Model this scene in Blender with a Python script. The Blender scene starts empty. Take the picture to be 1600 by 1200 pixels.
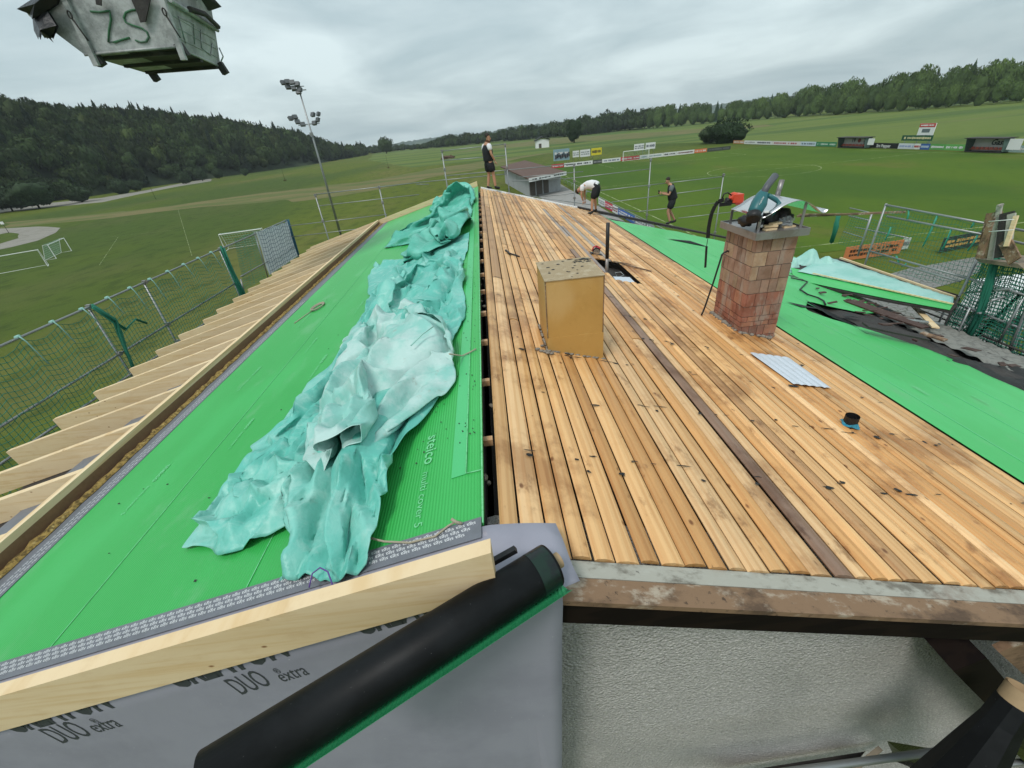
import bpy, bmesh, math, random
import numpy as np
from mathutils import Vector, Matrix
R=math.radians
random.seed(7); rng=np.random.default_rng(7)
sc=bpy.context.scene; COL=sc.collection
# ------------------------------------------------------------------ camera
F=658.0; PITCH,ROLL,YAW=0.5369,-0.1043,0.01783
C=np.array([0.,0.,10.])
_cp,_sp=math.cos(PITCH),math.sin(PITCH)
FW=np.array([math.sin(YAW)*_cp,math.cos(YAW)*_cp,-_sp])
_r=np.array([math.cos(YAW),-math.sin(YAW),0.]); _u=np.cross(_r,FW)
RT=math.cos(ROLL)*_r+math.sin(ROLL)*_u; UP=-math.sin(ROLL)*_r+math.cos(ROLL)*_u
cd=bpy.data.cameras.new('camera'); cam=bpy.data.objects.new('camera',cd); COL.objects.link(cam)
cd.sensor_width=36; cd.lens=36*F/1600; cd.clip_start=.05; cd.clip_end=20000
cam.matrix_world=Matrix(((RT[0],UP[0],-FW[0],C[0]),(RT[1],UP[1],-FW[1],C[1]),(RT[2],UP[2],-FW[2],C[2]),(0,0,0,1)))
sc.camera=cam
# ------------------------------------------------------------------ world, sun, exposure
SUN_EL,SUN_AZ=R(58),R(200)
w=bpy.data.worlds.new('World'); sc.world=w; w.use_nodes=True
nt=w.node_tree; nt.nodes.clear(); L=nt.links
def wn(t,**k):
    n=nt.nodes.new(t)
    for a,b in k.items(): setattr(n,a,b)
    return n
out=wn('ShaderNodeOutputWorld'); bg=wn('ShaderNodeBackground'); bg.inputs[1].default_value=.15
sky=wn('ShaderNodeTexSky',sky_type='NISHITA',sun_disc=False,sun_elevation=SUN_EL,sun_rotation=SUN_AZ,air_density=1.2,dust_density=3)
tc=wn('ShaderNodeTexCoord'); sep=wn('ShaderNodeSeparateXYZ'); L.new(tc.outputs['Generated'],sep.inputs[0])
# project direction on a cloud deck: xy/(z+.12)
ad=wn('ShaderNodeMath',operation='ADD'); ad.inputs[1].default_value=.16; L.new(sep.outputs[2],ad.inputs[0])
mx=wn('ShaderNodeMath',operation='MAXIMUM'); mx.inputs[1].default_value=.05; L.new(ad.outputs[0],mx.inputs[0])
dv=wn('ShaderNodeVectorMath',operation='DIVIDE'); L.new(tc.outputs['Generated'],dv.inputs[0])
cb=wn('ShaderNodeCombineXYZ')
for i in range(3): L.new(mx.outputs[0],cb.inputs[i])
L.new(cb.outputs[0],dv.inputs[1])
n1=wn('ShaderNodeTexNoise'); n1.inputs['Scale'].default_value=.85; n1.inputs['Detail'].default_value=9; n1.inputs['Roughness'].default_value=.55; n1.inputs['Distortion'].default_value=.4
L.new(dv.outputs[0],n1.inputs['Vector'])
cr=wn('ShaderNodeValToRGB'); e=cr.color_ramp; e.elements[0].position=.33; e.elements[0].color=(2.2,2.82,3.02,1); e.elements[1].position=.66; e.elements[1].color=(3.85,4.5,4.6,1)
m_=e.elements.new(.48); m_.color=(2.9,3.5,3.65,1)
L.new(n1.outputs['Fac'],cr.inputs[0])
# brighter aloft, greyer at the horizon
rm=wn('ShaderNodeMapRange'); rm.inputs[1].default_value=0; rm.inputs[2].default_value=.75; rm.inputs[3].default_value=1.0; rm.inputs[4].default_value=1.12; L.new(sep.outputs[2],rm.inputs[0])
ml=wn('ShaderNodeVectorMath',operation='SCALE'); L.new(cr.outputs[0],ml.inputs[0]); L.new(rm.outputs[0],ml.inputs['Scale'])
mix=wn('ShaderNodeMix',data_type='RGBA'); mix.inputs[0].default_value=.93; L.new(sky.outputs[0],mix.inputs[6]); L.new(ml.outputs[0],mix.inputs[7])
L.new(mix.outputs[2],bg.inputs[0]); L.new(bg.outputs[0],out.inputs[0])
sl=bpy.data.lights.new('sun','SUN'); sl.energy=1.5; sl.angle=R(14); sl.color=(1,.97,.93)
so=bpy.data.objects.new('sun',sl); COL.objects.link(so)
# light comes from behind-left of the camera
_sd=Vector((math.sin(R(215))*math.cos(SUN_EL),math.cos(R(215))*math.cos(SUN_EL),math.sin(SUN_EL)))
sky.sun_rotation=R(215)
so.rotation_euler=_sd.to_track_quat('Z','Y').to_euler(); so.location=(0,0,60)
vs=sc.view_settings; vs.view_transform='Standard'; vs.look='None'; vs.gamma=1; vs.exposure=.42
sc.render.engine='CYCLES'
try:
    sc.cycles.volume_bounces=0; sc.cycles.max_bounces=6; sc.cycles.transparent_max_bounces=16
except Exception: pass
# ------------------------------------------------------------------ maths helpers
def ray(x,y): return FW*F+RT*(x-800)-UP*(y-600)
def hit(px,py,n,d):
    v=ray(px,py); n=np.array(n,float); return C+v*((d-n@C)/(n@v))
def gz(px,py,z=0.): return hit(px,py,(0,0,1),z)
def yp(px,py,Y): return hit(px,py,(0,1,0),Y)
def xp(px,py,X): return hit(px,py,(1,0,0),X)
def dep(px,py,d): return C+ray(px,py)*(d/F)
def vt(P,px,py):
    n=np.array([P[0],P[1],0.]); return hit(px,py,n,n@n)
SL,DL=.25,8.29; SR,DR=.29,8.12
def LP(px,py,h=0.): return hit(px,py,(-SL,0,1),DL+h)
def RP(px,py,h=0.): return hit(px,py,(SR,0,1),DR+h)
def zl(x,h=0.): return DL+SL*x+h
def zr(x,h=0.): return DR-SR*x+h
A=lambda *a: np.array(a,float)
_perm=np.random.default_rng(3).permutation(512); _perm=np.concatenate([_perm,_perm])
_gr=np.random.default_rng(4).normal(size=(512,3)); _gr/=np.linalg.norm(_gr,axis=1)[:,None]
def noise(P,s=1.,seed=0.):
    P=np.asarray(P,float)*s+seed*17.31
    if P.shape[-1]==2: P=np.concatenate([P,np.full(P.shape[:-1]+(1,),.37+seed)],-1)
    I=np.floor(P).astype(int); f=P-I; u=f*f*f*(f*(f*6-15)+10); I&=255
    r=0
    for a in (0,1):
        for b in (0,1):
            for c in (0,1):
                h=_perm[_perm[_perm[I[...,0]+a]%256+I[...,1]+b]%256+I[...,2]+c]
                g=_gr[h]; d=(f-A(a,b,c))
                wgt=(u[...,0] if a else 1-u[...,0])*(u[...,1] if b else 1-u[...,1])*(u[...,2] if c else 1-u[...,2])
                r=r+wgt*(g*d).sum(-1)
    return r*1.5
def fbm(P,s=1.,o=4,seed=0.):
    r=0;a=1.
    for i in range(o): r=r+a*noise(P,s,seed+i*1.7); a*=.5; s*=2.03
    return r
# ------------------------------------------------------------------ objects
ORG={}
def setp(o,label=None,cat=None,group=None,kind=None):
    for k,v in (('label',label),('category',cat),('group',group),('kind',kind)):
        if v: o[k]=v
    return o
def thing(name,label,cat,loc=(0,0,0),group=None):
    o=bpy.data.objects.new(name,None); COL.objects.link(o); o.location=tuple(loc); o.empty_display_size=.1
    ORG[o.name]=np.array(loc,float); return setp(o,label,cat,group)
class MB:
    def __init__(s): s.v=[]; s.f=[]; s.t=[]; s.tint=(1,1,1); s.n=0; s.sm=[]
    def add(s,vs,fs,tint=None,smooth=False):
        vs=np.asarray(vs,float).reshape(-1,3); s.v.append(vs); b=s.n; s.n+=len(vs)
        t=s.tint if tint is None else tint
        for f in fs: s.f.append(tuple(int(i)+b for i in f)); s.t.append(t); s.sm.append(smooth)
        return s
    def box(s,c,d,ax=None,tint=None):
        c=np.array(c,float); d=np.array(d,float)/2
        X,Y,Z=(A(1,0,0),A(0,1,0),A(0,0,1)) if ax is None else [np.array(a,float) for a in ax]
        q=[c+X*d[0]*i+Y*d[1]*j+Z*d[2]*k for k in (-1,1) for j in (-1,1) for i in (-1,1)]
        return s.add(q,[(0,2,3,1),(4,5,7,6),(0,1,5,4),(2,6,7,3),(0,4,6,2),(1,3,7,5)],tint)
    def beam(s,a,b,w_,h,up=(0,0,1),tint=None):
        a=np.array(a,float);b=np.array(b,float);d=b-a;l=np.linalg.norm(d);d/=l
        sd=np.cross(d,np.array(up,float));sd/=np.linalg.norm(sd);u=np.cross(sd,d)
        return s.box((a+b)/2,(w_,l,h),(sd,d,u),tint)
    def tube(s,pts,r,n=8,tint=None,cap=True,smooth=True):
        P=[np.array(p,float) for p in pts]; m=len(P)
        rr=[r]*m if np.isscalar(r) else list(r)
        vs=[];ref=A(0,0,1)
        for i,p in enumerate(P):
            d=P[min(i+1,m-1)]-P[max(i-1,0)]; d=d/(np.linalg.norm(d)+1e-9)
            if i==0:
                ref=A(0,0,1) if abs(d[2])<.9 else A(1,0,0)
            sd=np.cross(d,ref); sd/=np.linalg.norm(sd)+1e-9; u=np.cross(sd,d); ref=u
            for k in range(n):
                a=2*math.pi*k/n; vs.append(p+rr[i]*(math.cos(a)*sd+math.sin(a)*u))
        fs=[(i*n+k,i*n+(k+1)%n,(i+1)*n+(k+1)%n,(i+1)*n+k) for i in range(m-1) for k in range(n)]
        s.add(vs,fs,tint,smooth)
        if cap:
            b=s.n-m*n; s.f.append(tuple(b+k for k in range(n))[::-1]); s.f.append(tuple(b+(m-1)*n+k for k in range(n)))
            s.t+= [s.tint if tint is None else tint]*2; s.sm+=[False]*2
        return s
    def prism(s,poly,vec,tint=None):
        P=np.array(poly,float); n=len(P); v=np.array(vec,float)
        return s.add(np.vstack([P,P+v]),[tuple(range(n))[::-1],tuple(range(n,2*n))]+[(i,(i+1)%n,n+(i+1)%n,n+i) for i in range(n)],tint)
    def grid(s,G,tint=None,smooth=True,thick=0.,nrm=(0,0,1)):
        G=np.asarray(G,float); a,b=G.shape[:2]
        fs=[(i*b+j,(i+1)*b+j,(i+1)*b+j+1,i*b+j+1) for i in range(a-1) for j in range(b-1)]
        s.add(G.reshape(-1,3),fs,tint,smooth)
        if thick:
            s.add((G-np.array(nrm)*thick).reshape(-1,3),[f[::-1] for f in fs],tint,smooth)
            o=s.n-a*b*2; k=a*b
            ring=[i*b for i in range(a)]+[(a-1)*b+j for j in range(1,b)]+[i*b+b-1 for i in range(a-2,-1,-1)]+[j for j in range(b-2,0,-1)]
            for q in range(len(ring)):
                p0,p1=ring[q],ring[(q+1)%len(ring)]
                s.f.append((o+p0,o+k+p0,o+k+p1,o+p1)); s.t.append(s.tint if tint is None else tint); s.sm.append(False)
        return s
    def ball(s,c,r,n=2,tint=None,squash=(1,1,1)):
        vs,fs=ICO[n]; return s.add(vs*np.array(squash)*r+np.array(c,float),fs,tint,True)
    def build(s,name,mat,parent=None,label=None):
        me=bpy.data.meshes.new(name)
        org=np.zeros(3)
        if parent is not None: org=ORG[parent.name]
        V=np.vstack(s.v)-org
        me.from_pydata(V.tolist(),[],s.f)
        at=me.attributes.new('tint','FLOAT_COLOR','FACE')
        tt=np.ones((len(s.f),4),np.float32)
        tt[:,:3]=np.array([t[:3] for t in s.t],np.float32); at.data.foreach_set('color',tt.ravel())
        me.polygons.foreach_set('use_smooth',np.array(s.sm,bool))
        me.materials.append(mat); me.update()
        o=bpy.data.objects.new(name,me); COL.objects.link(o)
        if parent is not None: o.parent=parent; 
        ORG[o.name]=org
        if label: o['label']=label
        return o
ICO={}
for k in (1,2,3):
    bm=bmesh.new(); bmesh.ops.create_icosphere(bm,subdivisions=k,radius=1)
    ICO[k]=(np.array([v.co for v in bm.verts]),[tuple(v.index for v in f.verts) for f in bm.faces]); bm.free()
def fastmesh(name,V,T,cols,mat,smooth=True):
    me=bpy.data.meshes.new(name); V=np.asarray(V,np.float32); T=np.asarray(T,np.int32)
    me.vertices.add(len(V)); me.vertices.foreach_set('co',V.ravel())
    me.loops.add(T.size); me.loops.foreach_set('vertex_index',T.ravel())
    me.polygons.add(len(T)); me.polygons.foreach_set('loop_start',np.arange(0,T.size,3,dtype=np.int32))
    me.update(calc_edges=True); me.validate()
    me.polygons.foreach_set('use_smooth',np.full(len(T),smooth))
    if cols is not None:
        at=me.attributes.new('tint','FLOAT_COLOR','FACE'); c=np.ones((len(T),4),np.float32); c[:,:3]=cols; at.data.foreach_set('color',c.ravel())
    me.materials.append(mat); o=bpy.data.objects.new(name,me); COL.objects.link(o); ORG[o.name]=np.zeros(3); return o
def text(body,size,o,xa,ya,mat,parent,name='lettering',shear=0.,bold=0.,sx=1.,align='LEFT',mbs=None,lift=.002):
    cu=bpy.data.curves.new('t','FONT'); cu.body=body; cu.size=size; cu.shear=shear; cu.offset=bold*size; cu.align_x=align; cu.resolution_u=3
    ob=bpy.data.objects.new('t',cu); COL.objects.link(ob); bpy.context.view_layer.update()
    me=bpy.data.meshes.new_from_object(ob); bpy.data.objects.remove(ob)
    xa=np.array(xa,float); xa/=np.linalg.norm(xa); ya=np.array(ya,float); ya-=xa*(xa@ya); ya/=np.linalg.norm(ya)
    n=np.cross(xa,ya)
    V=np.array([v.co[:] for v in me.vertices]); V=np.array(o,float)+V[:,:1]*sx*xa+V[:,1:2]*ya+n*lift
    fs=[tuple(p.vertices) for p in me.polygons]; bpy.data.meshes.remove(me)
    if mbs is not None: mbs.add(V,fs); return
    m=MB(); m.add(V,fs); return m.build(name,mat,parent)
# ------------------------------------------------------------------ materials
def mat(name,col,rough=.75,metal=0.,layers=(),bumps=(),tint=False,spec=.4,trans=None,sheen=0.,hue=0.):
    """layers: (kind,scale,(sx,sy,sz),colour,lo,hi,amount)  bumps: (kind,scale,(s),strength,distance)"""
    m=bpy.data.materials.new(name); m.use_nodes=True; t=m.node_tree; t.nodes.clear(); ln=t.links
    def nn(k,**kw):
        n=t.nodes.new(k)
        for a,b in kw.items(): setattr(n,a,b)
        return n
    o=nn('ShaderNodeOutputMaterial'); b=nn('ShaderNodeBsdfPrincipled'); ln.new(b.outputs[0],o.inputs[0])
    tcn=nn('ShaderNodeTexCoord')
    def tex(kind,scale,st,seed=0.):
        mp=nn('ShaderNodeMapping'); mp.inputs['Scale'].default_value=st; mp.inputs['Location'].default_value=(seed*3.1,seed*1.7,seed)
        ln.new(tcn.outputs['Object'],mp.inputs[0])
        if kind=='noise' or kind=='rough':
            x=nn('ShaderNodeTexNoise'); x.inputs['Scale'].default_value=scale; x.inputs['Detail'].default_value=8 if kind=='rough' else 4
            x.inputs['Roughness'].default_value=.65 if kind=='rough' else .5
            ln.new(mp.outputs[0],x.inputs['Vector']); return x.outputs['Fac']
        if kind=='swirl':
            x=nn('ShaderNodeTexNoise'); x.inputs['Scale'].default_value=scale; x.inputs['Detail'].default_value=5; x.inputs['Distortion'].default_value=1.6
            ln.new(mp.outputs[0],x.inputs['Vector']); return x.outputs['Fac']
        if kind=='wave':
            x=nn('ShaderNodeTexWave',wave_type='BANDS',bands_direction='X'); x.inputs['Scale'].default_value=scale; x.inputs['Distortion'].default_value=0
            ln.new(mp.outputs[0],x.inputs['Vector']); return x.outputs['Fac']
        if kind=='wood':
            x=nn('ShaderNodeTexWave',wave_type='BANDS',bands_direction='X'); x.inputs['Scale'].default_value=scale; x.inputs['Distortion'].default_value=9; x.inputs['Detail'].default_value=3; x.inputs['Detail Scale'].default_value=1.2
            ln.new(mp.outputs[0],x.inputs['Vector']); return x.outputs['Fac']
        if kind=='voro':
            x=nn('ShaderNodeTexVoronoi'); x.inputs['Scale'].default_value=scale
            ln.new(mp.outputs[0],x.inputs['Vector']); return x.outputs['Distance']
        if kind=='edge':
            x=nn('ShaderNodeTexVoronoi',feature='DISTANCE_TO_EDGE'); x.inputs['Scale'].default_value=scale
            ln.new(mp.outputs[0],x.inputs['Vector']); return x.outputs['Distance']
    if tint:
        at=nn('ShaderNodeAttribute',attribute_name='tint'); cm=nn('ShaderNodeMix',data_type='RGBA',blend_type='MULTIPLY'); cm.inputs[0].default_value=1
        ln.new(at.outputs['Color'],cm.inputs[6]); cm.inputs[7].default_value=(*col,1); cur=cm.outputs[2]
    else:
        rgb=nn('ShaderNodeRGB'); rgb.outputs[0].default_value=(*col,1); cur=rgb.outputs[0]
    for i,(k,s,st,c,lo,hi,amt) in enumerate(layers):
        f=tex(k,s,st,i+1.)
        mr=nn('ShaderNodeMapRange',interpolation_type='SMOOTHSTEP'); mr.inputs[1].default_value=lo; mr.inputs[2].default_value=hi; mr.inputs[3].default_value=0; mr.inputs[4].default_value=amt
        ln.new(f,mr.inputs[0]); mm=nn('ShaderNodeMix',data_type='RGBA'); ln.new(mr.outputs[0],mm.inputs[0]); ln.new(cur,mm.inputs[6])
        if len(c)==4:   # multiply colour
            mm.blend_type='MULTIPLY'; mm.inputs[7].default_value=(c[0],c[1],c[2],1)
        else: mm.inputs[7].default_value=(*c,1)
        cur=mm.outputs[2]
    ln.new(cur,b.inputs['Base Color'])
    b.inputs['Roughness'].default_value=rough; b.inputs['Metallic'].default_value=metal; b.inputs['Specular IOR Level'].default_value=spec
    if sheen: b.inputs['Sheen Weight'].default_value=sheen
    prev=None
    for i,(k,s,st,strn,dist) in enumerate(bumps):
        bp=nn('ShaderNodeBump'); bp.inputs['Strength'].default_value=strn; bp.inputs['Distance'].default_value=dist
        ln.new(tex(k,s,st,i+9.),bp.inputs['Height'])
        if prev is not None: ln.new(prev,bp.inputs['Normal'])
        prev=bp.outputs[0]
    if prev is not None: ln.new(prev,b.inputs['Normal'])
    if trans is not None:
        tb=nn('ShaderNodeBsdfTranslucent'); ln.new(cur,tb.inputs[0]); ms=nn('ShaderNodeMixShader'); ms.inputs[0].default_value=trans
        ln.new(b.outputs[0],ms.inputs[1]); ln.new(tb.outputs[0],ms.inputs[2]); ln.new(ms.outputs[0],o.inputs[0])
    return m
one=(1,1,1)
M={}
M['grass']=mat('grass',(.102,.126,.019),.95,layers=[
  ('rough',.035,(1,.35,1),(.165,.140,.050),.48,.66,.7),('noise',.012,(1,.3,1),(.04,.075,.02),.45,.6,.6),
  ('rough',.6,(1,.5,1),(.03,.05,.012),.45,.7,.55),('wave',.09,(0,1,0),(.9,1.02,.9,0),.3,.7,.25),('rough',6,one,(.6,.7,.5,0),.4,.7,.45)],bumps=[('rough',5,one,.6,.08)],spec=.1)
M['pitch']=mat('pitch_grass',(.078,.130,.014),.95,layers=[
  ('rough',.07,(1,.5,1),(.135,.118,.035),.52,.70,.6),('noise',.04,(1,.6,1),(.038,.09,.015),.4,.6,.6),
  ('rough',1.0,(1,.6,1),(.03,.06,.012),.5,.75,.4),('wave',.055,(0,1,0),(.86,.92,.9,0),.4,.6,.3),('rough',7,one,(.7,.75,.6,0),.4,.7,.4)],bumps=[('rough',5,one,.5,.06)],spec=.1)
M['field']=mat('meadow',(.118,.158,.038),.95,layers=[('rough',.02,(.25,1.4,1),(.16,.15,.065),.5,.68,.7),('noise',.012,(.3,2.4,1),(.05,.1,.026),.48,.58,.7),('rough',.3,one,(.8,.85,.7,0),.4,.7,.5)],spec=.1)
M['stubble']=mat('dry_meadow',(.165,.145,.065),.95,layers=[('rough',.08,(.5,1.5,1),(.10,.125,.04),.42,.58,.9),('rough',1.,one,(.8,.8,.7,0),.4,.7,.5)],spec=.1)
M['track']=mat('gravel',(.27,.255,.225),.95,layers=[('rough',.5,one,(.17,.16,.13),.45,.7,.6),('rough',9,one,(.75,.75,.72,0),.4,.65,.6)],spec=.1)
M['cobble']=mat('cobble',(.2,.2,.19),.9,layers=[('edge',3.2,one,(.07,.08,.06),.09,.02,.9),('rough',1,one,(.11,.12,.09),.45,.7,.5)],bumps=[('edge',3.2,one,.5,.05)])
M['line']=mat('line_paint',(.30,.34,.17),.9,layers=[('rough',.8,one,(.085,.125,.02),.42,.58,.95)])
M['leaf']=mat('foliage',(1,1,1),.8,tint=True,layers=[('rough',.35,one,(.55,.6,.55,0),.4,.62,.8),('noise',2.2,one,(1.35,1.3,1.1,0),.5,.7,.6)],spec=.15)
M['leaf_near']=mat('foliage_near',(1,1,1),.8,tint=True,layers=[('rough',1.1,one,(.5,.55,.5,0),.4,.62,.8)],spec=.15)
M['bark']=mat('bark',(.07,.055,.042),.95,layers=[('rough',3,(1,1,.3),(.03,.025,.02),.4,.6,.8)])
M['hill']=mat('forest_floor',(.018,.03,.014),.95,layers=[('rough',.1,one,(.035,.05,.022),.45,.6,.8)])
M['farhill']=mat('far_woods',(.035,.06,.045),.95,layers=[('rough',.012,(1,1,3),(.07,.1,.06),.45,.6,.8)])
WOODB=[('noise',26,(1,.12,1),.12,.004)]
M['deck']=mat('deck_boards',(1,1,1),.48,tint=True,layers=[
  ('wood',5,(1,.05,1),(.86,.76,.66,0),.45,.9,.6),('rough',26,(1,.05,1),(.84,.74,.66,0),.5,.72,.6),
  ('rough',1.5,(1,.8,1),(.52,.42,.34,0),.50,.66,.8),('rough',6,(1,.5,1),(.36,.27,.20,0),.57,.72,.8),
  ('rough',15,(1,.35,1),(.2,.14,.1,0),.66,.75,.8),('voro',5,(1,.6,1),(.28,.17,.1,0),.10,.04,.9),('rough',3,(1,.3,1),(1.16,1.14,1.1,0),.5,.66,.6)],bumps=[('noise',40,(1,.06,1),.25,.002),('noise',2.5,(1,.6,1),.5,.012)],spec=.45)
M['spruce']=mat('new_spruce',(.72,.56,.35),.6,tint=True,layers=[('noise',30,(.05,.05,1),(.86,.76,.6,0),.45,.7,.6),('rough',1.6,(.3,.3,1),(.9,.83,.72,0),.5,.7,.6),('voro',5,(1,1,1.6),(.30,.15,.08,0),.10,.035,.9),('rough',10,(.4,.4,1),(.85,.78,.7,0),.5,.7,.5)],bumps=[('wood',6,(.06,.06,1),.15,.002)],spec=.3)
M['spruce_y']=mat('new_spruce_long',(.76,.60,.38),.6,tint=True,layers=[('wood',7,(1,.05,1),(.8,.66,.48,0),.4,.9,.55),('voro',2.2,(2,1,2),(.42,.24,.13,0),.07,.03,.9),('rough',8,(1,.2,1),(.85,.78,.7,0),.5,.7,.5)],spec=.3)
M['osb']=mat('fibre_board',(.25,.145,.075),.8,layers=[('rough',3,(1,.4,1),(.17,.1,.06),.4,.7,.7),('rough',30,one,(.75,.7,.65,0),.4,.7,.5)])
M['insul']=mat('wood_fibre_insulation',(.36,.24,.07),.95,layers=[('rough',25,one,(.1,.065,.02),.42,.6,.9),('voro',18,one,(.55,.42,.17),.3,.1,.7)],bumps=[('rough',25,one,1,.03)])
GL=[('noise',1.3,(1,.35,1),(1.35,1.18,1.4,0),.46,.7,.6),('rough',2.4,(1,.5,1),(.16,.44,.2),.55,.72,.45),('rough',.9,(1.4,.18,1),(.82,.9,.85,0),.5,.7,.5),('rough',5,(1,.06,1),(1.6,1.3,1.6,0),.66,.78,.35),('rough',45,one,(.35,.4,.3,0),.7,.76,.55)]
M['green']=mat('green_sheet',(.042,.40,.085),.42,layers=GL+[('wave',16,one,(.66,.80,.70,0),.25,.8,.55)],bumps=[('wave',16,one,.35,.004),('rough',1.2,one,.2,.02)],spec=.45)
M['green2']=mat('green_sheet_lower',(.06,.46,.12),.42,layers=GL,bumps=[('rough',1.5,(1,.4,1),.35,.03)],spec=.45)
M['gtext']=mat('sheet_print',(.17,.58,.27),.6,layers=[('rough',20,one,(.08,.42,.15),.5,.6,.7)])
M['weld']=mat('sheet_overlap',(.075,.47,.17),.4)
M['tape']=mat('grey_tape',(.155,.165,.19),.5,layers=[('rough',6,one,(.11,.12,.13),.45,.65,.5)],bumps=[('rough',14,one,.2,.004)])
M['white']=mat('white_print',(.72,.74,.76),.5)
M['memb']=mat('grey_membrane',(.285,.282,.335),.55,layers=[('rough',1.6,one,(.225,.222,.27),.42,.66,.6),('noise',.9,(1,1,.3),(.31,.31,.365),.5,.7,.5),('voro',13,one,(.5,.5,.5),.06,.02,.7)],bumps=[('noise',1.6,(1,1,.25),.5,.05),('rough',5,one,.15,.01)])
M['dprint']=mat('dark_print',(.045,.05,.058),.6)
M['roll']=mat('black_membrane',(.004,.0045,.005),.5,layers=[('voro',30,one,(.2,.2,.2),.06,.02,.5),('rough',3,one,(.009,.010,.011),.45,.6,.6)],bumps=[('rough',3,one,.2,.012),('noise',9,(1,1,1),.12,.006)],spec=.17)
M['gedge']=mat('green_mesh_edge',(.014,.25,.09),.5,layers=[('edge',75,one,(.06,.42,.18),.02,.06,.5)],bumps=[('wave',18,one,.6,.006)])
M['card']=mat('cardboard',(.36,.25,.14),.8,layers=[('rough',20,one,(.8,.8,.8,0),.4,.7,.5)])
M['tarp']=mat('turquoise_tarp',(.125,.50,.415),.42,layers=[('rough',1.5,(1,.7,1),(.27,.61,.53),.46,.64,.85),('rough',.8,one,(.11,.50,.42),.5,.7,.6),('rough',7,(1,1,1),(.42,.68,.61),.5,.72,.55),('rough',22,one,(.75,.85,.83,0),.5,.7,.5),('rough',4,one,(.34,.36,.3),.66,.8,.5),('rough',3,(.25,2.5,1),(.42,.70,.63),.58,.72,.5)],bumps=[('edge',5,(1,.6,1),.4,.03),('edge',13,(1,.7,1),.35,.012),('rough',30,one,.4,.006)],trans=.10,spec=.5)
M['tarp_grey']=mat('weathered_tarp',(.25,.55,.485),.48,layers=[('rough',1.6,one,(.48,.65,.61),.42,.62,.9),('rough',3,one,(.16,.5,.42),.55,.7,.6),('rough',9,(1,1,1),(.58,.71,.68),.5,.72,.5),('rough',6,one,(.32,.33,.28),.6,.74,.65)],bumps=[('edge',4.5,(.7,1,1),.4,.03),('edge',12,(1,.7,1),.35,.012),('rough',30,one,.4,.006)],trans=.08,spec=.5)
M['tarp_deep']=mat('deep_tarp',(.09,.45,.34),.46,layers=[('rough',1.5,one,(.20,.60,.49),.46,.62,.85),('rough',8,one,(.2,.55,.44),.52,.72,.5)],bumps=[('swirl',3.5,one,.65,.04),('rough',11,one,.4,.02)],trans=.12,spec=.5)
M['tarp_pale']=mat('pale_tarp',(.40,.68,.62),.5,layers=[('rough',1.2,one,(.25,.58,.50),.46,.64,.7)],bumps=[('swirl',2.5,one,.5,.04)],trans=.15)
M['wet']=mat('weathered_board',(.36,.35,.30),.8,layers=[('rough',6,(.5,1,1),(.13,.115,.09),.48,.62,.85),('rough',16,(.3,1,1),(.42,.42,.37),.52,.7,.7),('rough',9,one,(.05,.04,.035),.64,.72,.8),('rough',2,one,(.15,.075,.045),.58,.72,.5)],bumps=[('rough',20,(.2,1,1),.5,.006)])
M['brownb']=mat('brown_board',(.22,.135,.078),.8,layers=[('rough',4,(.5,1,1),(.07,.042,.026),.45,.6,.85),('rough',9,(.5,1,1),(.42,.36,.28),.53,.68,.85),('rough',30,one,(.03,.02,.015),.6,.68,.8),('rough',22,one,(.04,.03,.02),.64,.72,.8)],bumps=[('rough',24,(.2,1,1),.6,.006)])
M['darkwood']=mat('dark_stained_wood',(.007,.0045,.004),.75,layers=[('wood',5,(.1,1,1),(.013,.008,.006),.4,.8,.7)],bumps=[('wood',5,(.1,1,1),.2,.003)],spec=.1)
M['plaster']=mat('rough_plaster',(.64,.61,.575),.92,layers=[('noise',1.3,one,(.46,.45,.42),.45,.65,.6),('voro',48,one,(.30,.285,.27),.15,.5,.5),('rough',60,one,(.62,.62,.62,0),.5,.66,.65)],bumps=[('rough',34,one,1,.02),('voro',48,one,.9,.015)])
M['stone']=mat('rubble',(.2,.17,.13),.95,layers=[('rough',20,one,(.05,.04,.03),.45,.6,.8)],bumps=[('rough',30,one,1,.02)])
M['tile']=mat('dark_tiles',(.016,.017,.016),.7,layers=[('rough',3,one,(.04,.042,.036),.5,.66,.8),('rough',14,one,(.055,.062,.04),.62,.74,.7)],bumps=[('rough',40,one,.4,.006)])
M['gtile']=mat('grey_concrete_tiles',(.2,.2,.18),.85,layers=[('rough',8,one,(.1,.1,.09),.45,.65,.7)])
M['felt']=mat('bitumen_felt',(.032,.028,.026),.75,layers=[('rough',3,one,(.05,.045,.04),.5,.64,.7),('rough',20,one,(.1,.09,.08),.66,.76,.6)],bumps=[('rough',4,one,.6,.04),('rough',25,one,.4,.006)])
M['felt_brown']=mat('brown_felt',(.06,.03,.022),.6,layers=[('rough',4,one,(.15,.1,.08),.52,.68,.7)],bumps=[('rough',8,one,.5,.02)])
M['tar']=mat('tar_flake',(.008,.009,.009),.55)
M['galv']=mat('galvanised_steel',(.40,.42,.42),.42,.75,layers=[('rough',2.5,one,(.26,.28,.28),.42,.64,.7),('voro',16,one,(.48,.5,.5),.5,.15,.4),('rough',7,one,(.17,.15,.12),.66,.78,.6)],bumps=[('rough',12,one,.15,.006)])
M['skip']=mat('skip_steel',(.42,.43,.425),.6,.25,layers=[('rough',1.8,one,(.22,.23,.225),.42,.60,.85),('rough',7,one,(.42,.45,.43),.55,.72,.6),('rough',4,(1,1,.3),(.12,.12,.1),.62,.76,.75),('rough',24,one,(.7,.7,.68,0),.45,.65,.5)],bumps=[('rough',9,one,.3,.012)])
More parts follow.
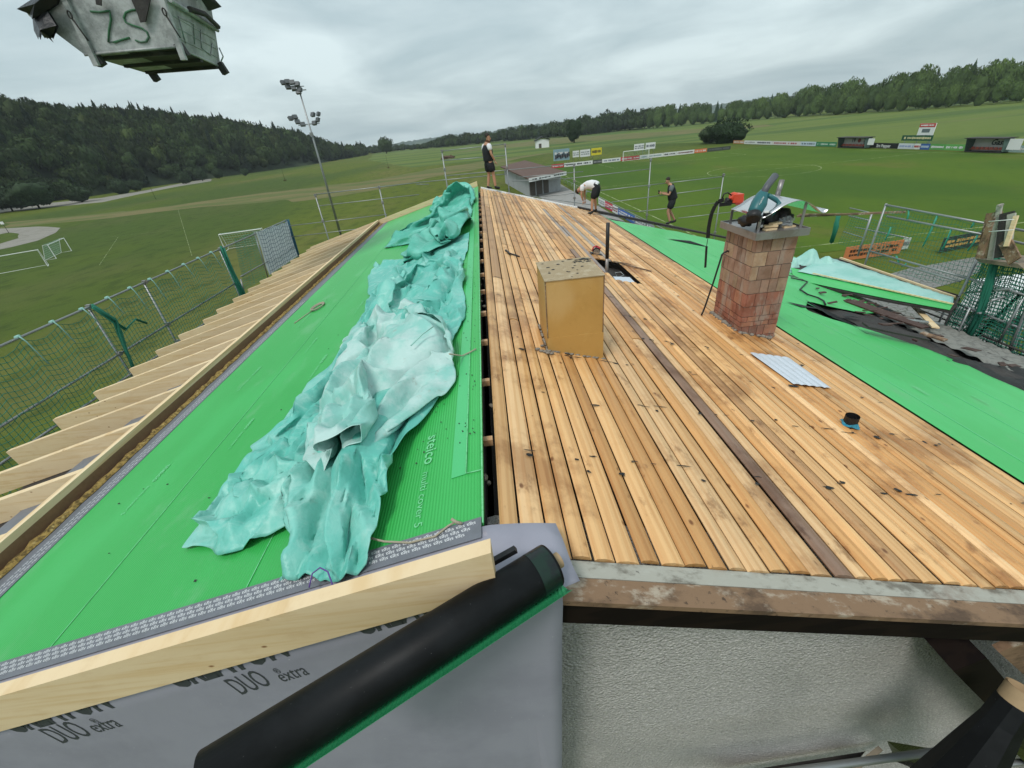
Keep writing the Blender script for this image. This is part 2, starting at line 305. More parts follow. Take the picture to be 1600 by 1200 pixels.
M['skipdark']=mat('skip_underside',(.04,.038,.038),.8,layers=[('rough',3,one,(.09,.085,.08),.5,.7,.7)])
M['spray']=mat('green_spray',(.045,.14,.07),.8,layers=[('rough',5,one,(.12,.17,.14),.45,.65,.7)])
M['stm']=mat('stainless',(.62,.62,.63),.26,.95,layers=[('rough',3,one,(.5,.5,.5),.45,.65,.5)],bumps=[('noise',3,one,.1,.02)])
M['zinc']=mat('zinc_sheet',(.33,.32,.32),.45,.7,layers=[('rough',3,one,(.22,.19,.17),.45,.62,.7)])
M['ochre']=mat('ochre_panel',(.47,.27,.075),.55,layers=[('rough',2.2,one,(.38,.21,.055),.44,.66,.6),('rough',8,one,(.55,.36,.12),.58,.74,.4),('rough',26,one,(.6,.55,.5,0),.64,.72,.5),('noise',1.6,(1,1,.5),(.6,.42,.2),.52,.72,.45)],spec=.35)
M['boxtop']=mat('dirty_panel_top',(.33,.255,.155),.9,layers=[('rough',9,one,(.42,.35,.24),.48,.64,.8),('rough',16,one,(.12,.10,.075),.62,.72,.8)],bumps=[('rough',22,one,.6,.01)])
M['brick']=mat('chimney_brick',(1,1,1),.88,tint=True,layers=[('rough',6,one,(.75,.68,.62,0),.45,.62,.8),('rough',5,(1,1,.35),(.36,.30,.25),.50,.66,.75),('rough',1.6,one,(.20,.15,.12),.52,.7,.6),('wave',17,(1,1,0),(.72,.7,.68,0),.5,.9,.5)],bumps=[('rough',30,one,.5,.006),('wave',17,(1,1,0),.4,.006)])
M['mortar']=mat('mortar',(.24,.21,.175),.95,layers=[('rough',12,one,(.1,.09,.075),.45,.65,.7)],bumps=[('rough',30,one,.6,.008)])
M['black']=mat('black_rubber',(.012,.012,.013),.5)
M['foil']=mat('black_foil',(.014,.014,.016),.28,bumps=[('rough',5,one,.6,.04)])
M['teal']=mat('teal_plastic',(.018,.115,.125),.42,layers=[('rough',8,one,(.03,.15,.16),.45,.65,.6)])
M['red']=mat('red_plastic',(.62,.07,.03),.4)
M['dred']=mat('dark_red_plastic',(.42,.03,.05),.4)
M['steel']=mat('steel_tube',(.27,.285,.285),.42,.6,layers=[('rough',3,(1,1,1),(.24,.24,.23),.45,.65,.6),('rough',14,one,(.6,.6,.58),.64,.76,.5)])
M['net']=mat('green_net',(.02,.17,.11),.8)
M['netpale']=mat('pale_rope',(.32,.56,.5),.8)
M['whitesheet']=mat('white_sheet',(.62,.66,.68),.6,bumps=[('noise',3,one,.5,.06)],trans=.2)
M['blueband']=mat('blue_edge',(.02,.1,.16),.6)
M['paintw']=mat('white_paint',(.72,.73,.72),.55,layers=[('rough',3,one,(.5,.51,.5),.55,.75,.5)])
M['rope']=mat('hemp_rope',(.36,.32,.24),.9,bumps=[('wave',40,one,.5,.003)])
M['purple']=mat('purple_string',(.11,.06,.26),.8)
M['skin']=mat('skin',(.43,.225,.14),.55)
M['hair']=mat('dark_hair',(.025,.016,.012),.7)
M['cblack']=mat('black_cloth',(.011,.012,.015),.85)
M['cwhite']=mat('white_cloth',(.68,.68,.70),.85,layers=[('rough',5,one,(.5,.5,.54),.5,.7,.5)])
M['cgrey']=mat('grey_cloth',(.12,.135,.14),.85)
M['shoe']=mat('black_shoe',(.01,.01,.01),.6)
M['roofb']=mat('brown_shingle',(.105,.058,.043),.85,layers=[('rough',1.5,one,(.14,.085,.065),.45,.65,.6),('wave',1.4,(0,1,0),(.8,.8,.8,0),.7,.9,.4)])
M['shedw']=mat('shed_wall',(.34,.35,.36),.85,layers=[('rough',.8,(1,1,.4),(.2,.2,.19),.5,.7,.6)])
M['shedd']=mat('shed_dark',(.10,.085,.075),.85,layers=[('wave',3,(1,0,0),(.6,.6,.6,0),.4,.8,.5)])
M['concrete']=mat('concrete_paving',(.27,.26,.245),.9,layers=[('rough',1,one,(.16,.155,.14),.45,.68,.6)])
def flat(name,c,r=.6): 
    k='f_'+name
    if k not in M: M[k]=mat(name,c,r,layers=[('rough',1.2,one,(c[0]*.75,c[1]*.75,c[2]*.75),.5,.75,.5)])
    return M[k]
M['scaldeck']=mat('scaffold_planks',(.22,.18,.13),.85,layers=[('rough',5,(.3,1,1),(.1,.085,.07),.45,.65,.7)])
M['alu']=mat('corrugated_alu',(.66,.70,.76),.45,.35,layers=[('rough',5,one,(.5,.52,.55),.5,.7,.4)])
# ================================================================== SETTING
def poly_world(pts,z): return [A(p[0],p[1],z) for p in pts]
def ground_poly(name,pts,z,m,kind='structure',jag=0.,step=6.):
    P=[np.array(p[:2],float) for p in pts]; o=[]
    for i,a in enumerate(P):
        b=P[(i+1)%len(P)]; n=max(1,int(np.linalg.norm(b-a)/step)) if jag else 1
        for k in range(n):
            q=a+(b-a)*k/n
            if jag: q=q+np.array([noise(A(q[0],q[1],z*50),.06),noise(A(q[0],q[1],9+z*50),.06)])*jag
            o.append(q)
    mb=MB(); mb.add(poly_world(o,z),[tuple(range(len(o)))])
    ob=mb.build(name,m); 
    bm=bmesh.new(); bm.from_mesh(ob.data); bmesh.ops.triangulate(bm,faces=bm.faces); bm.to_mesh(ob.data); bm.free()
    if ob.data.polygons and ob.data.polygons[0].normal.z<0: ob.data.flip_normals()
    ob['kind']=kind; return ob
g=MB(); g.add([(-3200,-600,0),(3200,-600,0),(3200,4200,0),(-3200,4200,0)],[(0,1,2,3)]); g.build('ground',M['grass'])['kind']='structure'
G=lambda x,y: gz(x,y)[:2]
ground_poly('meadow',[G(575,250),G(640,262),G(760,250),G(870,238),G(960,228),G(1100,222),(95,160),(95,60),(420,60),(420,330),G(1400,172),G(1200,183),G(1000,200),G(700,226),(-190,900)],.01,M['field'],jag=2)
ground_poly('dry_strip',[G(0,349),G(200,330),G(420,300),G(560,285),G(690,262),G(780,248),G(870,238),G(800,250),G(740,262),G(640,278),G(500,303),G(420,316),G(300,326),G(150,344),G(0,356)],.012,M['stubble'],jag=5,step=5)
ground_poly('dry_strip',[G(560,292),G(690,268),G(780,255),G(820,252),G(700,272),G(600,294),G(450,318),G(440,312)],.016,M['stubble'],jag=5,step=5)
ground_poly('far_dry_field',[G(860,216),G(1000,208),G(1200,194),G(1210,197),G(1000,216),G(905,222),G(780,232),G(700,240),G(790,226)],.018,M['stubble'],jag=6,step=12)
ground_poly('pitch_grass',[(16.5,31),(83.5,31),(83.5,133.5),(16.5,133.5)],.02,M['pitch'])
ground_poly('cobbled_yard',[G(1290,452),G(1385,430),G(1420,420),G(1535,400),G(1530,425),G(1500,440),G(1440,455),G(1500,480),G(1600,560),G(1600,640),G(1300,640)],.024,M['cobble'])
ground_poly('paved_path',[(9.5,95),(15.8,95),(15.8,20),(9.5,20)],.022,M['concrete'])
ground_poly('gravel_road',[G(-60,372),G(0,357),G(60,354),G(95,356),G(85,364),G(60,376),G(20,386),G(-60,402),G(-60,394),G(0,381),G(30,372),G(28,366),G(10,364),G(-60,378)],.02,M['track'],jag=.6,step=2)
# farm track along the foot of the hill
tr=[(-60,352),(0,326),(70,318),(160,309),(230,297),(280,287),(330,279)]
ground_poly('farm_track',[G(x,y) for x,y in tr]+[G(x,y+7 if x<200 else y+4) for x,y in tr[::-1]],.02,M['track'],jag=1,step=4)
# pitch markings
def mark(pa,pb,w_=.14): 
    a,b=np.array(pa,float),np.array(pb,float); d=(b-a)/np.linalg.norm(b-a); n=A(-d[1],d[0])*w_/2
    return [np.append(q,.026) for q in (a-n,b-n,b+n,a+n)]
ml_=MB()
gx0,gx1,gy0,gy1=19.5,81.5,33.,131.5
for a,b in (((gx0,gy0),(gx1,gy0)),((gx1,gy0),(gx1,gy1)),((gx0,gy1),(gx1,gy1)),((gx0,gy0),(gx0,gy1)),((gx0,82),(gx1,82)),
            ((33,gy1),(33,115)),((33,115),(66,115)),((66,115),(66,gy1)),((42,gy1),(42,126)),((42,126),(58,126)),((58,126),(58,gy1))):
    ml_.add(mark(a,b),[(0,1,2,3)])
for k in range(40):
    a0,a1=2*math.pi*k/40,2*math.pi*(k+1)/40
    ml_.add(mark((50.5+9*math.cos(a0),82+9*math.sin(a0)),(50.5+9*math.cos(a1),82+9*math.sin(a1))),[(0,1,2,3)])
for a,b in ((G(155,415),G(185,370)),(G(278,327),G(300,400)),(G(270,300+60),G(155,372))):
    ml_.add(mark(a,b,.06),[(0,1,2,3)])
ml_.build('pitch_markings',M['line'])['kind']='structure'
# ------------------------------------------------------------------ trees
def crown_arrays(kind,r,h,seed,nl,ls,sub=2,core=True):
    """broad: lumpy crown of leaf clumps; conifer: ragged tiers. unit: metres, base at z=0"""
    g_=np.random.default_rng(seed); V=[];T=[];nv=0;Cc=[]
    col=A(.040,.068,.022)*(1+.35*g_.normal()*.5)+A(.012,.014,0)*g_.random()
    if kind=='conifer': col=A(.020,.040,.020)*(1+.15*g_.normal())
    if kind=='broad':
        iv,if_=ICO[sub]; 
        if core:
            lob=g_.normal(size=(7,3)); lob/=np.linalg.norm(lob,axis=1)[:,None]
            d=1+.24*np.maximum(0,(iv@lob.T)**9).sum(1)+.32*fbm(iv,1.9,3,seed*.7)
            P=iv*d[:,None]*A(r,r,h*.44)*.84+A(0,0,h*.52); V.append(P); T.append(np.array(if_)); nv=len(P); 
            cc=.72+.5*g_.random(len(if_)); Cc.append(col*cc[:,None])
        th=g_.normal(size=(nl,3)); th/=np.linalg.norm(th,axis=1)[:,None]
        lob=g_.normal(size=(9,3)); lob/=np.linalg.norm(lob,axis=1)[:,None]; lob[:,2]=abs(lob[:,2])*.8
        d=.78+.32*np.maximum(0,(th@lob.T)**5).max(1)+.30*fbm(th,2.1,3,seed*.7)+.12*g_.random(nl)
        if not core: d=d*(.45+.6*g_.random(nl)**.45)
        ctr=th*d[:,None]*A(r,r,h*.46)+A(0,0,h*.56)
    else:
        if core:
            n=9;tiers=7;vs=[]
            for k in range(tiers):
                z0=h*(.08+.9*k/tiers); rr=r*(1-k/tiers)**.85*(.85+.3*g_.random())
                ang=np.arange(n)/n*2*np.pi+g_.random()*6
                ring=np.stack([np.cos(ang)*rr*(.75+.4*g_.random(n)),np.sin(ang)*rr*(.75+.4*g_.random(n)),z0-.03*h*g_.random(n)],1)
                tip=A(0,0,z0+h*.2); P=np.vstack([ring,tip]); V.append(P)
                T.append(np.array([(nv+i,nv+(i+1)%n,nv+n) for i in range(n)])); nv+=n+1
                Cc.append(col*(.75+.5*g_.random(n))[:,None])
        t=g_.random(nl)**.8; a=g_.random(nl)*6.28; k=(1-t)**.85*r*(.7+.45*g_.random(nl))
        ctr=np.stack([np.cos(a)*k,np.sin(a)*k,h*(.06+.92*t)],1); th=np.stack([np.cos(a),np.sin(a),-.3+0*a],1)
    e1=g_.normal(size=(nl,3)); e1/=np.linalg.norm(e1,axis=1)[:,None]
    e2=np.cross(th,e1); e2/=np.linalg.norm(e2,axis=1)[:,None]+1e-6; e1=e1*.8+th*.25
    s=ls*(.6+.9*g_.random(nl))[:,None]
    P=np.stack([ctr-e1*s,ctr+e1*s*.7+e2*s*.6,ctr+e2*s*-.7+th*s*.4],1).reshape(-1,3)
    V.append(P); T.append(np.arange(nl*3).reshape(-1,3)+nv); Cc.append(col*(.6+.85*g_.random(nl))[:,None])
    return np.vstack(V),np.vstack(T),np.vstack(Cc)
def trunk(mb,h,r,seed,limbs=5):
    g_=np.random.default_rng(seed)
    mb.tube([A(0,0,-.2),A(.02*h,0,h*.3),A(0,.02*h,h*.62)],[r,r*.75,r*.3],7)
    for k in range(limbs):
        a=g_.random()*6.28; z=h*(.25+.25*g_.random())
        mb.tube([A(0,0,z),A(math.cos(a)*h*.13,math.sin(a)*h*.13,z+h*.14),A(math.cos(a)*h*.22,math.sin(a)*h*.22,z+h*.3)],[r*.45,r*.3,r*.1],5)
def forest(name,items,m=None):
    """items: (x,y,z,kind,r,h,seed)"""
    lib={}; V=[];T=[];Cc=[];n=0; g_=np.random.default_rng(5)
    for (x,y,z,kind,r,h,sd) in items:
        k=(kind,sd%9)
        if k not in lib: lib[k]=crown_arrays(kind,1.,1.,k[1]+(40 if kind=='conifer' else 10),330 if kind=='broad' else 200,.13 if kind=='broad' else .10,2)
        v,t,c=lib[k]; a=g_.random()*6.28; ca,sa=math.cos(a),math.sin(a)
        P=np.stack([(v[:,0]*ca-v[:,1]*sa)*r+x,(v[:,0]*sa+v[:,1]*ca)*r+y,v[:,2]*h+z],1)
        V.append(P);T.append(t+n);n+=len(v);Cc.append(c*(A(.78,.78,.85)*(.55+.65*g_.random())+A(.3,.14,0)*g_.random()*(g_.random()>.7)))
    return fastmesh(name,np.vstack(V),np.vstack(T),np.vstack(Cc),m or M['leaf'])
def azd(P): return math.atan2(P[0],P[1]),math.hypot(P[0],P[1])
hb=[(-160,368),(-60,342),(0,328),(80,316),(150,307),(200,298),(300,284),(400,270),(480,259),(550,247),(572,243)]
hs=[(-160,140),(-60,152),(0,161),(60,166),(100,176),(150,176),(200,174),(300,186),(400,197),(450,206),(490,218),(530,231),(575,243)]
BA=np.array([azd(gz(*q)) for q in hb]); SA=[]
for q in hs:
    v=ray(*q); SA.append((math.atan2(v[0],v[1]),v[2]/math.hypot(v[0],v[1])))
SA=np.array(SA)
def hill(az,s):  # s: 0 foot, 1 crest, >1 behind ; returns x,y,z
    db=np.interp(az,BA[:,0],BA[:,1])+14; dt=db+95; el=np.interp(az,SA[:,0],SA[:,1])
    top=np.maximum(0,10+el*dt-11.5); d=db+(dt-db)*s
    z=top*np.clip(np.where(s<=1,np.sin(np.clip(s,0,1)*np.pi/2)**.9,1-.25*(s-1)),0,1)
    return np.stack([np.sin(az)*d,np.cos(az)*d,z-.3+0*s],-1)
az=np.linspace(BA[0,0],BA[-1,0],70); ss=np.linspace(0,3,22)
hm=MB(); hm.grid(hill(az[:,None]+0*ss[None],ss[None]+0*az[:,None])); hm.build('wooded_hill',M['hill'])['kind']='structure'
g_=np.random.default_rng(21); it=[]
for i in range(1150):
    a=BA[0,0]+(BA[-1,0]-BA[0,0])*g_.random(); s=g_.random()**.75*1.12
    P=hill(np.array(a),np.array(s)); con=g_.random()<(.15+.10*(s>.8)+ (.3 if a>-.42 and s<.5 else 0))
    h=(15.5 if con else 13)*(.7+.6*g_.random())*(1 if s>.12 else .75)
    it.append((P[0],P[1],P[2]-1,'conifer' if con else 'broad',(3.9 if con else 5.6)*(.7+.6*g_.random()),h,i))
fo=forest('hill_forest',it); setp(fo,'dense dark mixed forest covering the long hillside on the left','forest',kind='stuff')
# far treeline in the centre
it=[]; ct=[(560,243),(600,238),(660,233),(700,230),(760,224),(830,218),(900,213),(960,206),(1010,202)]
cs=[(560,232),(600,226),(650,226),(700,213),(760,207),(830,198),(900,186),(960,176),(1010,171)]
CA=np.array([azd(gz(*q)) for q in ct]); CS=np.array([(math.atan2(ray(*q)[0],ray(*q)[1]),ray(*q)[2]/math.hypot(*ray(*q)[:2])) for q in cs])
for i in range(420):
    a=CA[0,0]+(CA[-1,0]-CA[0,0])*g_.random(); rr_=g_.random(); d=np.interp(a,CA[:,0],CA[:,1])+rr_*60
    el=np.interp(a,CS[:,0],CS[:,1]); h=max(7,(10+el*d)*(1.0+.22*g_.normal()*.5))*(.62+.38*rr_)
    it.append((math.sin(a)*d,math.cos(a)*d,0,'conifer' if g_.random()<.12 else 'broad',h*(.36+.15*g_.random()),h,i))
fo=forest('distant_treeline',it); setp(fo,'hazy belt of distant trees across the far end of the valley','treeline',kind='stuff')
# far hills
fh=[(530,236),(600,226),(650,219),(700,211),(760,208),(800,197),(850,193),(900,188),(960,179),(1000,177),(1100,166),(1200,152),(1300,146),(1400,131),(1480,119),(1540,116),(1600,104),(1700,92)]
FA=np.array([(math.atan2(ray(*q)[0],ray(*q)[1]),ray(*q)[2]/math.hypot(*ray(*q)[:2])) for q in fh])
az=np.linspace(FA[0,0],FA[-1,0],420); el=np.interp(az,FA[:,0],FA[:,1]); Dh=np.where(az>.55,1500,2500.)
zt=10+el*Dh+ (fbm(np.stack([az*220,az*0],-1),1,3)*5)*(Dh/2500)
rows=[(-260,-2*np.ones_like(zt)),(-130,zt*.55),(0,zt),(120,zt*.8),(500,zt*0-2)]
fm=MB(); fm.grid(np.stack([np.stack([np.sin(az)*(Dh+o_),np.cos(az)*(Dh+o_),z_],-1) for o_,z_ in rows],0)); fm.build('far_hills',M['farhill'])['kind']='structure'
# right-hand belt: individual trees
bk=[(1010,202),(1200,186),(1400,175),(1600,160),(1700,152)]
bs=[(1000,170),(1040,165),(1080,160),(1100,163),(1140,157),(1180,158),(1200,150),(1225,143),(1250,143),(1280,132),(1300,137),(1325,123),(1340,127),(1365,132),(1380,125),(1400,116),(1415,118),(1430,108),(1453,107),(1470,122),(1490,116),(1515,91),(1535,96),(1550,113),(1570,90),(1590,93),(1605,106),(1660,100)]
RA=np.array([azd(gz(*q)) for q in bk]); RS=np.array([(math.atan2(ray(*q)[0],ray(*q)[1]),ray(*q)[2]/math.hypot(*ray(*q)[:2])) for q in bs])
lib=[]
for k in range(9):
    kind='conifer' if k>=7 else 'broad'
    v,t,c=crown_arrays(kind,1,1,60+k,1900 if kind=='broad' else 900,.062 if kind=='broad' else .05,2,core=True)
    o=fastmesh('tree',v,t,c*1.6,M['leaf']); o.hide_render=False; lib.append((kind,o)); 
GR='trees of the belt beyond the right-hand field'
n=0; used=set()
for row,(off,hf,cnt) in enumerate(((26,1.0,46),(0,.62,38))):
    for i in range(cnt):
        a=RA[0,0]+(RA[-1,0]-RA[0,0])*(i+.5+.5*(g_.random()-.5))/cnt; d=np.interp(a,RA[:,0],RA[:,1])+off+8*g_.random()
        el=np.interp(a,RS[:,0],RS[:,1]); h=(10+el*d)*hf*(.92+.16*g_.random()); 
        if row==1: h*=.75+.4*g_.random()
        k=int(g_.integers(0,9)) if row==0 else int(g_.integers(0,7)); kind,src=lib[k]
        if kind=='broad': r=h*(.27+.13*g_.random())
        else: r=h*.22
        if k in used: o=src.copy(); COL.objects.link(o)
        else: o=src; used.add(k)
        o.location=(math.sin(a)*d,math.cos(a)*d,-.4); o.scale=(r,r,h); o.rotation_euler=(0,0,g_.random()*6.28)
        _pc=A(o.location[0],o.location[1],5)-C; _px=800+F*(_pc@RT)/(_pc@FW); _w=' behind the big round tree' if _px<1170 else ' left of the first dugout' if _px<1300 else ' above the first dugout' if _px<1370 else ' above the lettered black board' if _px<1420 else ' above the scoreboard' if _px<1475 else ' between scoreboard and second dugout' if _px<1520 else ' above the second dugout'
        setp(o,('tall dark conifer in the right-hand tree belt'+_w if kind=='conifer' else ('tall broadleaf tree in the right-hand belt'+_w if row==0 else 'low bushy tree fronting the right-hand belt'+_w)),'tree',GR); n+=1
for k in range(9):
    if k not in used: bpy.data.objects.remove(lib[k][1])
def solo(px,py,top,rw,label,kind='broad',nl=2600,ls=.05,seed=1,core=True,group=None,col=None,ht=None,stem=True,low=0.):
    B=gz(px,py); T_=vt(B,*top); h=ht or T_[2]
    t=thing('tree',label,'tree',(B[0],B[1],0),group)
    v,tt,c=crown_arrays(kind,1,1,seed,nl,ls,3,core=core); v=v*A(rw,rw,h)+A(B[0],B[1],-low*h)
    if col is not None: c=c/c.mean(0)*np.array(col)
    o=fastmesh('crown',v-A(B[0],B[1],0),tt,c,M['leaf_near']); o.parent=t; ORG[o.name]=ORG[t.name]
    mb=MB(); trunk(mb,h,h*.035,seed); 
    mb.v=[q+A(B[0],B[1],0) for q in mb.v]; mb.build('trunk',M['bark'],t)
    return t
solo(897,223,(896,187),4.8,'lone dark round tree in the meadow beyond the small white hut',seed=2,nl=3200,ls=.045,col=(.028,.05,.02))
solo(1135,223,(1130,182),6.3,'big round dark bush of a tree behind the far corner of the pitch',seed=3,nl=3600,ls=.042,col=(.026,.048,.02),low=.14)
solo(1108,224,(1105,195),3.8,'smaller paler tree leaning on the left side of the big round one',seed=6,nl=2000,ls=.05,col=(.05,.075,.035),low=.1)
solo(604,240,(603,214),9.5,'broad tree standing out alone at the left end of the distant treeline',seed=4,nl=1500,ls=.06)
solo(848,229,(846,220),2.4,'small round bush beside the white hut',seed=12,nl=700,ls=.08,low=.15)
LT=[(20,330,(14,290),6.5,'spreading dark tree at the far left where the gravel road starts'),(62,326,(60,278),8,'large dark tree over the farm track, second from the left'),(128,316,(120,288),5,'tree with a bare lower trunk beside the farm track'),
 (190,303,(188,278),4.6,'round tree at the bend of the farm track'),(215,299,(213,279),3.6,'narrow tree just right of the bend in the farm track'),(291,287,(290,267),3.6,'small light green tree on the verge below the hill'),(317,283,(315,260),3.4,'taller small tree, middle of the three on the verge below the hill'),(343,279,(341,262),3,'little tree, right of the three on the verge below the hill'),(384,275,(384,262),2.4,'last tiny bush-like tree where the verge meets the field')]
for i,(x,y,tp,rw,lb) in enumerate(LT): solo(x,y,tp,rw*1.05,lb,seed=30+i,nl=1300,ls=.07,group='trees along the farm track',low=.04,col=(.035,.058,.026))
# ================================================================== sheets from outlines
def inside(P,poly):
    x,y=P[:,0],P[:,1]; r=np.zeros(len(P),bool); n=len(poly)
    for i in range(n):
        x0,y0=poly[i]; x1,y1=poly[(i+1)%n]
        if y0==y1: continue
        c=((y0>y)!=(y1>y))&(x<(x1-x0)*(y-y0)/(y1-y0)+x0); r^=c
    return r
def edist(P,line,closed=True):
    best=np.full(len(P),1e9); near=np.zeros((len(P),2)); n=len(line)
    for i in range(n if closed else n-1):
        a=np.array(line[i],float); b=np.array(line[(i+1)%n],float); ab=b-a; l2=ab@ab+1e-12
        t=np.clip(((P-a)@ab)/l2,0,1); q=a+t[:,None]*ab; d=np.hypot(*(P-q).T); k=d<best; best[k]=d[k]; near[k]=q[k]
    return best,near
def smooth_poly(p,it=1):
    p=[np.array(q,float) for q in p]
    for _ in range(it):
        o=[]
        for i in range(len(p)):
            a,b=p[i],p[(i+1)%len(p)]; o+= [a*.8+b*.2,a*.2+b*.8]
        p=o
    return p
def sheet(name,poly,zf,cell,m,parent,thick=.004,mbonly=False):
    poly=np.array(poly,float); lo=poly.min(0)-cell; hi=poly.max(0)+cell
    nx=int((hi[0]-lo[0])/cell)+2; ny=int((hi[1]-lo[1])/cell)+2
    X,Y=np.meshgrid(lo[0]+np.arange(nx)*cell,lo[1]+np.arange(ny)*cell,indexing='ij'); P=np.stack([X.ravel(),Y.ravel()],1)
    ins=inside(P,poly); q=ins.reshape(nx,ny)
    cells=q[:-1,:-1]|q[1:,:-1]|q[:-1,1:]|q[1:,1:]
    ids=np.arange(nx*ny).reshape(nx,ny)
    ii,jj=np.nonzero(cells); quads=np.stack([ids[ii,jj],ids[ii+1,jj],ids[ii+1,jj+1],ids[ii,jj+1]],1)
    u=np.unique(quads); mp=np.full(nx*ny,-1); mp[u]=np.arange(len(u)); quads=mp[quads]; P=P[u]; ins=ins[u]
    d,near=edist(P,poly); P=np.where(ins[:,None],P,near); d=np.where(ins,d,0)
    z=zf(P,d); V=np.column_stack([P,z]); mb=MB(); mb.add(V,quads.tolist(),smooth=True)
    o=mb.build(name,m,parent)
    if thick:
        md=o.modifiers.new('s','SOLIDIFY'); md.thickness=thick; md.offset=-1
    return o
# ================================================================== BUILDING
house=thing('clubhouse','long low building with green sheeting on one roof slope and bare boards on the other','building',(0,1.4,0))
YN=(RP(1100,885)[1]); YF=18.9
XG=LP(345,600)[0]; XFt=LP(322,600)[0]; XR=RP(1119,450)[0]
YE=np.mean([LP(0,1045)[1],LP(600,865)[1]])
hup=xp(290,600,XFt-.02)[2]-zl(XFt-.02)
print('YN',YN,'XG',XG,'XFt',XFt,'XR',XR,'YE',YE,'hup',hup)
# walls
wl=MB(); YW=1.48
wl.prism([A(-6.2,YW,0),A(9.2,YW,0),A(9.2,YW,zr(9.2)-.12),A(-.15,YW,zr(-.15)-.12),A(-6.2,YW,zl(-6.2)-.3)],(0,.3,0)); wl.build('gable_wall',M['plaster'],house)
wl=MB(); wl.prism([A(-6.2,18.3,0),A(9.2,18.3,0),A(9.2,18.3,zr(9.2)-.12),A(-.15,18.3,zr(-.15)-.12),A(-6.2,18.3,zl(-6.2)-.3)],(0,.3,0))
wl.box((-6.05,10,3.1),(.3,16.4,6.2)); wl.box((9.05,10,2.4),(.3,16.4,4.8)); wl.build('wall',M['plaster'],house)
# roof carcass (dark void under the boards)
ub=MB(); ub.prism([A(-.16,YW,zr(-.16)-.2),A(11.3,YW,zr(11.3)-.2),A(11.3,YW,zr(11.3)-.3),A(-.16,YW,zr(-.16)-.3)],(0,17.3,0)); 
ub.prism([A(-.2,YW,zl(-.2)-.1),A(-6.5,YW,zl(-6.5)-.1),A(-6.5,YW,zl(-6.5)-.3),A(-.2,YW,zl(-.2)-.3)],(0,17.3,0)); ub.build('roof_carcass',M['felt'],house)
# boards
db=MB(); x=RP(778,815)[0]; k=0; gy=np.random.default_rng(11)
bat=[YN+.02+.83*i for i in range(0,25)]
hx0,hx1=RP(932,405)[0],RP(957,405)[0]; hy0,hy1=RP(960,436)[1],RP(945,405)[1]; hx0+=.02
def bcol(x,y):
    c=gy.random()
    if 1.70<x<1.84 and y<7.2: return A(.26,.165,.115)
    if c<.36: b=A(.62,.385,.17)
    elif c<.56: b=A(.70,.47,.24)
    elif c<.82: b=A(.52,.285,.105)
    elif c<.96: b=A(.40,.235,.105)
    else: b=A(.30,.27,.235) if y>5 else A(.40,.25,.12)
    if 9.5<y<14 and gy.random()<.16 and 1.2<x<3: b=A(.30,.26,.24)
    return b*A(1.08,1.05,1.05)*(.80+.36*gy.random())
while x<XR:
    w_=.108+.040*gy.random()
    if x+w_>XR+.03: break
    i0=0
    while i0<len(bat)-3:
        n_=int(gy.integers(6,12)); i1=min(i0+n_,len(bat)-1)
        if k%6==2 and i0==0: i1=4
        y0,y1=bat[i0],min(bat[i1],YF)
        if y0>=YF: break
        if i0==0: y0=YN+.012*gy.normal()*.5
        segs=[(y0,y1)]
        if x+w_>hx0 and x<hx1-.02:
            segs=[s for s in ((y0,min(y1,hy0)),(max(y0,hy1),y1)) if s[1]-s[0]>.03]
        tt=bcol(x,(y0+y1)/2); tl=.004*gy.normal(); sag=.004*gy.normal()
        for (a_,b_) in segs:
            nseg=max(2,int((b_-a_)/.8)+1); ys=np.linspace(a_+.003,b_-.003,nseg)
            us=[0,.0,.14,.5,.86,1,1]; hh=[-.026,-.016,-.003,.004,-.003,-.016,-.026]
            G_=np.zeros((nseg,7,3)); wob=.0025*np.sin(np.linspace(0,5,nseg)+gy.random()*6)
            for ii,yy in enumerate(ys):
                for jj in range(7):
                    xx=x+.006+(w_-.012)*us[jj]+wob[ii]; G_[ii,jj]=(xx,yy,zr(xx)+hh[jj]+tl*(us[jj]-.5)+sag)
            db.grid(G_.transpose(1,0,2)[::-1],tint=tt,smooth=False)
            for e_,rv in ((0,False),(-1,True)):
                q=G_[e_]; db.add(q,[tuple(range(7))[::-1] if rv else tuple(range(7))],tt*.8)
        i0=i1
    x+=w_; k+=1
XB=x
db.build('roof_boards',M['deck'],house)
# tar residue rows along the old battens
tb=MB()
def splat(mb,c,rx,ry,zf,h=.004,n=9,g=gy):
    a0=g.random()*6; P=[]
    for i in range(n):
        a=a0+2*math.pi*i/n; r_=.45+.7*g.random(); xx=c[0]+math.cos(a)*rx*r_; yy=c[1]+math.sin(a)*ry*r_; P.append((xx,yy,zf(xx)+h))
    mb.add(P+[(c[0],c[1],zf(c[0])+h+.003)],[(i,(i+1)%n,n) for i in range(n)])
for b_ in bat[1:-1]:
    for i in range(int(15+9*gy.random())):
        xx=XB*gy.random(); s_=.5+gy.random()
        if gy.random()<.35: splat(tb,(xx,b_+.03*gy.normal()),.028*s_,.02*s_,zr,.008)
        else: splat(tb,(xx,b_+.015*gy.normal()),.07*s_*gy.random()+.012,.007,zr,.008,6)
for q,rx,ry in (((929,634),.05,.02),((1027,643),.018,.015),((1094,647),.028,.02),((1175,658),.035,.012),((919,738),.02,.015),((972,742),.028,.022),((1099,752),.022,.016),((1182,757),.028,.018),((1294,763),.045,.022),((1380,772),.04,.014),((1424,774),.06,.012),((893,560),.03,.02),((980,571),.025,.01),((1078,582),.03,.012),((1342,669),.02,.01),((1395,679),.06,.01),((805,398),.05,.03),((1240,604),.07,.03)):
    P=RP(*q); splat(tb,P,rx,ry,zr,.009,10)
o=tb.build('tar_residue',M['tar'],house); o['kind']='stuff'
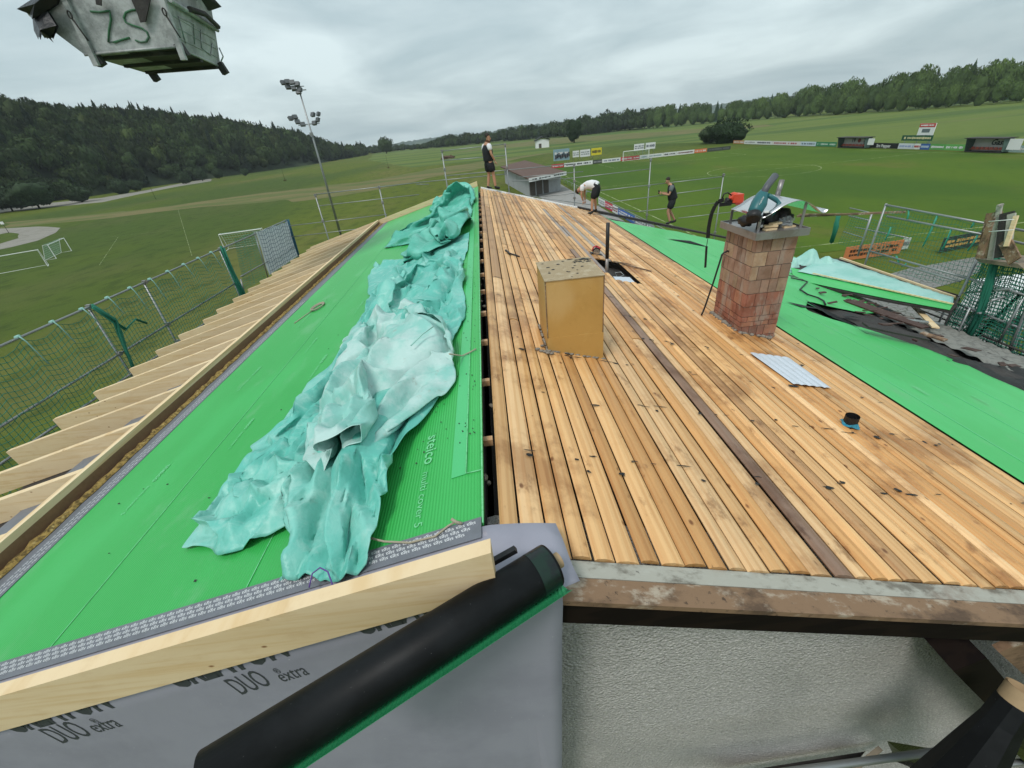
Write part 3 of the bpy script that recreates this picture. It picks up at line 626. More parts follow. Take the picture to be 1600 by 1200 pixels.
# grit on the green sheet next to the ridge
m1=MB()
for i in range(120):
    t_=gy.random(); yy=2.2+5.5*gy.random()**1.3; xx=-.25-.55*gy.random()**1.5
    m1.box((xx,yy,zl(xx)+.012),(.004+.006*gy.random(),.004+.012*gy.random(),.003),tint=(1,1,1))
for i in range(30):
    xx=-.4-3.5*gy.random(); yy=YE+.1+gy.random()**1.5*7; m1.box((xx,yy,zl(xx)+.010),(.005+.01*gy.random(),.005+.01*gy.random(),.004))
o=m1.build('sheet_grit',M['felt'],house); o['kind']='stuff'
# gable edge boards, right slope
def slab(mb,x0,x1,y0,y1,zf,h0,h1,tint=None):
    mb.prism([A(x0,y0,zf(x0)+h0),A(x1,y0,zf(x1)+h0),A(x1,y0,zf(x1)+h1),A(x0,y0,zf(x0)+h1)][::-1],(0,y1-y0,0),tint)
yA=YN-.004; yB=YN-.105; yC=YN-.235
m1=MB(); slab(m1,-.1,9.4,yB+.003,yA,zr,-.05,-.018); m1.build('verge_board',M['wet'],house)
m1=MB(); slab(m1,.12,9.4,yC,yB,zr,-.055,-.020); m1.build('verge_board',M['brownb'],house)
m1=MB(); slab(m1,.12,9.4,yC+.012,yC+.10,zr,-.225,-.056); m1.build('verge_rafter',M['darkwood'],house)
# brace at lower right
m1=MB(); m1.beam(yp(1487,1008,1.30),yp(1720,1262,1.30),.20,.24,up=(0,1,0)); m1.build('timber_brace',M['darkwood'],house)
m1=MB(); m1.beam(yp(1575,1005,1.28),yp(1720,1140,1.28),.16,.05,up=(0,1,0)); m1.build('bracket_plank',M['brownb'],house)
# left slope sheet, tape, upstand, insulation
gs=sheet('green_sheeting',[(XG,YE),(-.2,YE),(-.2,YF-.05),(XG,YF-.05)],lambda P,d: zl(P[:,0])+.004*noise(P,1.2)+.003,.12,M['green'],house,thick=.02)
m1=MB(); slab(m1,-.40,-.30,YE+.42,YF-.3,zl,.006,.0085); m1.build('overlap_strip',M['weld'],house)
m1=MB(); m1.tube([A(-.305,YE+.42,zl(-.3)+.012),A(-.305,6,zl(-.3)+.012),A(-.305,YF-.3,zl(-.3)+.012)],.004,5); m1.tube([A(-.30,YE+.42,zl(-.3)+.012),A(-.205,YE+.41,zl(-.21)+.012)],.004,5)
m1.tube([A(-.203,YE,zl(-.2)+.005),A(-.203,YF-.1,zl(-.2)+.005)],.006,6)
for xs in (-1.62,-2.95): slab(m1,xs,xs+.006,YE,YF-.2,zl,.006,.008)
m1.build('sheet_seam',M['gtext'],house)
tl_=MB()
nx_=A(SL,0,1)/math.hypot(SL,1)   # unused slope vec
sx_=A(1,0,SL); 
for xs,sz,off in ((-.60,.115,0),(-1.35,.07,1.1),(-2.3,.09,.4),(-2.75,.07,1.3),(-3.5,.09,.9)):
    y_=YE+1.05+off if xs<-1 else 2.5
    while y_<YF-1.2:
        text('steico',sz,A(xs,y_,zl(xs)),(0,-1,0),sx_,None,None,mbs=tl_,lift=.010,sx=1.15,bold=.01)
        text('multi cover 5',sz*.62,A(xs,y_-sz*3.35,zl(xs)),(0,-1,0),sx_,None,None,mbs=tl_,lift=.010,sx=1.2)
        y_+=3.4 if xs>-1 else 2.1
tl_.build('sheet_lettering',M['gtext'],house)
slp=lambda x,y,h: A(x,y,zl(x)+h)
# grey tape on the lower sheet edge + its print
m1=MB(); slab(m1,XG-.17,XG+.01,YE,YF-.05,zl,.003,.008); slab(m1,XG-.17,-.21,YE-.10,YE+.035,zl,.014,.019); m1.build('sealing_tape',M['tape'],house)
tp=MB()
for j,yy in enumerate((YE+.012,YE-.018,YE-.048)):
    x_=-.24-.03*j
    text('siga '*112,.032,slp(x_,yy,.019),(-1,0,-SL),(0,-1,0),None,None,mbs=tp,lift=.002,sx=1.12,shear=-.2)
for j,xx in enumerate((XG-.03,XG-.075,XG-.12)):
    text('siga '*110,.034,slp(xx,YE+.05,.008),(0,1,0),(-1,0,-SL),None,None,mbs=tp,lift=.002,sx=1.15)
tp.build('tape_lettering',M['white'],house)
m1=MB(); slab(m1,XFt+.01,XG-.15,YE-.05,YF,zl,-.05,.0); 
o=m1.build('insulation_edge',M['tape'],house)
P_=[]
def insz(P,d): return zl(P[:,0])+.004+.03*np.abs(fbm(P,9,3))
xi0,xi1=XFt+.03,XFt+.13
n_=260; ys=np.linspace(YE-.05,YF,n_); Gi=np.zeros((n_,5,3))
for i,yy in enumerate(ys):
    e_=.03*fbm(A(yy,3.3),2.2,3)
    for j in range(5):
        xx=xi0+(xi1-xi0+e_)*j/4; Gi[i,j]=(xx,yy,zl(xx)+.006+(.035*abs(fbm(A(xx*7,yy*7),1,3))+.02)*(0<j<4))
m1=MB(); m1.grid(Gi.transpose(1,0,2)[::-1]); m1.build('insulation',M['insul'],house)
m1=MB(); m1.prism([A(XFt,YE-.1,zl(XFt)-.05),A(XFt,YE-.1,zl(XFt)+hup-.03),A(XFt-.02,YE-.1,zl(XFt)+hup-.03),A(XFt-.02,YE-.1,zl(XFt)-.05)],(0,YF-YE+.1,0)); slab(m1,XFt,XFt+.028,YE-.1,YF,zl,-.02,.012,)
m1.build('upstand_board',M['osb'],house)
m1=MB(); m1.box((XFt-.027,(YE+YF)/2-.05,zl(XFt)+hup-.035),(.055,YF-YE+.1,.07)); m1.build('upstand_cap',M['spruce_y'],house)
# rafters
tips=[LP(x,y,hup-.02)[1] for x,y in ((112,737),(198,667),(261,613),(312,570),(355,534),(390,505),(420,481),(444,460),(466,442))]
sp,y00=np.polyfit(np.arange(len(tips)),tips,1); xe=np.mean([LP(x,y,hup-.02)[0] for x,y in ((61,669),(124,627),(177,592),(222,564),(262,538),(295,514))])
print('rafter sp',sp,y00,'xe',xe,[round(t,2) for t in tips])
rn=0
for i in range(-3,30):
    yy=y00+sp*i
    if yy<YE-.1 or yy>YF-.25: continue
    r_=MB(); x1=XFt-.06; xe_=xe+.03*gy.normal(); hh=.27
    r_.prism([A(x1-.05,yy-.04,zl(x1-.05)+hup-.02),A(x1-.004,yy-.04,zl(x1)+hup-.06),A(x1-.004,yy-.04,zl(x1)+hup-.02-hh),A(xe_+.03,yy-.04,zl(xe_)+hup-.02-hh),A(xe_,yy-.04,zl(xe_)+hup-.02)],(0,.08,0))
    r_.tint=tuple(A(1,1,1)*(.9+.16*gy.random())); r_.t=[r_.tint]*len(r_.t)
    r_.build('rafter',M['spruce'],house); rn+=1
m1=MB(); slab(m1,xe,-.22,YF,YF+.055,zl,hup-.2,hup-.01); m1.build('verge_rafter',M['spruce'],house,label='pale new timber board along the far gable edge of the left slope')
m1=MB(); m1.prism([A(-5.5,YE,zl(-5.5)-.02),A(XFt-.02,YE,zl(XFt)-.02),A(XFt-.02,YE,zl(XFt)-.06),A(-5.5,YE,zl(-5.5)-.06)],(0,YF-YE,0)); m1.build('eave_membrane',M['tape'],house)
# new timber lying on the gable edge (near)
yb=np.mean([LP(0,1147)[1],LP(400,1030)[1],LP(690,950)[1]])-.01
ztop=[yp(0,1097,yb)[2]-zl(yp(0,1097,yb)[0]),yp(400,967,yb)[2]-zl(yp(400,967,yb)[0]),yp(767,857,yb)[2]-zl(yp(767,857,yb)[0])]
zbot=[yp(*q,yb)[2]-zl(yp(*q,yb)[0]) for q in ((0,1147),(400,1030),(690,950),(769,928))]
ybk=np.mean([LP(300,986,np.mean(ztop))[1],LP(735,843,np.mean(ztop))[1]])
print('beam',yb,ztop,zbot,'back',ybk)
hb_=float(np.mean(ztop)); xb1=yp(768,870,yb)[0]
m1=MB(); slab(m1,-5.6,xb1,yb,max(ybk,yb+.05),zl,.02,hb_); m1.build('gable_beam',M['spruce'],house,label='long pale knotty timber lying along the near gable edge')
# grey membrane folded over the gable and hanging down
YM=yb+.028; xr_=yp(879,930,YM)[0]
nu=90; pathy=[YE-.02,YE-.12,YM+.12,YM+.04,YM+.01,YM,YM,YM,YM+.0,YM,YM]; dz=[.008,.008,.008,.004,-.012,-.05,-.12,-.4,-1.2,-2.2,-3.4]
Gm=np.zeros((nu,len(pathy),3))
for i in range(nu):
    t=i/(nu-1); 
    for j,(yy,dd) in enumerate(zip(pathy,dz)):
        xe1=xr_ + (.02*j if j<4 else 0) + (.03 if j<4 else 0); xx=-6+(xe1+6)*t
        zt_=zl(xx) if xx<-.2 else zl(-.2)-.03*(xx+.2)-.25*(xx+.2)**2
        rip=.02*noise(A(xx*1.3,j*.35),1) if j>8 else 0
        Gm[i,j]=(xx-(.03*dz[j]*-1 if j>6 and t>.97 else 0),yy+rip,zt_+dd)
m1=MB(); m1.grid(Gm,thick=.002,nrm=(0,-1,1)); m1.build('gable_membrane',M['memb'],house)
lp_=MB(); ln0=MB()
def mtext(body,p0,p1,hpx,shear,bold,mbs,sx=1.):
    a=yp(*p0,YM-.0012); b=yp(*p1,YM-.0012); top=yp(p0[0]+hpx*.1,p0[1]-hpx,YM-.0012); sz=(top[2]-a[2])/.72
    d=b-a; tmp=MB(); text(body,sz,a,d,(0,0,1),None,None,mbs=tmp,shear=shear,bold=bold)
    wv=np.vstack(tmp.v); L_=((wv-a)@(d/np.linalg.norm(d))).max(); k_=np.linalg.norm(d)/L_
    text(body,sz,a,d,(0,0,1),None,None,mbs=mbs,shear=shear,bold=bold,sx=k_,lift=.0005)
for p0,p1 in (((97,1162),(150,1147)),((377,1086),(430,1068))): mtext('DUO',p0,p1,28,.35,.0,lp_)
for p0,p1 in (((153,1145),(193,1134)),((442,1066),(485,1053))): mtext('extra',p0,p1,19,.3,.0,lp_)
for p0,p1 in (((150,1131),(158,1129)),((433,1053),(441,1051))): mtext('®',p0,p1,9,0,0,lp_)
for p0,p1 in (((22,1146),(186,1102)),((275,1076),(462,1020)),((562,993),(750,938))): mtext('CREATON',p0,p1,46,.35,.03,lp_)
lp_.build('membrane_lettering',M['dprint'],house)
# torn ridge gap: rubble and timber ends
m1=MB()
for i in range(26):
    yy=YE+.02+ (gy.random()**1.6)*16; m1.ball((-.165+.03*gy.normal(),yy,zl(-.2)-.13+.02*gy.random()),.015+.015*gy.random(),1,squash=(1,1.3,.7))
m1.build('ridge_rubble',M['stone'],house)['kind']='stuff'
m1=MB()
for i in range(18): 
    yy=bat[i]+.1; m1=MB(); m1.box((-.17,yy,zl(-.2)-.10),(.07,.05,.05),tint=(.5,.3,.16)); m1.build('batten_end',M['deck'],house)
# green sheet, right slope
pr_=[(932,334),(955,344),(1060,363),(1135,379),(1200,392),(1243,402),(1252,425),(1300,441),(1350,468),(1382,488),(1350,491),(1290,478),(1262,470),(1258,484),(1300,500),(1345,512),(1395,528),(1435,542),(1500,567),(1600,613)]
PR=[RP(*q)[:2] for q in pr_]+[A(7.7,1.25),A(XB+.01,1.25)]
PR[0][0]=XB+.01
sheet('green_sheeting',PR,lambda P,d: zr(P[:,0])+.008+.004*np.abs(noise(P,.9))+.02*np.exp(-d/.25)*(P[:,0]>6.5)*(noise(P,1.7)+.3),.1,M['green2'],house,thick=.006)
tl_=MB(); sy_=A(-1,0,SR)
m1=MB()
for xs in (5.2,6.1,6.95):
    slab(m1,xs,xs+.02,1.3,17,zr,.006,.0135)
for xs in (5.55,6.5):
    y_=2.
    while y_<16:
        text('steico',.10,A(xs,y_,zr(xs)+.02),(0,1,0),sy_,None,None,mbs=tl_,lift=.008); text('multi cover 5',.06,A(xs,y_+.42,zr(xs)+.02),(0,1,0),sy_,None,None,mbs=tl_,lift=.008)
        y_+=2.3
m1.build('sheet_seam',mat('seam_pale',(.12,.50,.22),.5),house); tl_.build('sheet_lettering',M['gtext'],house)
# far gable capping, right slope
m1=MB(); slab(m1,3.9,11.3,18.75,19.05,zr,.0,.07); m1.build('verge_flashing',M['felt'],house)
m1=MB(); slab(m1,-.1,8.8,19.06,19.2,zr,-.06,.03); m1.build('verge_board',M['deck'],house)
for a_,b_,c_ in (((1043,373),(1108,386),(1080,377)),((1228,471),(1290,484),(1250,478)),((930,333),(1035,352),(985,339)),((1258,468),(1345,512),(1300,495)),((1317,493),(1348,498),(1330,493))):
    m1=MB(); P,Q,S=RP(*a_,.03),RP(*b_,.03),RP(*c_,.03); m1.add([P,Q,S+A(0,.10,0),S-A(0,.05,0)],[(0,3,1),(0,1,2)]); m1.build('torn_felt',M['tar'],house)
# stripped lower part: old tiles and felt
def tiles(name,x0,x1,y0,y1,m,h,px_=.30,py_=.33,amp=.02,jit=.0):
    nx=int((x1-x0)/px_*4); ny=int((y1-y0)/py_*8); X=np.linspace(x0,x1,nx); Y=np.linspace(y0,y1,ny); G_=np.zeros((nx,ny,3))
    ph=((X-x0)/px_)%1
    XX,YY=np.meshgrid(X,Y,indexing='ij'); hh=h+.045*(1-ph)[:,None]*-1+.045+amp*np.sin(YY/py_*2*np.pi)+jit*noise(np.stack([XX,YY],-1),1.6)
    hh=hh+.02*noise(np.stack([np.floor((XX-x0)/px_),np.floor(YY/py_)],-1),1.37)
    G_[...,0]=XX;G_[...,1]=YY;G_[...,2]=zr(XX)+hh
    mb=MB(); mb.grid(G_.transpose(1,0,2)[::-1],smooth=False); return mb.build(name,m,house)
tiles('roof_tiles',7.55,11.3,1.3,6.3,M['tile'],-.04,jit=.08)
tiles('roof_tiles',9.2,11.2,6.2,9.3,M['gtile'],-.05)
# ================================================================== TARPAULINS
# cloth shapes: vertex grids (x, y, height over the slope), stored as differences between neighbours
TARP={
'near':(46,95,0.005,[
-473,-1,2,2,1,0,1,0,-1,-2,-2,-2,-4,-1,2,5,3,2,0,-15,13,13,13,2,0,0,0,0,0,0,-1,-1,1,7,7,8,8,7,1,-2,0,0,0,-2,0,-1,-1,-2,1,4,2,2,2,3,3,0,-3,-3,-1,0,-2,-3,-3,-4,-4,-7,-7,-6,-4,-5,-5,-5,-4,-4,-4,-4,
-4,-5,-4,-4,-5,-4,-4,-4,-4,-4,-4,-3,-1,3,0,0,-1,1,1,7,3,-2,-2,-3,-6,5,5,-5,4,-2,-3,7,-4,5,-5,-2,5,-3,5,0,-1,-8,8,2,-2,-1,5,-1,0,0,0,-1,0,1,0,0,-1,1,0,-4,4,-5,4,-2,2,1,0,-1,-3,1,1,0,-1,0,-3,-8,
4,-1,-8,0,1,1,2,2,10,0,2,-1,2,-2,2,0,1,-1,-1,-1,2,-2,-1,1,1,1,-1,1,0,-2,1,0,-5,-3,-2,5,-1,-6,9,2,0,-3,-13,13,1,-7,7,-4,0,4,0,2,-1,0,-2,1,-3,4,1,-1,1,-5,4,1,-2,-2,3,0,-3,2,1,1,0,0,-1,0,-1,1,0,
-8,8,-6,6,-5,5,0,1,-5,3,0,2,-1,-5,1,6,-3,-2,3,2,-1,-1,-2,0,-2,3,2,-4,-4,8,-1,1,0,0,-2,2,-5,1,2,0,-1,-1,3,0,0,1,-1,-3,4,0,-1,-3,0,-7,9,4,-2,-6,1,-3,-1,6,-5,5,-1,1,-11,13,1,0,-1,-6,7,-1,1,1,-2,
-1,-6,7,0,-4,5,-7,6,-4,4,1,1,-1,-1,-1,0,-2,1,1,-4,6,-7,7,-7,6,-6,6,-8,8,1,-3,0,4,0,-1,-2,3,-2,2,-4,0,0,-6,7,-4,4,0,2,-1,1,-4,0,3,-2,0,1,1,-1,1,2,0,-1,0,0,-1,0,-6,7,2,-3,-3,-1,9,1,-1,-5,8,-3,-1,
1,-2,-1,-2,-2,7,0,-3,-1,6,-3,2,-3,3,0,3,-7,3,1,2,-8,-6,10,-3,5,1,-1,0,1,0,0,0,2,-2,0,-3,-3,3,1,-1,-3,3,-1,-6,-1,-2,11,4,-4,2,-3,4,-3,1,-2,3,0,-2,2,-10,2,5,2,-2,4,-3,1,0,0,-4,4,0,-1,2,0,0,-1,1,
0,1,-1,0,-1,-10,6,2,1,-2,9,0,-1,0,3,-4,-4,-1,7,-7,7,2,-3,1,-1,-1,1,3,-1,-2,-2,-5,1,0,3,-4,-4,15,-1,-1,-2,2,0,1,0,-1,-1,0,2,0,3,-3,1,-2,-2,-5,6,-3,-3,-4,11,-10,10,-1,1,1,0,1,-3,0,-1,3,0,-1,0,0,
0,0,-2,2,1,-1,-5,3,0,-2,4,0,1,-1,1,0,0,0,0,-1,0,1,0,0,0,-3,-2,-10,10,10,0,-6,4,2,1,-4,-5,7,-2,1,-2,5,-13,9,4,0,0,-8,6,-3,4,-2,0,-7,-3,12,-2,1,2,-3,3,-1,-4,-6,-4,-2,-2,4,7,6,4,-1,-1,-2,-1,-1,-3,
5,0,-5,0,-8,2,3,9,-2,2,-2,2,0,-2,1,-1,2,1,0,-2,-2,3,0,-5,5,1,0,-2,1,1,-1,1,0,0,0,0,-1,1,0,0,0,0,-1,-5,-1,6,-4,9,-4,-2,8,-1,1,-1,-1,-2,3,-1,-6,1,5,-2,3,-3,-3,5,1,1,2,-7,-1,7,0,-2,-2,4,-11,3,-9,
-2,-1,-1,1,1,3,-3,-2,1,7,8,3,2,0,-4,0,-1,2,0,1,-8,-4,3,5,3,-8,8,2,-1,0,0,0,1,-1,1,-1,1,-1,1,-5,4,-3,-1,5,0,0,1,0,-2,-2,1,0,1,0,0,0,1,0,0,-7,-3,4,7,8,-5,8,-1,1,-3,3,-2,-4,7,-7,7,1,-3,-3,1,4,-5,
3,-6,-7,-1,9,3,-2,5,-2,-4,1,0,-1,6,-5,-2,3,2,2,-1,-1,-3,-2,-2,-4,3,5,1,0,1,-5,1,4,1,0,0,-2,-6,2,1,2,5,-1,1,0,1,-4,-2,4,0,1,2,-10,3,3,1,0,1,1,-2,0,1,0,4,-4,1,-1,-1,1,0,0,-1,0,0,-5,5,4,9,-2,2,1,
1,0,-8,4,-1,3,-1,5,-2,0,-5,4,0,-1,1,0,2,-4,-2,2,-1,-1,3,0,-9,9,3,-5,4,0,0,0,-1,1,-1,2,-1,-1,2,-3,-6,2,2,1,1,2,2,-4,1,-1,-8,0,-1,11,0,-5,5,-1,1,0,1,0,-5,2,2,-1,4,0,-3,-1,3,-2,-1,4,-1,-1,3,-4,2,
-2,1,0,-2,0,0,0,-2,-2,-1,5,1,10,1,-1,-2,2,-2,0,4,1,-8,6,0,-2,-2,5,-3,-1,0,-1,2,-1,3,-1,-1,-7,5,-5,5,1,0,0,-1,-3,0,-4,3,1,-2,5,3,2,0,-1,1,2,-3,-5,-2,8,0,-4,3,-2,-9,5,-3,-3,8,1,-1,2,3,0,1,0,-2,
-1,1,1,1,2,0,-4,0,-1,2,3,-2,2,0,-4,2,-1,1,-3,-2,3,1,-1,-1,0,0,1,-5,5,10,-3,4,1,-5,4,2,-7,2,5,-3,-7,-2,8,-5,6,-8,5,1,0,3,-2,2,-5,4,-8,3,0,4,-5,2,1,4,-3,3,-6,-4,0,-7,1,10,4,-1,-3,-4,-5,8,5,0,2,
-2,0,1,0,-3,-5,6,-2,-1,5,-3,2,2,0,-2,3,-1,0,0,0,6,-2,-3,-1,2,1,-2,1,-1,-1,1,0,-1,-2,-1,3,1,0,-2,-2,1,1,0,-1,1,10,0,-1,2,0,-2,-1,4,-2,0,1,-3,2,-6,7,-5,5,-4,2,0,0,2,-3,2,1,-1,-10,-2,5,3,-4,3,-2,
6,2,-1,1,-1,1,-5,-13,-3,-1,1,5,13,1,-4,3,0,2,-4,2,2,-2,1,-1,-10,4,5,6,-4,-2,2,-1,-6,9,-2,-5,6,6,-5,0,3,-2,-1,1,-2,0,-2,-2,-4,-1,3,6,1,0,-1,-2,1,0,2,-3,2,-1,9,2,-2,2,0,-2,-1,2,-3,1,0,-1,2,-1,2,
1,-7,7,-1,0,-2,-8,6,3,1,-2,1,1,-2,1,-2,2,2,0,-1,-2,0,3,0,-3,3,-7,0,4,3,-4,-4,3,-3,-2,8,1,-1,1,2,-2,0,0,-9,-1,-5,7,-1,-1,-5,9,3,3,-2,-2,-3,7,0,-2,-1,-3,-4,-1,-3,1,2,5,6,1,-1,2,-1,-1,-1,1,-1,-1,
1,1,-1,10,2,0,-1,0,-5,5,-1,1,0,-1,-1,-3,3,-1,-1,2,-3,-3,4,-4,7,1,0,-3,0,-1,-1,4,-6,2,0,3,-6,2,6,0,0,0,0,-6,6,1,-2,-5,2,3,-5,-4,5,-1,3,-2,5,0,0,-1,-3,2,-9,3,-7,0,-4,11,4,2,2,-2,-9,5,1,1,-3,-1,
0,1,0,2,2,2,1,-1,0,1,0,0,-1,0,-1,3,-7,4,1,-5,9,1,-2,1,0,1,2,-4,-6,1,1,7,0,0,-5,-7,2,9,1,-5,2,0,-1,5,-2,-1,1,-1,-8,8,1,-2,-8,8,0,2,2,-1,0,0,-1,-1,0,0,1,-6,2,3,0,-3,2,3,-2,3,-5,2,-10,8,-1,5,-3,
-1,-2,3,-1,2,-11,9,3,-2,-12,8,5,0,0,2,-1,0,1,0,-1,1,0,0,-1,-1,1,-1,1,0,-5,0,6,-1,-1,10,0,-1,0,-5,5,0,1,-4,1,1,-2,5,0,-1,-5,4,1,0,-1,5,-4,1,-1,3,-2,2,-2,0,-5,2,-2,4,1,-1,1,0,0,-1,-3,3,1,0,0,-8,
7,-1,0,-3,3,-4,-11,10,-9,-10,-1,22,-4,8,-1,-1,1,-4,5,1,-6,2,-11,14,-1,-1,-5,0,5,1,-5,0,2,1,1,3,-1,1,-2,-1,3,-1,0,1,0,-6,4,2,-1,1,11,-5,5,-3,1,1,-6,-3,11,-2,1,0,-4,-8,2,6,3,-5,5,3,-2,1,-3,2,-3,
6,-4,1,1,-1,0,1,-1,0,-1,-1,2,1,-1,0,-4,0,-1,-2,1,-2,-8,11,0,-17,2,8,-3,-11,17,-1,-16,-1,7,10,5,-2,3,-9,0,8,6,-1,-10,7,-1,1,-1,2,-5,6,2,-1,-1,0,-2,1,-1,0,2,-1,1,0,0,-5,-1,8,1,-1,0,12,-1,-1,-1,
2,-3,2,-1,-1,-2,3,2,-8,0,4,2,-4,5,-1,2,0,2,0,-5,3,-1,-1,3,0,1,-2,0,-1,-4,4,0,2,-1,0,1,0,-8,4,-1,3,-8,8,-5,-1,-4,10,-1,-2,5,0,13,-23,11,-12,-11,9,8,-4,3,4,-5,2,3,-2,1,-13,9,5,-6,3,1,2,-1,-1,2,
0,-3,0,4,-3,2,1,-1,-1,-5,6,2,0,0,-1,10,1,0,1,-3,-2,1,-1,-9,9,0,1,-1,0,-4,4,4,0,-1,0,1,0,-3,2,0,-2,3,1,-2,0,3,-2,-1,1,-1,1,-1,1,0,0,-2,1,1,-3,5,4,-4,-2,5,-5,0,5,2,8,6,-10,13,-7,-20,-8,-10,8,11,
-2,-4,-2,0,7,0,-4,5,-2,-7,-1,11,1,0,-1,0,-3,3,1,0,-1,0,0,1,0,-6,1,6,-1,2,-1,-1,11,0,-1,-9,-6,10,3,-1,2,-3,1,-2,1,7,-2,-1,1,-2,0,-1,0,-1,3,-2,0,-1,3,2,0,-1,1,-1,1,-2,2,0,-1,-1,1,-1,1,-1,1,4,-6,
-7,5,-3,-2,19,-12,-9,2,5,0,3,0,-10,21,7,-10,-21,-7,20,-5,0,5,-2,0,-1,0,-5,2,5,-2,3,-2,5,-1,-2,-1,4,-2,-1,2,-1,-1,-3,-3,5,0,2,0,1,0,9,0,-7,-6,4,7,0,1,-1,2,-2,1,5,-5,5,-2,1,-3,0,2,0,0,-1,0,0,0,
0,-1,3,-1,-3,2,1,2,-2,-1,-1,2,-1,1,-1,1,-4,3,-1,1,2,-1,-1,0,-6,6,-1,-2,-2,1,5,0,-7,-3,11,8,-17,0,9,-1,-10,2,6,1,-1,-3,0,5,-7,6,2,-2,2,3,-4,0,1,0,-3,2,-2,-4,3,4,0,-1,-4,4,4,11,-6,-9,3,9,-1,0,4,
-4,-1,3,1,0,4,-2,-1,-8,3,1,4,0,-1,-1,0,1,1,-1,0,0,-2,0,3,-3,2,0,-1,1,-3,2,1,1,1,-1,-1,0,5,-3,-1,1,0,-2,1,-1,0,-4,-7,8,2,2,1,-4,1,15,-21,6,2,3,-5,-3,4,0,2,-1,-3,2,-8,11,-1,1,-1,0,-5,5,-5,2,2,-2,
0,2,-1,-1,-4,2,-5,5,5,-5,0,3,6,-3,2,-11,12,-3,3,1,-8,9,-4,2,1,-2,2,-2,-3,4,0,2,-1,1,0,-2,1,0,-4,1,4,1,-1,-3,-6,-9,3,11,3,0,0,-3,5,-8,8,0,-2,-4,5,-1,1,-2,2,-2,-1,3,0,0,0,-1,8,-18,9,3,-2,0,1,-1,
1,0,0,0,1,-1,-6,6,-1,2,1,0,-4,1,0,-5,-4,4,2,0,2,2,-2,0,-3,-3,4,-1,7,2,-1,-11,4,6,7,-4,-13,13,-3,-1,0,1,4,0,-1,-3,-3,4,0,3,0,-1,0,0,-2,1,-1,3,-9,-3,-5,0,7,-4,-4,13,0,1,3,-1,6,-4,-2,-1,3,0,-1,0,
1,-4,5,-1,1,-1,1,-1,0,-1,0,-13,14,0,-5,1,-10,14,-1,2,2,-1,-3,-3,4,0,-7,-2,6,1,2,-3,2,0,-1,0,1,0,1,0,-2,-12,2,-2,4,5,0,-12,0,14,1,-6,-3,3,0,-1,6,-4,1,3,-1,-2,4,-3,0,1,1,0,0,-2,-1,-6,9,0,-3,-3,
-1,4,2,-1,-3,-8,-6,13,3,-2,5,0,-6,4,-1,0,-1,2,1,1,-1,0,2,2,0,-1,0,-1,-1,7,-5,-2,-1,0,-5,2,2,3,0,-1,1,-2,1,-10,-6,7,0,-7,7,4,3,1,-9,3,4,2,0,0,-2,1,2,-7,9,7,0,-7,-7,13,2,-5,1,0,4,1,-3,-1,2,2,-6,
-1,6,-4,4,0,1,-8,-3,9,0,-6,7,-5,4,-6,7,-1,-3,1,1,3,0,-8,-3,5,3,-1,4,-2,-5,5,0,2,1,0,-1,2,-1,0,0,1,0,-1,-1,-1,14,-11,-10,7,1,-2,-3,3,2,0,-3,-8,4,-5,2,3,-4,2,0,-7,9,-2,-8,10,6,-1,1,1,-1,-1,-1,4,
5,4,1,-3,-16,15,5,-1,-5,-4,5,3,0,1,-1,0,1,1,1,-6,5,1,-5,-11,-3,7,2,-1,-2,11,0,-7,5,-5,-2,2,-1,0,1,6,2,-7,6,4,-8,5,6,-8,-3,1,3,0,1,1,-1,1,0,0,0,0,-1,1,-2,-4,12,-9,0,1,-7,6,-5,5,-2,-10,12,0,1,0,
-2,-1,-1,1,3,-12,7,-2,7,0,-2,2,2,-1,0,-1,0,-11,7,9,-12,13,3,-3,1,3,0,-3,1,-2,4,0,0,1,-1,1,-1,2,-6,-8,-4,4,6,-5,6,6,0,0,-2,0,1,1,-2,2,0,-2,-4,5,1,-10,14,-4,7,5,4,-25,4,2,2,1,0,2,-1,0,0,-1,0,1,
-1,-2,2,1,2,-7,-1,1,0,1,-3,-6,9,-1,4,-1,-4,2,-6,4,0,-5,8,-1,3,-1,-1,1,0,1,0,1,-2,0,-9,6,-6,14,6,-1,-2,0,2,0,-2,0,3,-3,1,2,-1,1,-1,2,-1,-2,-15,2,9,-1,-2,6,2,-1,0,0,-3,-2,-1,5,-6,3,4,3,-6,2,-7,
3,19,-1,-31,11,21,-21,-11,0,1,5,3,4,3,3,0,1,0,-1,1,0,-5,5,4,-9,1,4,-8,3,2,-4,1,-10,-1,1,4,11,-3,4,0,-5,3,-5,-1,1,6,2,-2,1,1,1,-3,10,-13,9,6,-6,0,1,-1,5,-1,-3,4,-1,1,0,1,-1,0,0,-1,-1,-14,3,11,
1,-7,3,-9,3,-7,-3,1,2,4,5,-2,7,3,0,0,2,-9,-1,-15,16,4,-18,-4,33,-13,3,1,0,0,1,0,3,1,-5,2,1,-1,0,0,0,-3,1,1,1,-5,0,2,3,0,-4,3,0,1,-2,0,2,-3,2,-1,-12,9,4,-1,2,-1,2,3,0,-2,-2,6,5,0,-6,5,-4,4,-1,
-2,-3,7,0,0,0,0,-2,3,-2,-6,6,-21,13,5,3,-4,5,-1,-6,-10,3,7,0,3,-1,0,5,-5,-3,3,0,2,3,-4,-11,-13,-6,18,-7,4,23,-5,-2,-3,0,-1,3,5,-5,6,-3,0,2,-1,0,0,-1,-6,4,1,2,-2,-6,3,3,0,0,2,-3,2,1,-1,0,-4,-1,
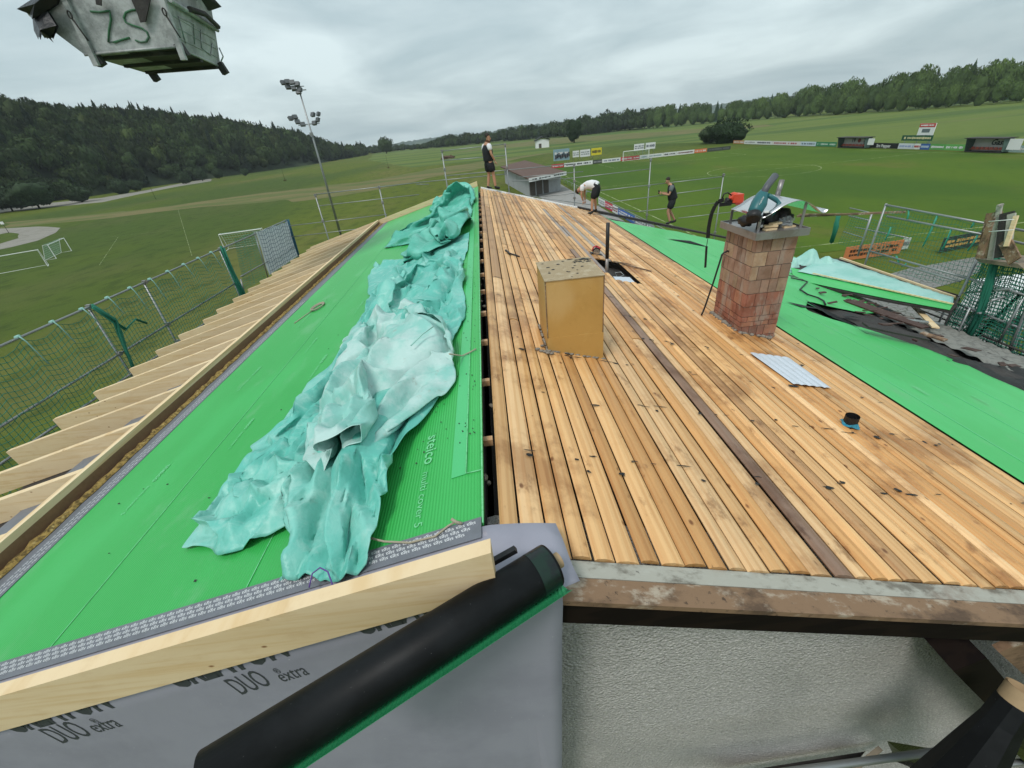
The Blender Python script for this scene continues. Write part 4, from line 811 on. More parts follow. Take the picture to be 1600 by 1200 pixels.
5,-3,-4,5,1,3,0,-1,1,1,0,11,-2,-2,-4,-1,8,-1,2,-9,8,0,1,0,-1,0,-2,-12,2,-3,-2,4,9,1,-3,6,-5,-2,6,3,-2,-6,2,-2,7,-2,-9,4,3,0,1,-5,6,-3,5,-13,-6,11,0,-13,44,-27,-4,1,21,-11,-7,-6,5,4,1,0,0,0,0,
1,0,-2,-2,0,1,-3,-4,5,-6,5,2,2,2,0,-2,0,-2,3,1,-6,3,3,-1,0,0,-1,2,0,0,2,10,-1,-4,5,1,-1,-1,-10,10,-1,0,-7,5,-3,-13,-2,9,-6,2,2,4,3,7,-6,4,3,-1,-5,4,4,3,-4,-4,-3,-2,8,2,-5,-4,6,1,-6,8,-7,9,-3,
-3,-2,-12,-4,35,7,-17,-14,-3,5,1,5,-2,3,9,-4,0,-2,-1,4,-9,-1,5,-1,-3,-1,-6,10,0,1,-1,1,2,-2,1,-2,0,-6,0,5,2,-1,1,-1,0,0,1,1,0,11,0,-1,0,1,-3,-14,-3,-1,0,2,6,-11,-1,13,-7,-2,4,6,-4,12,-1,2,0,-11,
11,1,0,-5,5,-4,-5,3,1,5,1,-1,-3,-2,-6,-1,6,6,-1,-3,0,1,2,-6,-22,14,5,16,-28,-4,4,12,1,6,-5,7,-10,1,4,2,1,-7,11,0,-6,5,1,-1,1,-1,1,2,-1,-1,3,-3,3,-6,0,-6,-2,6,5,0,0,0,0,0,0,0,8,-3,5,0,-3,-4,6,
1,-13,-6,-3,-1,7,6,-10,15,2,2,2,0,0,-4,1,3,-5,-5,9,1,-1,-2,0,5,-5,2,1,0,-1,2,-7,1,4,-1,-12,10,2,1,-1,1,0,-7,-9,-5,-1,6,13,-1,-11,-3,1,14,-19,8,-3,-2,2,-9,23,4,-6,6,0,0,-1,0,1,-1,-5,1,4,1,2,-1,
-3,0,5,-2,-2,-1,2,-1,1,0,-1,1,0,7,3,0,1,-1,-1,-3,5,0,-3,0,0,-5,-3,10,-1,2,0,1,-2,1,-3,2,-2,1,-10,6,5,-4,0,5,-2,-1,-5,-4,-1,5,-3,6,-4,5,-10,12,2,-4,1,-1,3,2,-2,-1,-1,3,3,1,-2,-2,-2,0,-20,-1,1,
0,4,-2,3,0,3,4,-5,13,1,2,-3,-4,3,-1,4,-1,2,-2,-5,7,0,1,-1,-1,0,-3,3,1,-1,0,-1,1,6,-5,3,-9,2,-2,12,-4,8,-1,-1,-2,4,0,-1,-2,0,2,-4,5,-3,-1,2,0,2,-2,-8,8,0,-2,1,0,2,-1,1,-1,-6,6,1,-1,-8,7,1,1,-8,
-5,12,1,0,1,-2,1,-1,7,1,-5,-2,-2,-10,7,-2,2,7,1,-2,-10,0,-2,4,6,-13,8,-1,9,-1,-1,-2,1,-8,3,3,4,0,0,2,-1,-1,-1,1,-1,0,0,1,0,1,5,5,-17,4,-1,8,-2,6,0,3,0,0,0,0,1,-2,-1,-3,2,-3,0,2,0,5,-2,0,-8,1,
6,-5,3,-4,1,5,0,2,-1,1,-1,1,-2,-1,-2,-10,12,1,-3,4,-2,1,0,1,-1,-1,-2,0,1,-2,2,-1,0,4,-1,1,-5,4,1,-4,5,-1,1,-10,8,1,-4,-1,4,-2,3,-6,4,2,0,1,2,0,-3,1,-1,1,0,0,0,-1,0,6,-6,10,1,2,-6,0,2,2,-1,-3,
4,0,-1,-3,1,-2,3,-2,1,3,1,0,-2,1,0,0,-10,8,-2,0,2,-2,3,2,-4,3,-1,1,-4,3,1,-7,6,-4,-2,-1,3,3,-1,1,-2,4,6,0,-8,-4,-2,0,3,7,-1,-1,-6,2,4,0,-2,-6,-3,11,-5,5,-4,4,-2,2,-2,0,1,-3,2,3,-1,2,0,-1,0,0,
-2,2,-1,0,0,0,6,1,3,1,-10,10,-7,2,-8,5,6,-1,-1,3,1,0,0,-3,3,0,1,-1,1,-1,1,-1,0,-2,-8,9,-3,3,-1,0,1,1,-2,1,-1,3,-2,-7,3,0,0,1,3,-3,0,0,0,1,1,5,2,-4,-1,0,0,0,0,0,-3,1,-3,-2,-9,-1,1,7,2,6,-9,4,5,
1,0,-1,0,0,2,-2,1,0,1,0,-1,0,0,-1,-1,3,-1,0,0,5,4,-9,-4,7,0,5,-9,9,2,0,1,-1,-4,-4,2,5,3,-1,1,-1,1,-2,0,-3,3,0,-5,1,6,-7,1,5,-3,2,1,-2,1,-4,-4,4,4,-2,-1,1,3,-2,-4,3,1,2,0,0,-3,-5,4,-9,-3,9,-3,
-1,5,5,-9,5,2,3,0,0,1,-14,9,1,-9,7,4,-4,1,5,-1,-2,1,0,2,-1,3,-2,-1,0,2,-2,0,1,0,-1,6,-3,2,6,-1,-1,0,2,-1,0,1,-2,-1,-5,6,2,-4,1,2,0,1,-1,-5,2,4,-1,-3,0,3,-2,-2,4,1,-2,-2,3,0,-4,0,5,-4,5,-1,-1,
-7,1,6,0,-3,-5,-5,-4,1,-1,3,2,8,5,-6,5,1,-5,-6,8,2,1,0,0,0,-1,0,-2,2,1,-8,-3,6,5,-5,2,3,-1,-2,4,0,0,0,0,0,-1,1,-1,1,2,-2,6,0,5,-1,1,-5,3,3,-6,-5,-1,-3,2,10,1,-2,2,0,2,0,-2,-4,3,0,-4,-1,2,2,3,
-11,5,5,1,0,-1,0,-1,-2,5,-1,-1,-1,1,-1,3,0,-3,1,-2,0,2,-1,-8,2,3,5,0,-3,-2,-2,-5,-4,9,6,-4,6,-3,4,-3,-6,7,-1,-2,1,1,0,0,0,1,-1,-2,3,-1,1,1,-1,2,-2,0,0,2,-1,-1,1,2,6,0,4,-2,2,0,-2,-5,8,-2,-5,5,
3,-2,0,-1,1,-1,-3,5,-3,3,-4,-3,4,-3,1,2,-2,1,3,2,-1,-2,1,-6,5,1,-5,5,3,-3,2,0,0,-2,-1,2,1,-2,0,0,-4,0,-5,4,-4,-3,-2,-5,1,4,-1,-2,7,-2,13,-5,-2,7,0,-2,1,1,0,0,-1,0,1,2,-1,0,0,-1,1,1,-2,2,-1,0,
-2,2,0,0,0,6,3,-2,2,1,0,-2,2,-4,2,2,-2,-1,3,0,1,-1,-2,0,4,-2,-6,-2,-2,-1,6,0,3,-5,6,2,-6,5,2,-3,0,-4,0,6,-5,1,4,0,0,1,0,0,1,-2,1,-7,-3,4,-8,4,-4,5,3,0,3,1,1,0,1,-1,-2,-7,2,6,1,0,-1,-1,1,-1,2,
2,-2,1,-2,0,-1,3,0,1,-3,3,-2,0,0,0,0,1,0,2,420,16,13,10,8,7,7,7,8,9,11,11,12,13,14,14,16,16,15,20,14,13,13,11,12,12,16,19,19,19,20,18,18,18,18,17,17,16,16,16,15,15,16,17,19,20,21,19,18,18,15,
16,15,15,16,16,17,17,18,18,18,19,20,20,19,18,17,15,14,14,15,16,17,19,19,20,19,18,18,18,17,16,17,16,16,15,15,16,16,17,20,21,20,19,18,-2,2,-7,-1,5,2,-5,7,7,-3,3,-5,4,-2,-9,4,3,0,-4,-4,3,-4,3,-3,
4,8,-2,-4,0,1,-2,-1,0,-1,0,1,1,0,2,2,3,-1,0,0,-2,-1,-2,0,1,-2,-3,3,4,-3,1,-1,-1,2,-2,0,1,-1,-1,0,1,2,-2,0,3,-3,0,2,-1,1,-1,-3,0,0,0,-2,1,1,0,1,1,2,2,0,-1,0,-1,-1,-1,-1,-7,-1,0,-2,2,-11,5,6,-2,
4,1,-4,4,-2,0,3,-1,-2,-1,-2,3,-2,7,-6,7,-6,-1,4,-1,-3,0,-3,1,-2,2,0,1,1,3,0,0,1,4,-2,1,-1,-2,-1,-1,0,2,-3,-1,0,5,-4,4,-3,-2,3,-1,-1,0,0,-1,0,-1,-1,4,-4,4,-1,-2,2,-2,-1,1,-2,-1,-2,3,-1,2,-1,3,
1,1,1,2,2,-3,-2,0,-2,-6,3,-3,-1,2,-3,2,-4,6,-1,0,5,-3,2,-2,0,1,1,-2,-7,8,-2,-2,0,3,-1,8,-7,1,5,-5,-4,0,-3,3,0,1,0,0,1,2,2,0,2,3,-3,2,-2,0,-3,-1,-2,9,-10,0,-4,6,1,2,-1,0,2,-4,1,0,-1,-2,-1,3,-3,
3,-1,1,-2,0,-2,0,0,0,0,1,0,1,-2,4,-1,1,1,1,0,2,4,-5,-2,-1,6,-9,-3,-1,4,-9,9,1,-6,7,-1,-3,0,-4,7,-3,3,-3,3,2,1,-8,1,0,4,2,-7,5,1,-9,2,-1,0,3,0,0,1,0,2,0,0,0,2,0,2,3,-2,2,-2,0,-2,2,-6,3,0,-1,0,
-1,3,0,-1,-3,1,1,-1,0,0,1,-5,4,-1,1,-6,4,-2,0,1,-1,-1,0,2,0,1,2,0,0,1,0,1,1,-1,1,5,-4,0,-4,6,-3,-2,1,1,2,-2,8,-5,-3,7,-1,-1,-9,5,1,1,-7,8,-1,0,0,1,-6,0,8,0,-4,3,-5,-2,-1,1,2,1,0,2,-1,1,1,1,-1,
0,2,2,1,1,0,-1,-3,-8,5,2,-6,5,-1,1,0,0,1,-1,1,0,0,-1,0,0,0,-2,1,-5,2,0,-3,3,-3,0,3,1,0,0,1,1,0,1,-1,2,-1,1,2,-1,0,2,0,-1,5,-5,1,-5,7,-2,4,-3,3,0,-7,8,0,-2,5,-5,2,3,-4,-7,7,0,-1,0,1,0,3,-6,-5,
7,0,-6,4,1,1,2,1,1,0,-1,-1,1,1,-1,1,3,1,0,0,-4,0,-2,3,3,-2,1,-6,0,2,-3,1,2,-2,-1,2,0,-1,1,-1,0,-6,3,-4,3,0,1,0,-1,2,1,0,1,0,0,0,2,-1,1,0,1,1,1,0,2,1,-4,-6,-1,-3,9,-3,6,-2,2,-6,0,2,3,-2,0,6,-4,
3,-1,-1,-7,3,1,7,-2,-4,-1,3,7,-4,5,-2,-4,-1,1,0,-1,0,0,0,0,0,-1,1,0,1,1,3,0,-4,1,-5,1,1,3,-2,-2,0,-2,-1,3,1,-2,1,0,0,-1,1,0,-2,-4,2,-3,2,-3,2,2,2,-1,0,2,0,0,0,1,-1,1,1,0,0,2,1,1,-1,2,-4,-7,-2,
11,-2,2,-5,7,-5,3,0,-5,4,3,-4,4,-2,1,-8,8,1,3,1,-5,1,-1,-3,3,0,3,-4,6,-5,-1,-1,-1,0,0,-1,1,1,-1,1,0,1,0,3,3,2,2,-4,-3,-4,0,-3,-1,4,1,-2,3,-2,-1,3,-1,-1,-1,-1,3,-2,-1,-3,-4,2,-1,3,1,1,0,1,1,-1,
1,1,0,0,0,0,0,1,1,0,2,3,0,-9,0,-6,4,-1,4,2,0,-7,-1,6,5,-4,-3,5,-2,0,1,-2,-1,0,2,-2,-2,7,-2,-1,1,0,2,0,-4,2,3,-3,-1,-1,0,-2,1,-1,-1,1,0,0,1,2,1,4,3,-15,10,-2,0,-1,-2,2,0,-1,-2,-1,2,-1,0,2,0,2,
-1,-6,2,0,-1,-3,0,1,1,1,1,1,1,-1,2,-1,0,1,-1,1,0,0,0,0,0,1,3,-1,-7,2,-3,4,0,-6,2,0,1,1,-1,-6,8,-2,4,7,-6,-1,-6,6,-2,4,-4,1,-1,4,2,-3,0,0,3,0,-1,-1,1,-1,0,-2,1,-1,-1,-2,-1,0,1,0,0,-1,-5,-5,9,-2,
12,-5,-4,3,0,1,-2,-1,1,0,0,0,0,2,-1,3,1,-6,0,-3,-2,2,1,0,1,1,1,0,1,-1,0,0,1,0,-1,0,0,1,0,0,-2,-4,-5,3,6,0,-6,4,1,3,-2,1,2,-10,7,-4,8,-3,-3,-5,1,-2,5,0,0,2,2,-1,-2,2,5,-4,-2,-1,8,0,-3,0,1,-3,1,
1,0,1,0,-6,-1,2,0,-2,-3,-2,4,0,3,-4,5,-1,2,-1,1,1,0,-2,-1,3,-1,0,0,0,1,0,-2,0,-1,-5,0,2,3,1,0,0,0,0,1,-1,0,0,0,0,0,0,-1,-1,-3,0,-2,-3,5,1,0,3,-6,4,0,2,-1,-2,7,-11,7,-2,-5,-4,6,-5,6,-3,3,0,1,-1,
0,-2,2,-1,2,2,2,-5,1,3,-1,0,0,0,-1,-1,-1,1,5,-3,-3,-2,-1,-1,0,-2,3,1,2,1,6,-6,1,-1,1,3,-1,-3,0,2,0,-1,0,-4,6,-8,-4,14,-19,10,4,0,1,-1,0,0,1,-1,0,-1,-2,2,1,0,-2,0,-2,0,-2,1,-4,3,1,0,3,3,-4,0,-1,
-6,3,-6,11,-4,-2,6,-10,3,3,-2,3,1,-1,1,1,-6,3,0,-2,0,2,1,-1,3,-1,-1,0,2,-1,-1,0,-1,1,-1,1,-1,-2,-1,0,-1,-1,5,-2,1,2,-2,5,-4,2,0,1,3,0,0,-3,0,0,-9,3,-3,12,0,-5,12,-7,-3,-1,-1,0,-1,0,-2,0,1,1,1,
-1,-1,-1,2,-1,-2,0,-1,-5,1,4,-1,1,0,-1,3,-1,-10,8,-4,0,4,2,-2,-9,7,-1,1,-1,4,1,0,-2,-5,3,3,-3,1,2,-1,-3,3,2,1,0,0,-2,0,-1,-1,1,0,0,-1,-1,0,-1,-1,0,-2,2,0,0,0,0,1,3,-1,-1,2,1,3,-2,-1,0,-2,6,-5,
-1,4,1,6,3,-6,-4,-2,-1,0,-1,0,1,0,0,0,-2,-1,1,0,0,-2,1,-1,0,-6,3,2,-1,3,-2,5,-2,-4,0,3,-5,8,-11,0,4,3,-3,-1,4,6,-5,-2,-2,3,1,1,-5,2,0,2,-2,1,0,-3,3,2,-1,-1,-2,-1,1,0,-1,0,-1,0,0,0,-2,-3,3,4,-3,
1,1,-3,1,3,0,-4,2,0,1,1,3,0,1,2,-5,5,-2,1,3,1,0,-3,-2,-2,-1,1,0,-1,-1,-1,-1,1,0,-1,0,-1,0,-1,-1,-4,-1,4,2,0,3,-1,-4,4,-5,6,-8,6,-2,8,-10,-4,5,1,5,1,-3,-1,0,-1,-1,4,-3,2,-1,-1,1,1,-3,1,-1,1,2,
-4,2,-1,1,0,0,-3,-2,4,0,1,-5,0,3,3,-8,3,0,6,-3,0,-1,2,0,2,-5,1,1,0,-1,1,2,7,-7,3,-1,4,0,1,-1,-3,-1,-1,-2,0,0,0,-1,-1,1,-1,1,-2,0,-1,0,-1,-6,1,7,-1,3,3,-5,2,-3,8,0,3,-1,-7,-2,3,-4,-4,9,-4,-1,-2,
7,-5,4,0,1,1,-2,1,1,-1,-1,-2,3,1,-2,-3,2,1,0,-2,-1,0,1,1,-1,0,-3,-1,1,0,-4,9,2,-9,-7,16,-4,18,-1,-11,3,-4,-6,0,0,-1,-1,-3,2,6,2,7,-3,1,-3,1,0,-2,-1,0,-2,-1,0,1,-3,-1,2,-2,0,-1,0,0,-6,-3,9,0,1,
1,4,-4,0,3,-1,4,-6,-3,4,-2,5,-6,-1,1,-1,1,5,-6,0,3,0,-1,1,2,0,1,-3,1,1,-2,-1,0,0,1,-1,3,-1,0,-2,2,0,-4,-2,-1,4,3,-4,-3,2,2,5,-5,2,-4,-18,13,32,-8,11,-10,-9,-2,-3,-3,1,1,1,-1,4,2,4,-5,-2,2,-1,
-2,-2,0,0,-1,-1,3,-1,-2,-3,0,0,0,-3,-3,5,2,0,0,0,1,-1,1,0,-1,6,-8,0,0,-2,-3,8,3,-9,2,0,1,0,2,-2,1,1,5,-2,0,-1,-3,-1,2,-4,4,1,2,-3,-1,-1,3,-2,2,-2,-2,1,-1,0,3,-8,7,4,0,-6,3,5,-6,5,0,-22,-4,-1,
26,22,-4,-13,-8,0,1,2,0,-1,0,7,-11,7,0,-4,0,0,2,0,-1,0,-2,0,0,-3,1,-2,0,0,-6,0,7,1,0,0,-2,2,-3,1,-6,-2,-2,8,2,2,-5,-1,4,-7,8,-3,1,0,5,-1,-2,1,-1,-2,4,0,-5,6,-5,3,0,-2,1,0,-3,0,0,1,2,-1,-1,2,-3,
0,1,-2,0,-8,4,1,2,2,1,-2,5,-9,-4,4,2,-24,3,20,17,4,-17,1,1,-2,1,-1,-6,14,-6,-1,4,0,0,-1,-1,1,-1,1,-2,-1,1,-3,-2,-2,-2,-1,6,3,-1,0,-1,2,6,-4,-9,-2,0,1,4,2,3,-7,1,-2,9,-8,5,1,-1,0,0,1,-1,0,1,-1,
-1,3,1,0,-2,2,-1,-1,-1,-1,1,0,-1,0,1,1,-5,4,3,-4,-1,-2,3,-1,-1,1,-2,2,-1,-3,8,-8,-8,14,0,-7,-6,4,25,-8,-6,-2,3,0,-7,-2,0,12,1,-2,2,-4,0,1,-2,2,0,-2,-1,-1,4,-10,-2,-2,5,6,-1,0,1,-2,-1,3,-7,-6,
0,2,-1,2,4,-8,17,-10,4,-2,3,-2,0,0,-1,4,-2,0,0,0,1,-1,2,-1,1,-2,-1,1,-2,-4,4,0,0,-1,2,0,2,1,0,-3,0,-4,9,-6,-1,0,-1,2,-1,0,1,0,11,-6,-3,0,1,0,-3,2,16,-16,-1,-1,-5,-1,4,4,1,1,2,1,3,-6,0,1,-1,1,
2,-5,1,-4,3,-8,3,6,0,1,-2,-1,3,-3,-7,-3,0,0,2,-2,4,-5,6,-4,7,-1,-1,2,2,-1,0,-1,-1,3,0,-1,1,-1,3,-1,-1,1,-1,1,-5,-1,1,2,0,0,2,0,0,-2,6,-5,1,0,-2,-1,2,-1,-2,1,-1,2,1,1,-6,12,1,-5,-1,0,0,-1,-13,
20,-4,-4,-4,0,5,0,1,-2,3,-1,0,-1,5,-3,0,0,0,1,3,-5,-3,7,0,0,-1,-1,-2,-1,-2,-1,0,-18,8,0,2,1,1,-3,0,1,1,7,-7,3,5,2,-1,-6,1,1,2,0,2,-2,2,-1,2,-3,-5,5,-2,-2,2,1,-1,0,1,1,0,1,1,-3,7,-4,-3,1,-4,4,
-4,0,-1,3,0,1,0,7,-3,0,-1,0,-2,1,0,-2,4,11,-16,2,4,-5,-1,2,-1,2,2,0,0,1,-3,1,-2,-1,0,4,2,-1,-1,5,-1,-2,-3,1,0,-2,-2,2,-16,3,2,5,-3,-1,-1,4,-2,2,1,3,4,1,-3,-4,6,-3,0,1,1,-1,0,-1,1,1,2,-1,-2,-9,
8,0,1,-2,2,1,0,0,0,3,3,-6,-5,-1,7,2,-11,3,2,1,1,0,0,0,2,2,0,-1,-1,0,0,0,-1,-10,14,-1,0,-3,4,-1,-4,2,0,1,0,-4,1,5,-6,3,0,1,-1,5,-9,3,-3,2,2,2,-5,3,0,2,0,-16,6,5,-3,2,-4,4,0,-2,2,0,6,-2,-2,-2,4,
0,4,1,-3,-1,-1,0,-1,0,-1,5,-1,-7,5,-1,1,-4,7,2,1,-1,0,-1,-1,1,1,-18,17,3,-11,2,0,-1,2,-1,1,1,2,0,1,0,0,0,0,-1,0,-1,-3,-2,15,-5,-1,-1,1,-1,-1,0,-2,-2,3,-2,1,0,0,1,1,1,-7,11,-3,2,-1,-3,0,1,-1,3,
-1,-1,-16,10,0,-1,-5,6,2,-2,0,2,2,-2,1,-1,1,0,2,0,-1,1,0,0,-4,-2,0,0,-4,4,-3,9,1,1,4,-1,-1,0,2,0,-1,-2,0,6,1,-1,-13,5,8,-13,2,-3,2,1,2,0,1,0,0,0,0,0,0,-1,-2,3,3,2,0,-1,-6,2,5,-4,-3,-3,1,3,2,-1,
3,-3,0,-2,-3,5,1,3,-2,1,-4,-1,4,1,0,0,-1,-12,0,4,-1,5,1,-2,-2,4,-1,-2,3,-2,2,1,1,0,-1,1,0,-1,-3,-2,-2,-2,1,0,1,9,0,1,0,2,0,0,-2,-1,0,3,1,-3,-1,15,-19,6,9,-13,0,-9,3,4,2,1,1,1,0,0,0,-1,0,-1,0,
0,-1,1,0,5,2,-1,-3,-1,0,-7,3,2,2,-1,1,2,-2,0,-2,3,-1,-1,-2,1,1,4,-1,-1,0,0,0,1,-9,-2,3,2,3,-1,1,-3,3,-1,0,0,2,0,1,-1,0,0,0,1,0,0,-10,1,1,-1,0,4,5,2,0,0,1,0,-2,1,0,-1,-2,1,3,-2,4,-9,3,-3,-12,5,
7,4,3,1,0,-1,-3,0,1,0,0,-1,1,-1,0,0,-2,9,1,-4,-9,5,6,-2,1,-4,-3,-2,1,0,2,3,-1,2,-2,2,1,-9,8,-6,3,4,-1,1,-1,1,1,0,-6,1,4,-3,0,0,9,-7,0,-2,2,1,-1,0,1,0,0,0,0,0,-9,-2,3,3,2,2,4,-1,-1,1,-1,1,-1,1,
-1,0,-1,1,-1,-1,-8,0,9,-7,9,-20,-2,39,-14,-4,-1,0,2,1,4,2,-2,-5,-2,0,1,1,0,1,-2,3,-8,7,-4,-2,7,-2,3,-4,2,0,0,-2,0,1,1,-2,-5,1,10,-8,3,-2,0,3,0,0,0,0,-7,6,-2,0,0,-1,1,-1,8,-10,4,0,0,0,1,0,-1,2,
0,-1,-4,9,4,-5,-1,-1,-1,0,1,0,-1,1,-1,0,0,0,-2,0,-1,0,-5,5,-8,3,1,-21,18,-5,5,19,-7,0,3,3,6,-2,-2,-9,6,-6,-1,0,1,0,-1,-4,2,-2,4,4,-7,0,9,-2,-1,-1,-1,-1,0,0,0,0,-1,-2,2,-6,4,4,3,-2,-1,0,1,0,0,
-1,3,-5,-1,-1,3,-1,1,-9,11,-1,-1,1,0,0,1,1,-1,0,0,3,1,4,1,-7,1,1,-1,-2,0,0,0,0,-1,-1,-1,0,0,0,-4,-3,3,9,-6,-5,1,15,10,-28,48,-33,3,-3,23,-8,-11,-22,6,4,5,-1,-1,0,1,0,3,-5,1,1,-5,4,0,2,1,5,-5,
-2,1,-1,1,-2,-1,0,1,-7,3,4,-1,0,3,-1,0,0,1,0,-2,-4,4,-1,1,0,0,-1,-1,1,2,2,-2,2,1,0,-1,1,-2,1,2,-8,10,4,-2,-5,1,1,0,-3,-1,0,-1,-1,0,0,0,-1,-1,0,7,2,-3,3,-8,5,9,5,-7,-30,54,-11,-10,-28,-12,7,15,
3,-4,10,9,3,-2,-9,1,-3,-3,-1,4,0,-1,-1,0,-4,0,6,2,-4,1,-1,0,-4,0,-2,-2,5,1,1,1,0,2,-1,1,0,1,-3,3,-3,2,1,-2,-4,1,9,-3,0,-1,2,0,-1,0,2,-1,1,-3,0,6,-1,0,5,-6,-2,1,1,-1,-1,-4,-1,1,0,0,1,-1,-2,1,0,
0,3,-2,11,1,1,0,-3,-25,6,9,8,-17,5,0,2,3,2,-1,3,2,-6,0,-4,3,-8,14,-5,-3,4,1,-1,6,-4,-1,1,4,-5,0,-1,3,0,5,-4,-5,0,0,1,0,1,0,1,0,0,-4,-3,6,0,0,-1,3,-1,-3,4,1,0,0,-1,0,-1,-3,1,0,3,0,5,1,-3,2,3,-4,
-2,0,0,0,0,-5,1,0,0,0,2,-6,2,1,-1,-4,12,-1,4,-1,0,-3,-2,-30,-5,3,17,9,1,5,0,-2,-9,-9,-7,6,9,2,-2,3,2,5,0,0,1,-2,-3,3,2,-1,-1,5,-1,-2,0,-4,1,5,0,-2,1,-2,1,0,1,-1,0,0,-6,2,1,1,0,2,-2,2,0,0,-1,1,
-1,2,-2,-1,1,0,-1,1,1,0,2,3,0,5,-4,-2,-1,3,-4,0,1,-2,1,0,-4,-3,5,2,-5,-3,9,-4,7,-1,2,0,-2,-1,2,1,-5,0,-3,-1,-1,-2,0,0,-3,2,1,0,0,2,4,-1,0,2,-1,-3,3,4,-1,-4,0,-3,-1,3,4,-4,3,-2,3,1,-2,-2,1,0,-1,
1,0,0,1,0,1,-4,-2,0,-1,3,-1,4,-1,1,0,0,-1,2,-2,1,-2,2,0,0,1,0,1,1,2,5,-4,-1,-3,2,-3,-1,1,-2,-2,0,3,1,-5,4,-2,-3,6,1,2,0,0,0,0,2,-3,0,-3,-1,-1,-1,0,-1,5,-1,-1,1,-1,0,-8,4,2,4,2,2,-2,-1,-3,2,4,
-5,3,1,-3,-2,-2,4,1,1,0,0,-1,0,-1,1,-1,0,1,-1,-2,0,-4,1,0,1,1,1,0,2,-1,0,-1,1,-1,3,-3,2,0,0,0,0,1,1,1,1,4,0,-2,-4,1,-6,3,1,-4,0,2,1,-1,2,-3,3,1,-1,-2,0,3,2,0,0,0,0,-1,-1,0,-1,-1,0,1,-3,1,1,-2,
0,-2,3,0,0,-1,4,-1,2,-3,-2,2,-4,4,1,1,-1,0,1,-2,2,1,-2,2,0,-1,-1,0,0,1,-1,0,-2,-6,8,0,0,1,0,-1,0,0,-1,-1,1,-1,0,0,2,-1,0,0,0,1,0,1,1,1,1,6,-3,2,-9,0,-1,-1,1,1,1,-4,1,0,3,3,-1,-2,2,-3,2,1,0,-1,
0,1,0,-1,-2,0,1,0,-2,1,-1,-1,1,-3,1,1,0,1,1,0,1,-3,1,6,-8,2,2,-1,1,2,-2,3,-2,0,0,1,-1,-1,1,0,-1,1,-1,1,-1,-2,4,-1,2,-1,-1,1,-1,0,-1,-1,0,-1,0,0,0,1,0,0,1,0,-1,0,1,0,2,3,3,-2,-9,-2,7,-2,-3,3,0,
-2,0,0,1,2,-5,1,1,1,4,-2,0,1,1,-1,-1,1,2,-3,-1,0,-1,1,-2,1,1,-3,2,-1,-1,0,1,0,1,-3,0,1,-1,7,-3,0,1,-1,0,0,3,-1,0,-1,1,-1,2,-1,2,-2,-1,1,-1,1,-1,4,0,-2,3,0,-4,2,-1,-5,2,0,1,-2,1,0,-1,1,0,0,0,1,
0,-1,1,0,2,9,-9,-6,2,-1,3,-1,1,0,-2,2,0,0,-2,-1,3,1,1,2,0,-2,-2,-2,0,0,-1,0,3,3,-3,0,-3,0,0,1,4,-6,2,4,1,-3,0,0,0,1,-1,-2,-1,5,0,-1,-1,2,2,-8,6,0,0,1,0,-1,1,-1,1,0,0,0,0,2,-1,1,0,-3,-1,3,-2,1,
-1,-2,0,0,1,-1,1,1,-1,-1,1,1,-1,-1,0,0,-2,-4,-8,9,11,1,-4,0,0,-1,1,-3,2,2,-1,-3,2,2,-1,2,0,1,-2,-1,2,1,1,-2,-3,1,-1,3,-2,-3,1,1,-1,-3,6,0,-1,-1,1,0,-2,-1,2,-1,1,-1,1,0,-1,1,0,2,2,-1,-1,0,1,0,
-1,0,1,1,-1,-1,0,1,2,2,-4,1,-3,1,0,0,-4,4,0,-2,-1,1,0,0,0,0,1,0,0,-1,0,-2,-4,-4,0,-2,2,2,4,8,0,-1,0,-2,6,-5,1,-2,-2,3,1,2,-2,0,1,3,0,0,-4,-2,-1,0,3,0,0,2,-4,0,-1,0,2,2,-1,0,-1,1,-2,-4,3,0,0,2,
2,-1,0,0,0,-1,0,5,-4,1,0,0,1,0,-1,0,1,1,-1,0,-1,4,-2,2,-4,4,-3,-3,-5,4,2,-4,2,1,-2,1,0,0,1,1,-1,-2,2,-4,-1,-3,-1,-2,-2,4,1,6,1,2,2,0,-3,2,2,-2,-2,2,1,-1,-3,2,1,0,1,2,0,-3,1,-1,-2,2,-1,-3,-2,4,
-1,0,0,1,0,3,1,-1,-3,-4,5,-2,-1,3,-2,2,1,0,0,-2,0,2,0,-1,1,1,1,-1,0,1,-1,0,1,1,-1,0,3,1,-1,1,-4,-1,-1,3,-3,-3,4,-2,-1,1,-1,1,1,0,1,-1,0,-3,-1,-4,0,0,-2,0,2,6,1,1,0,2,-1,4,-3,1,-1,2,0,-3,-2,3,
-1,1,1,1,1,-2,4,-3,0,2,-7,-1,0,0,4,0,-1,0,-1,0,1,0,1,0,2,-5,0,1,-1,2,0,0,0,1,1,-1,-3,0,5,-2,3,-1,0,0,-2,0,0,1,1,1,-2,7,4,-2,-2,1,0,0,1,-1,-1,0,-1,0,0,1,-2,0,2,6,-6,1,2,0,1,-1,0,-1,0,0,0,0,1,-4,
0,1,-1,0,2,1,1,-1,-1,-2,2,-1,-2,0,2,4,-2,0,-1,1,-1,-2,-1,0,0,0,0,0,0,0,0,0,1,3,3,-3,-2,0,1,0,-3,0,0,0,2,-1,0,2,-1,-1,1,1,0,-1,2,1,-4,0,-1,0,0,0,2,-8,8,4,5,3,-4,-2,-1,0,-3,7,-10,9,-9,9,1,-3,-12,
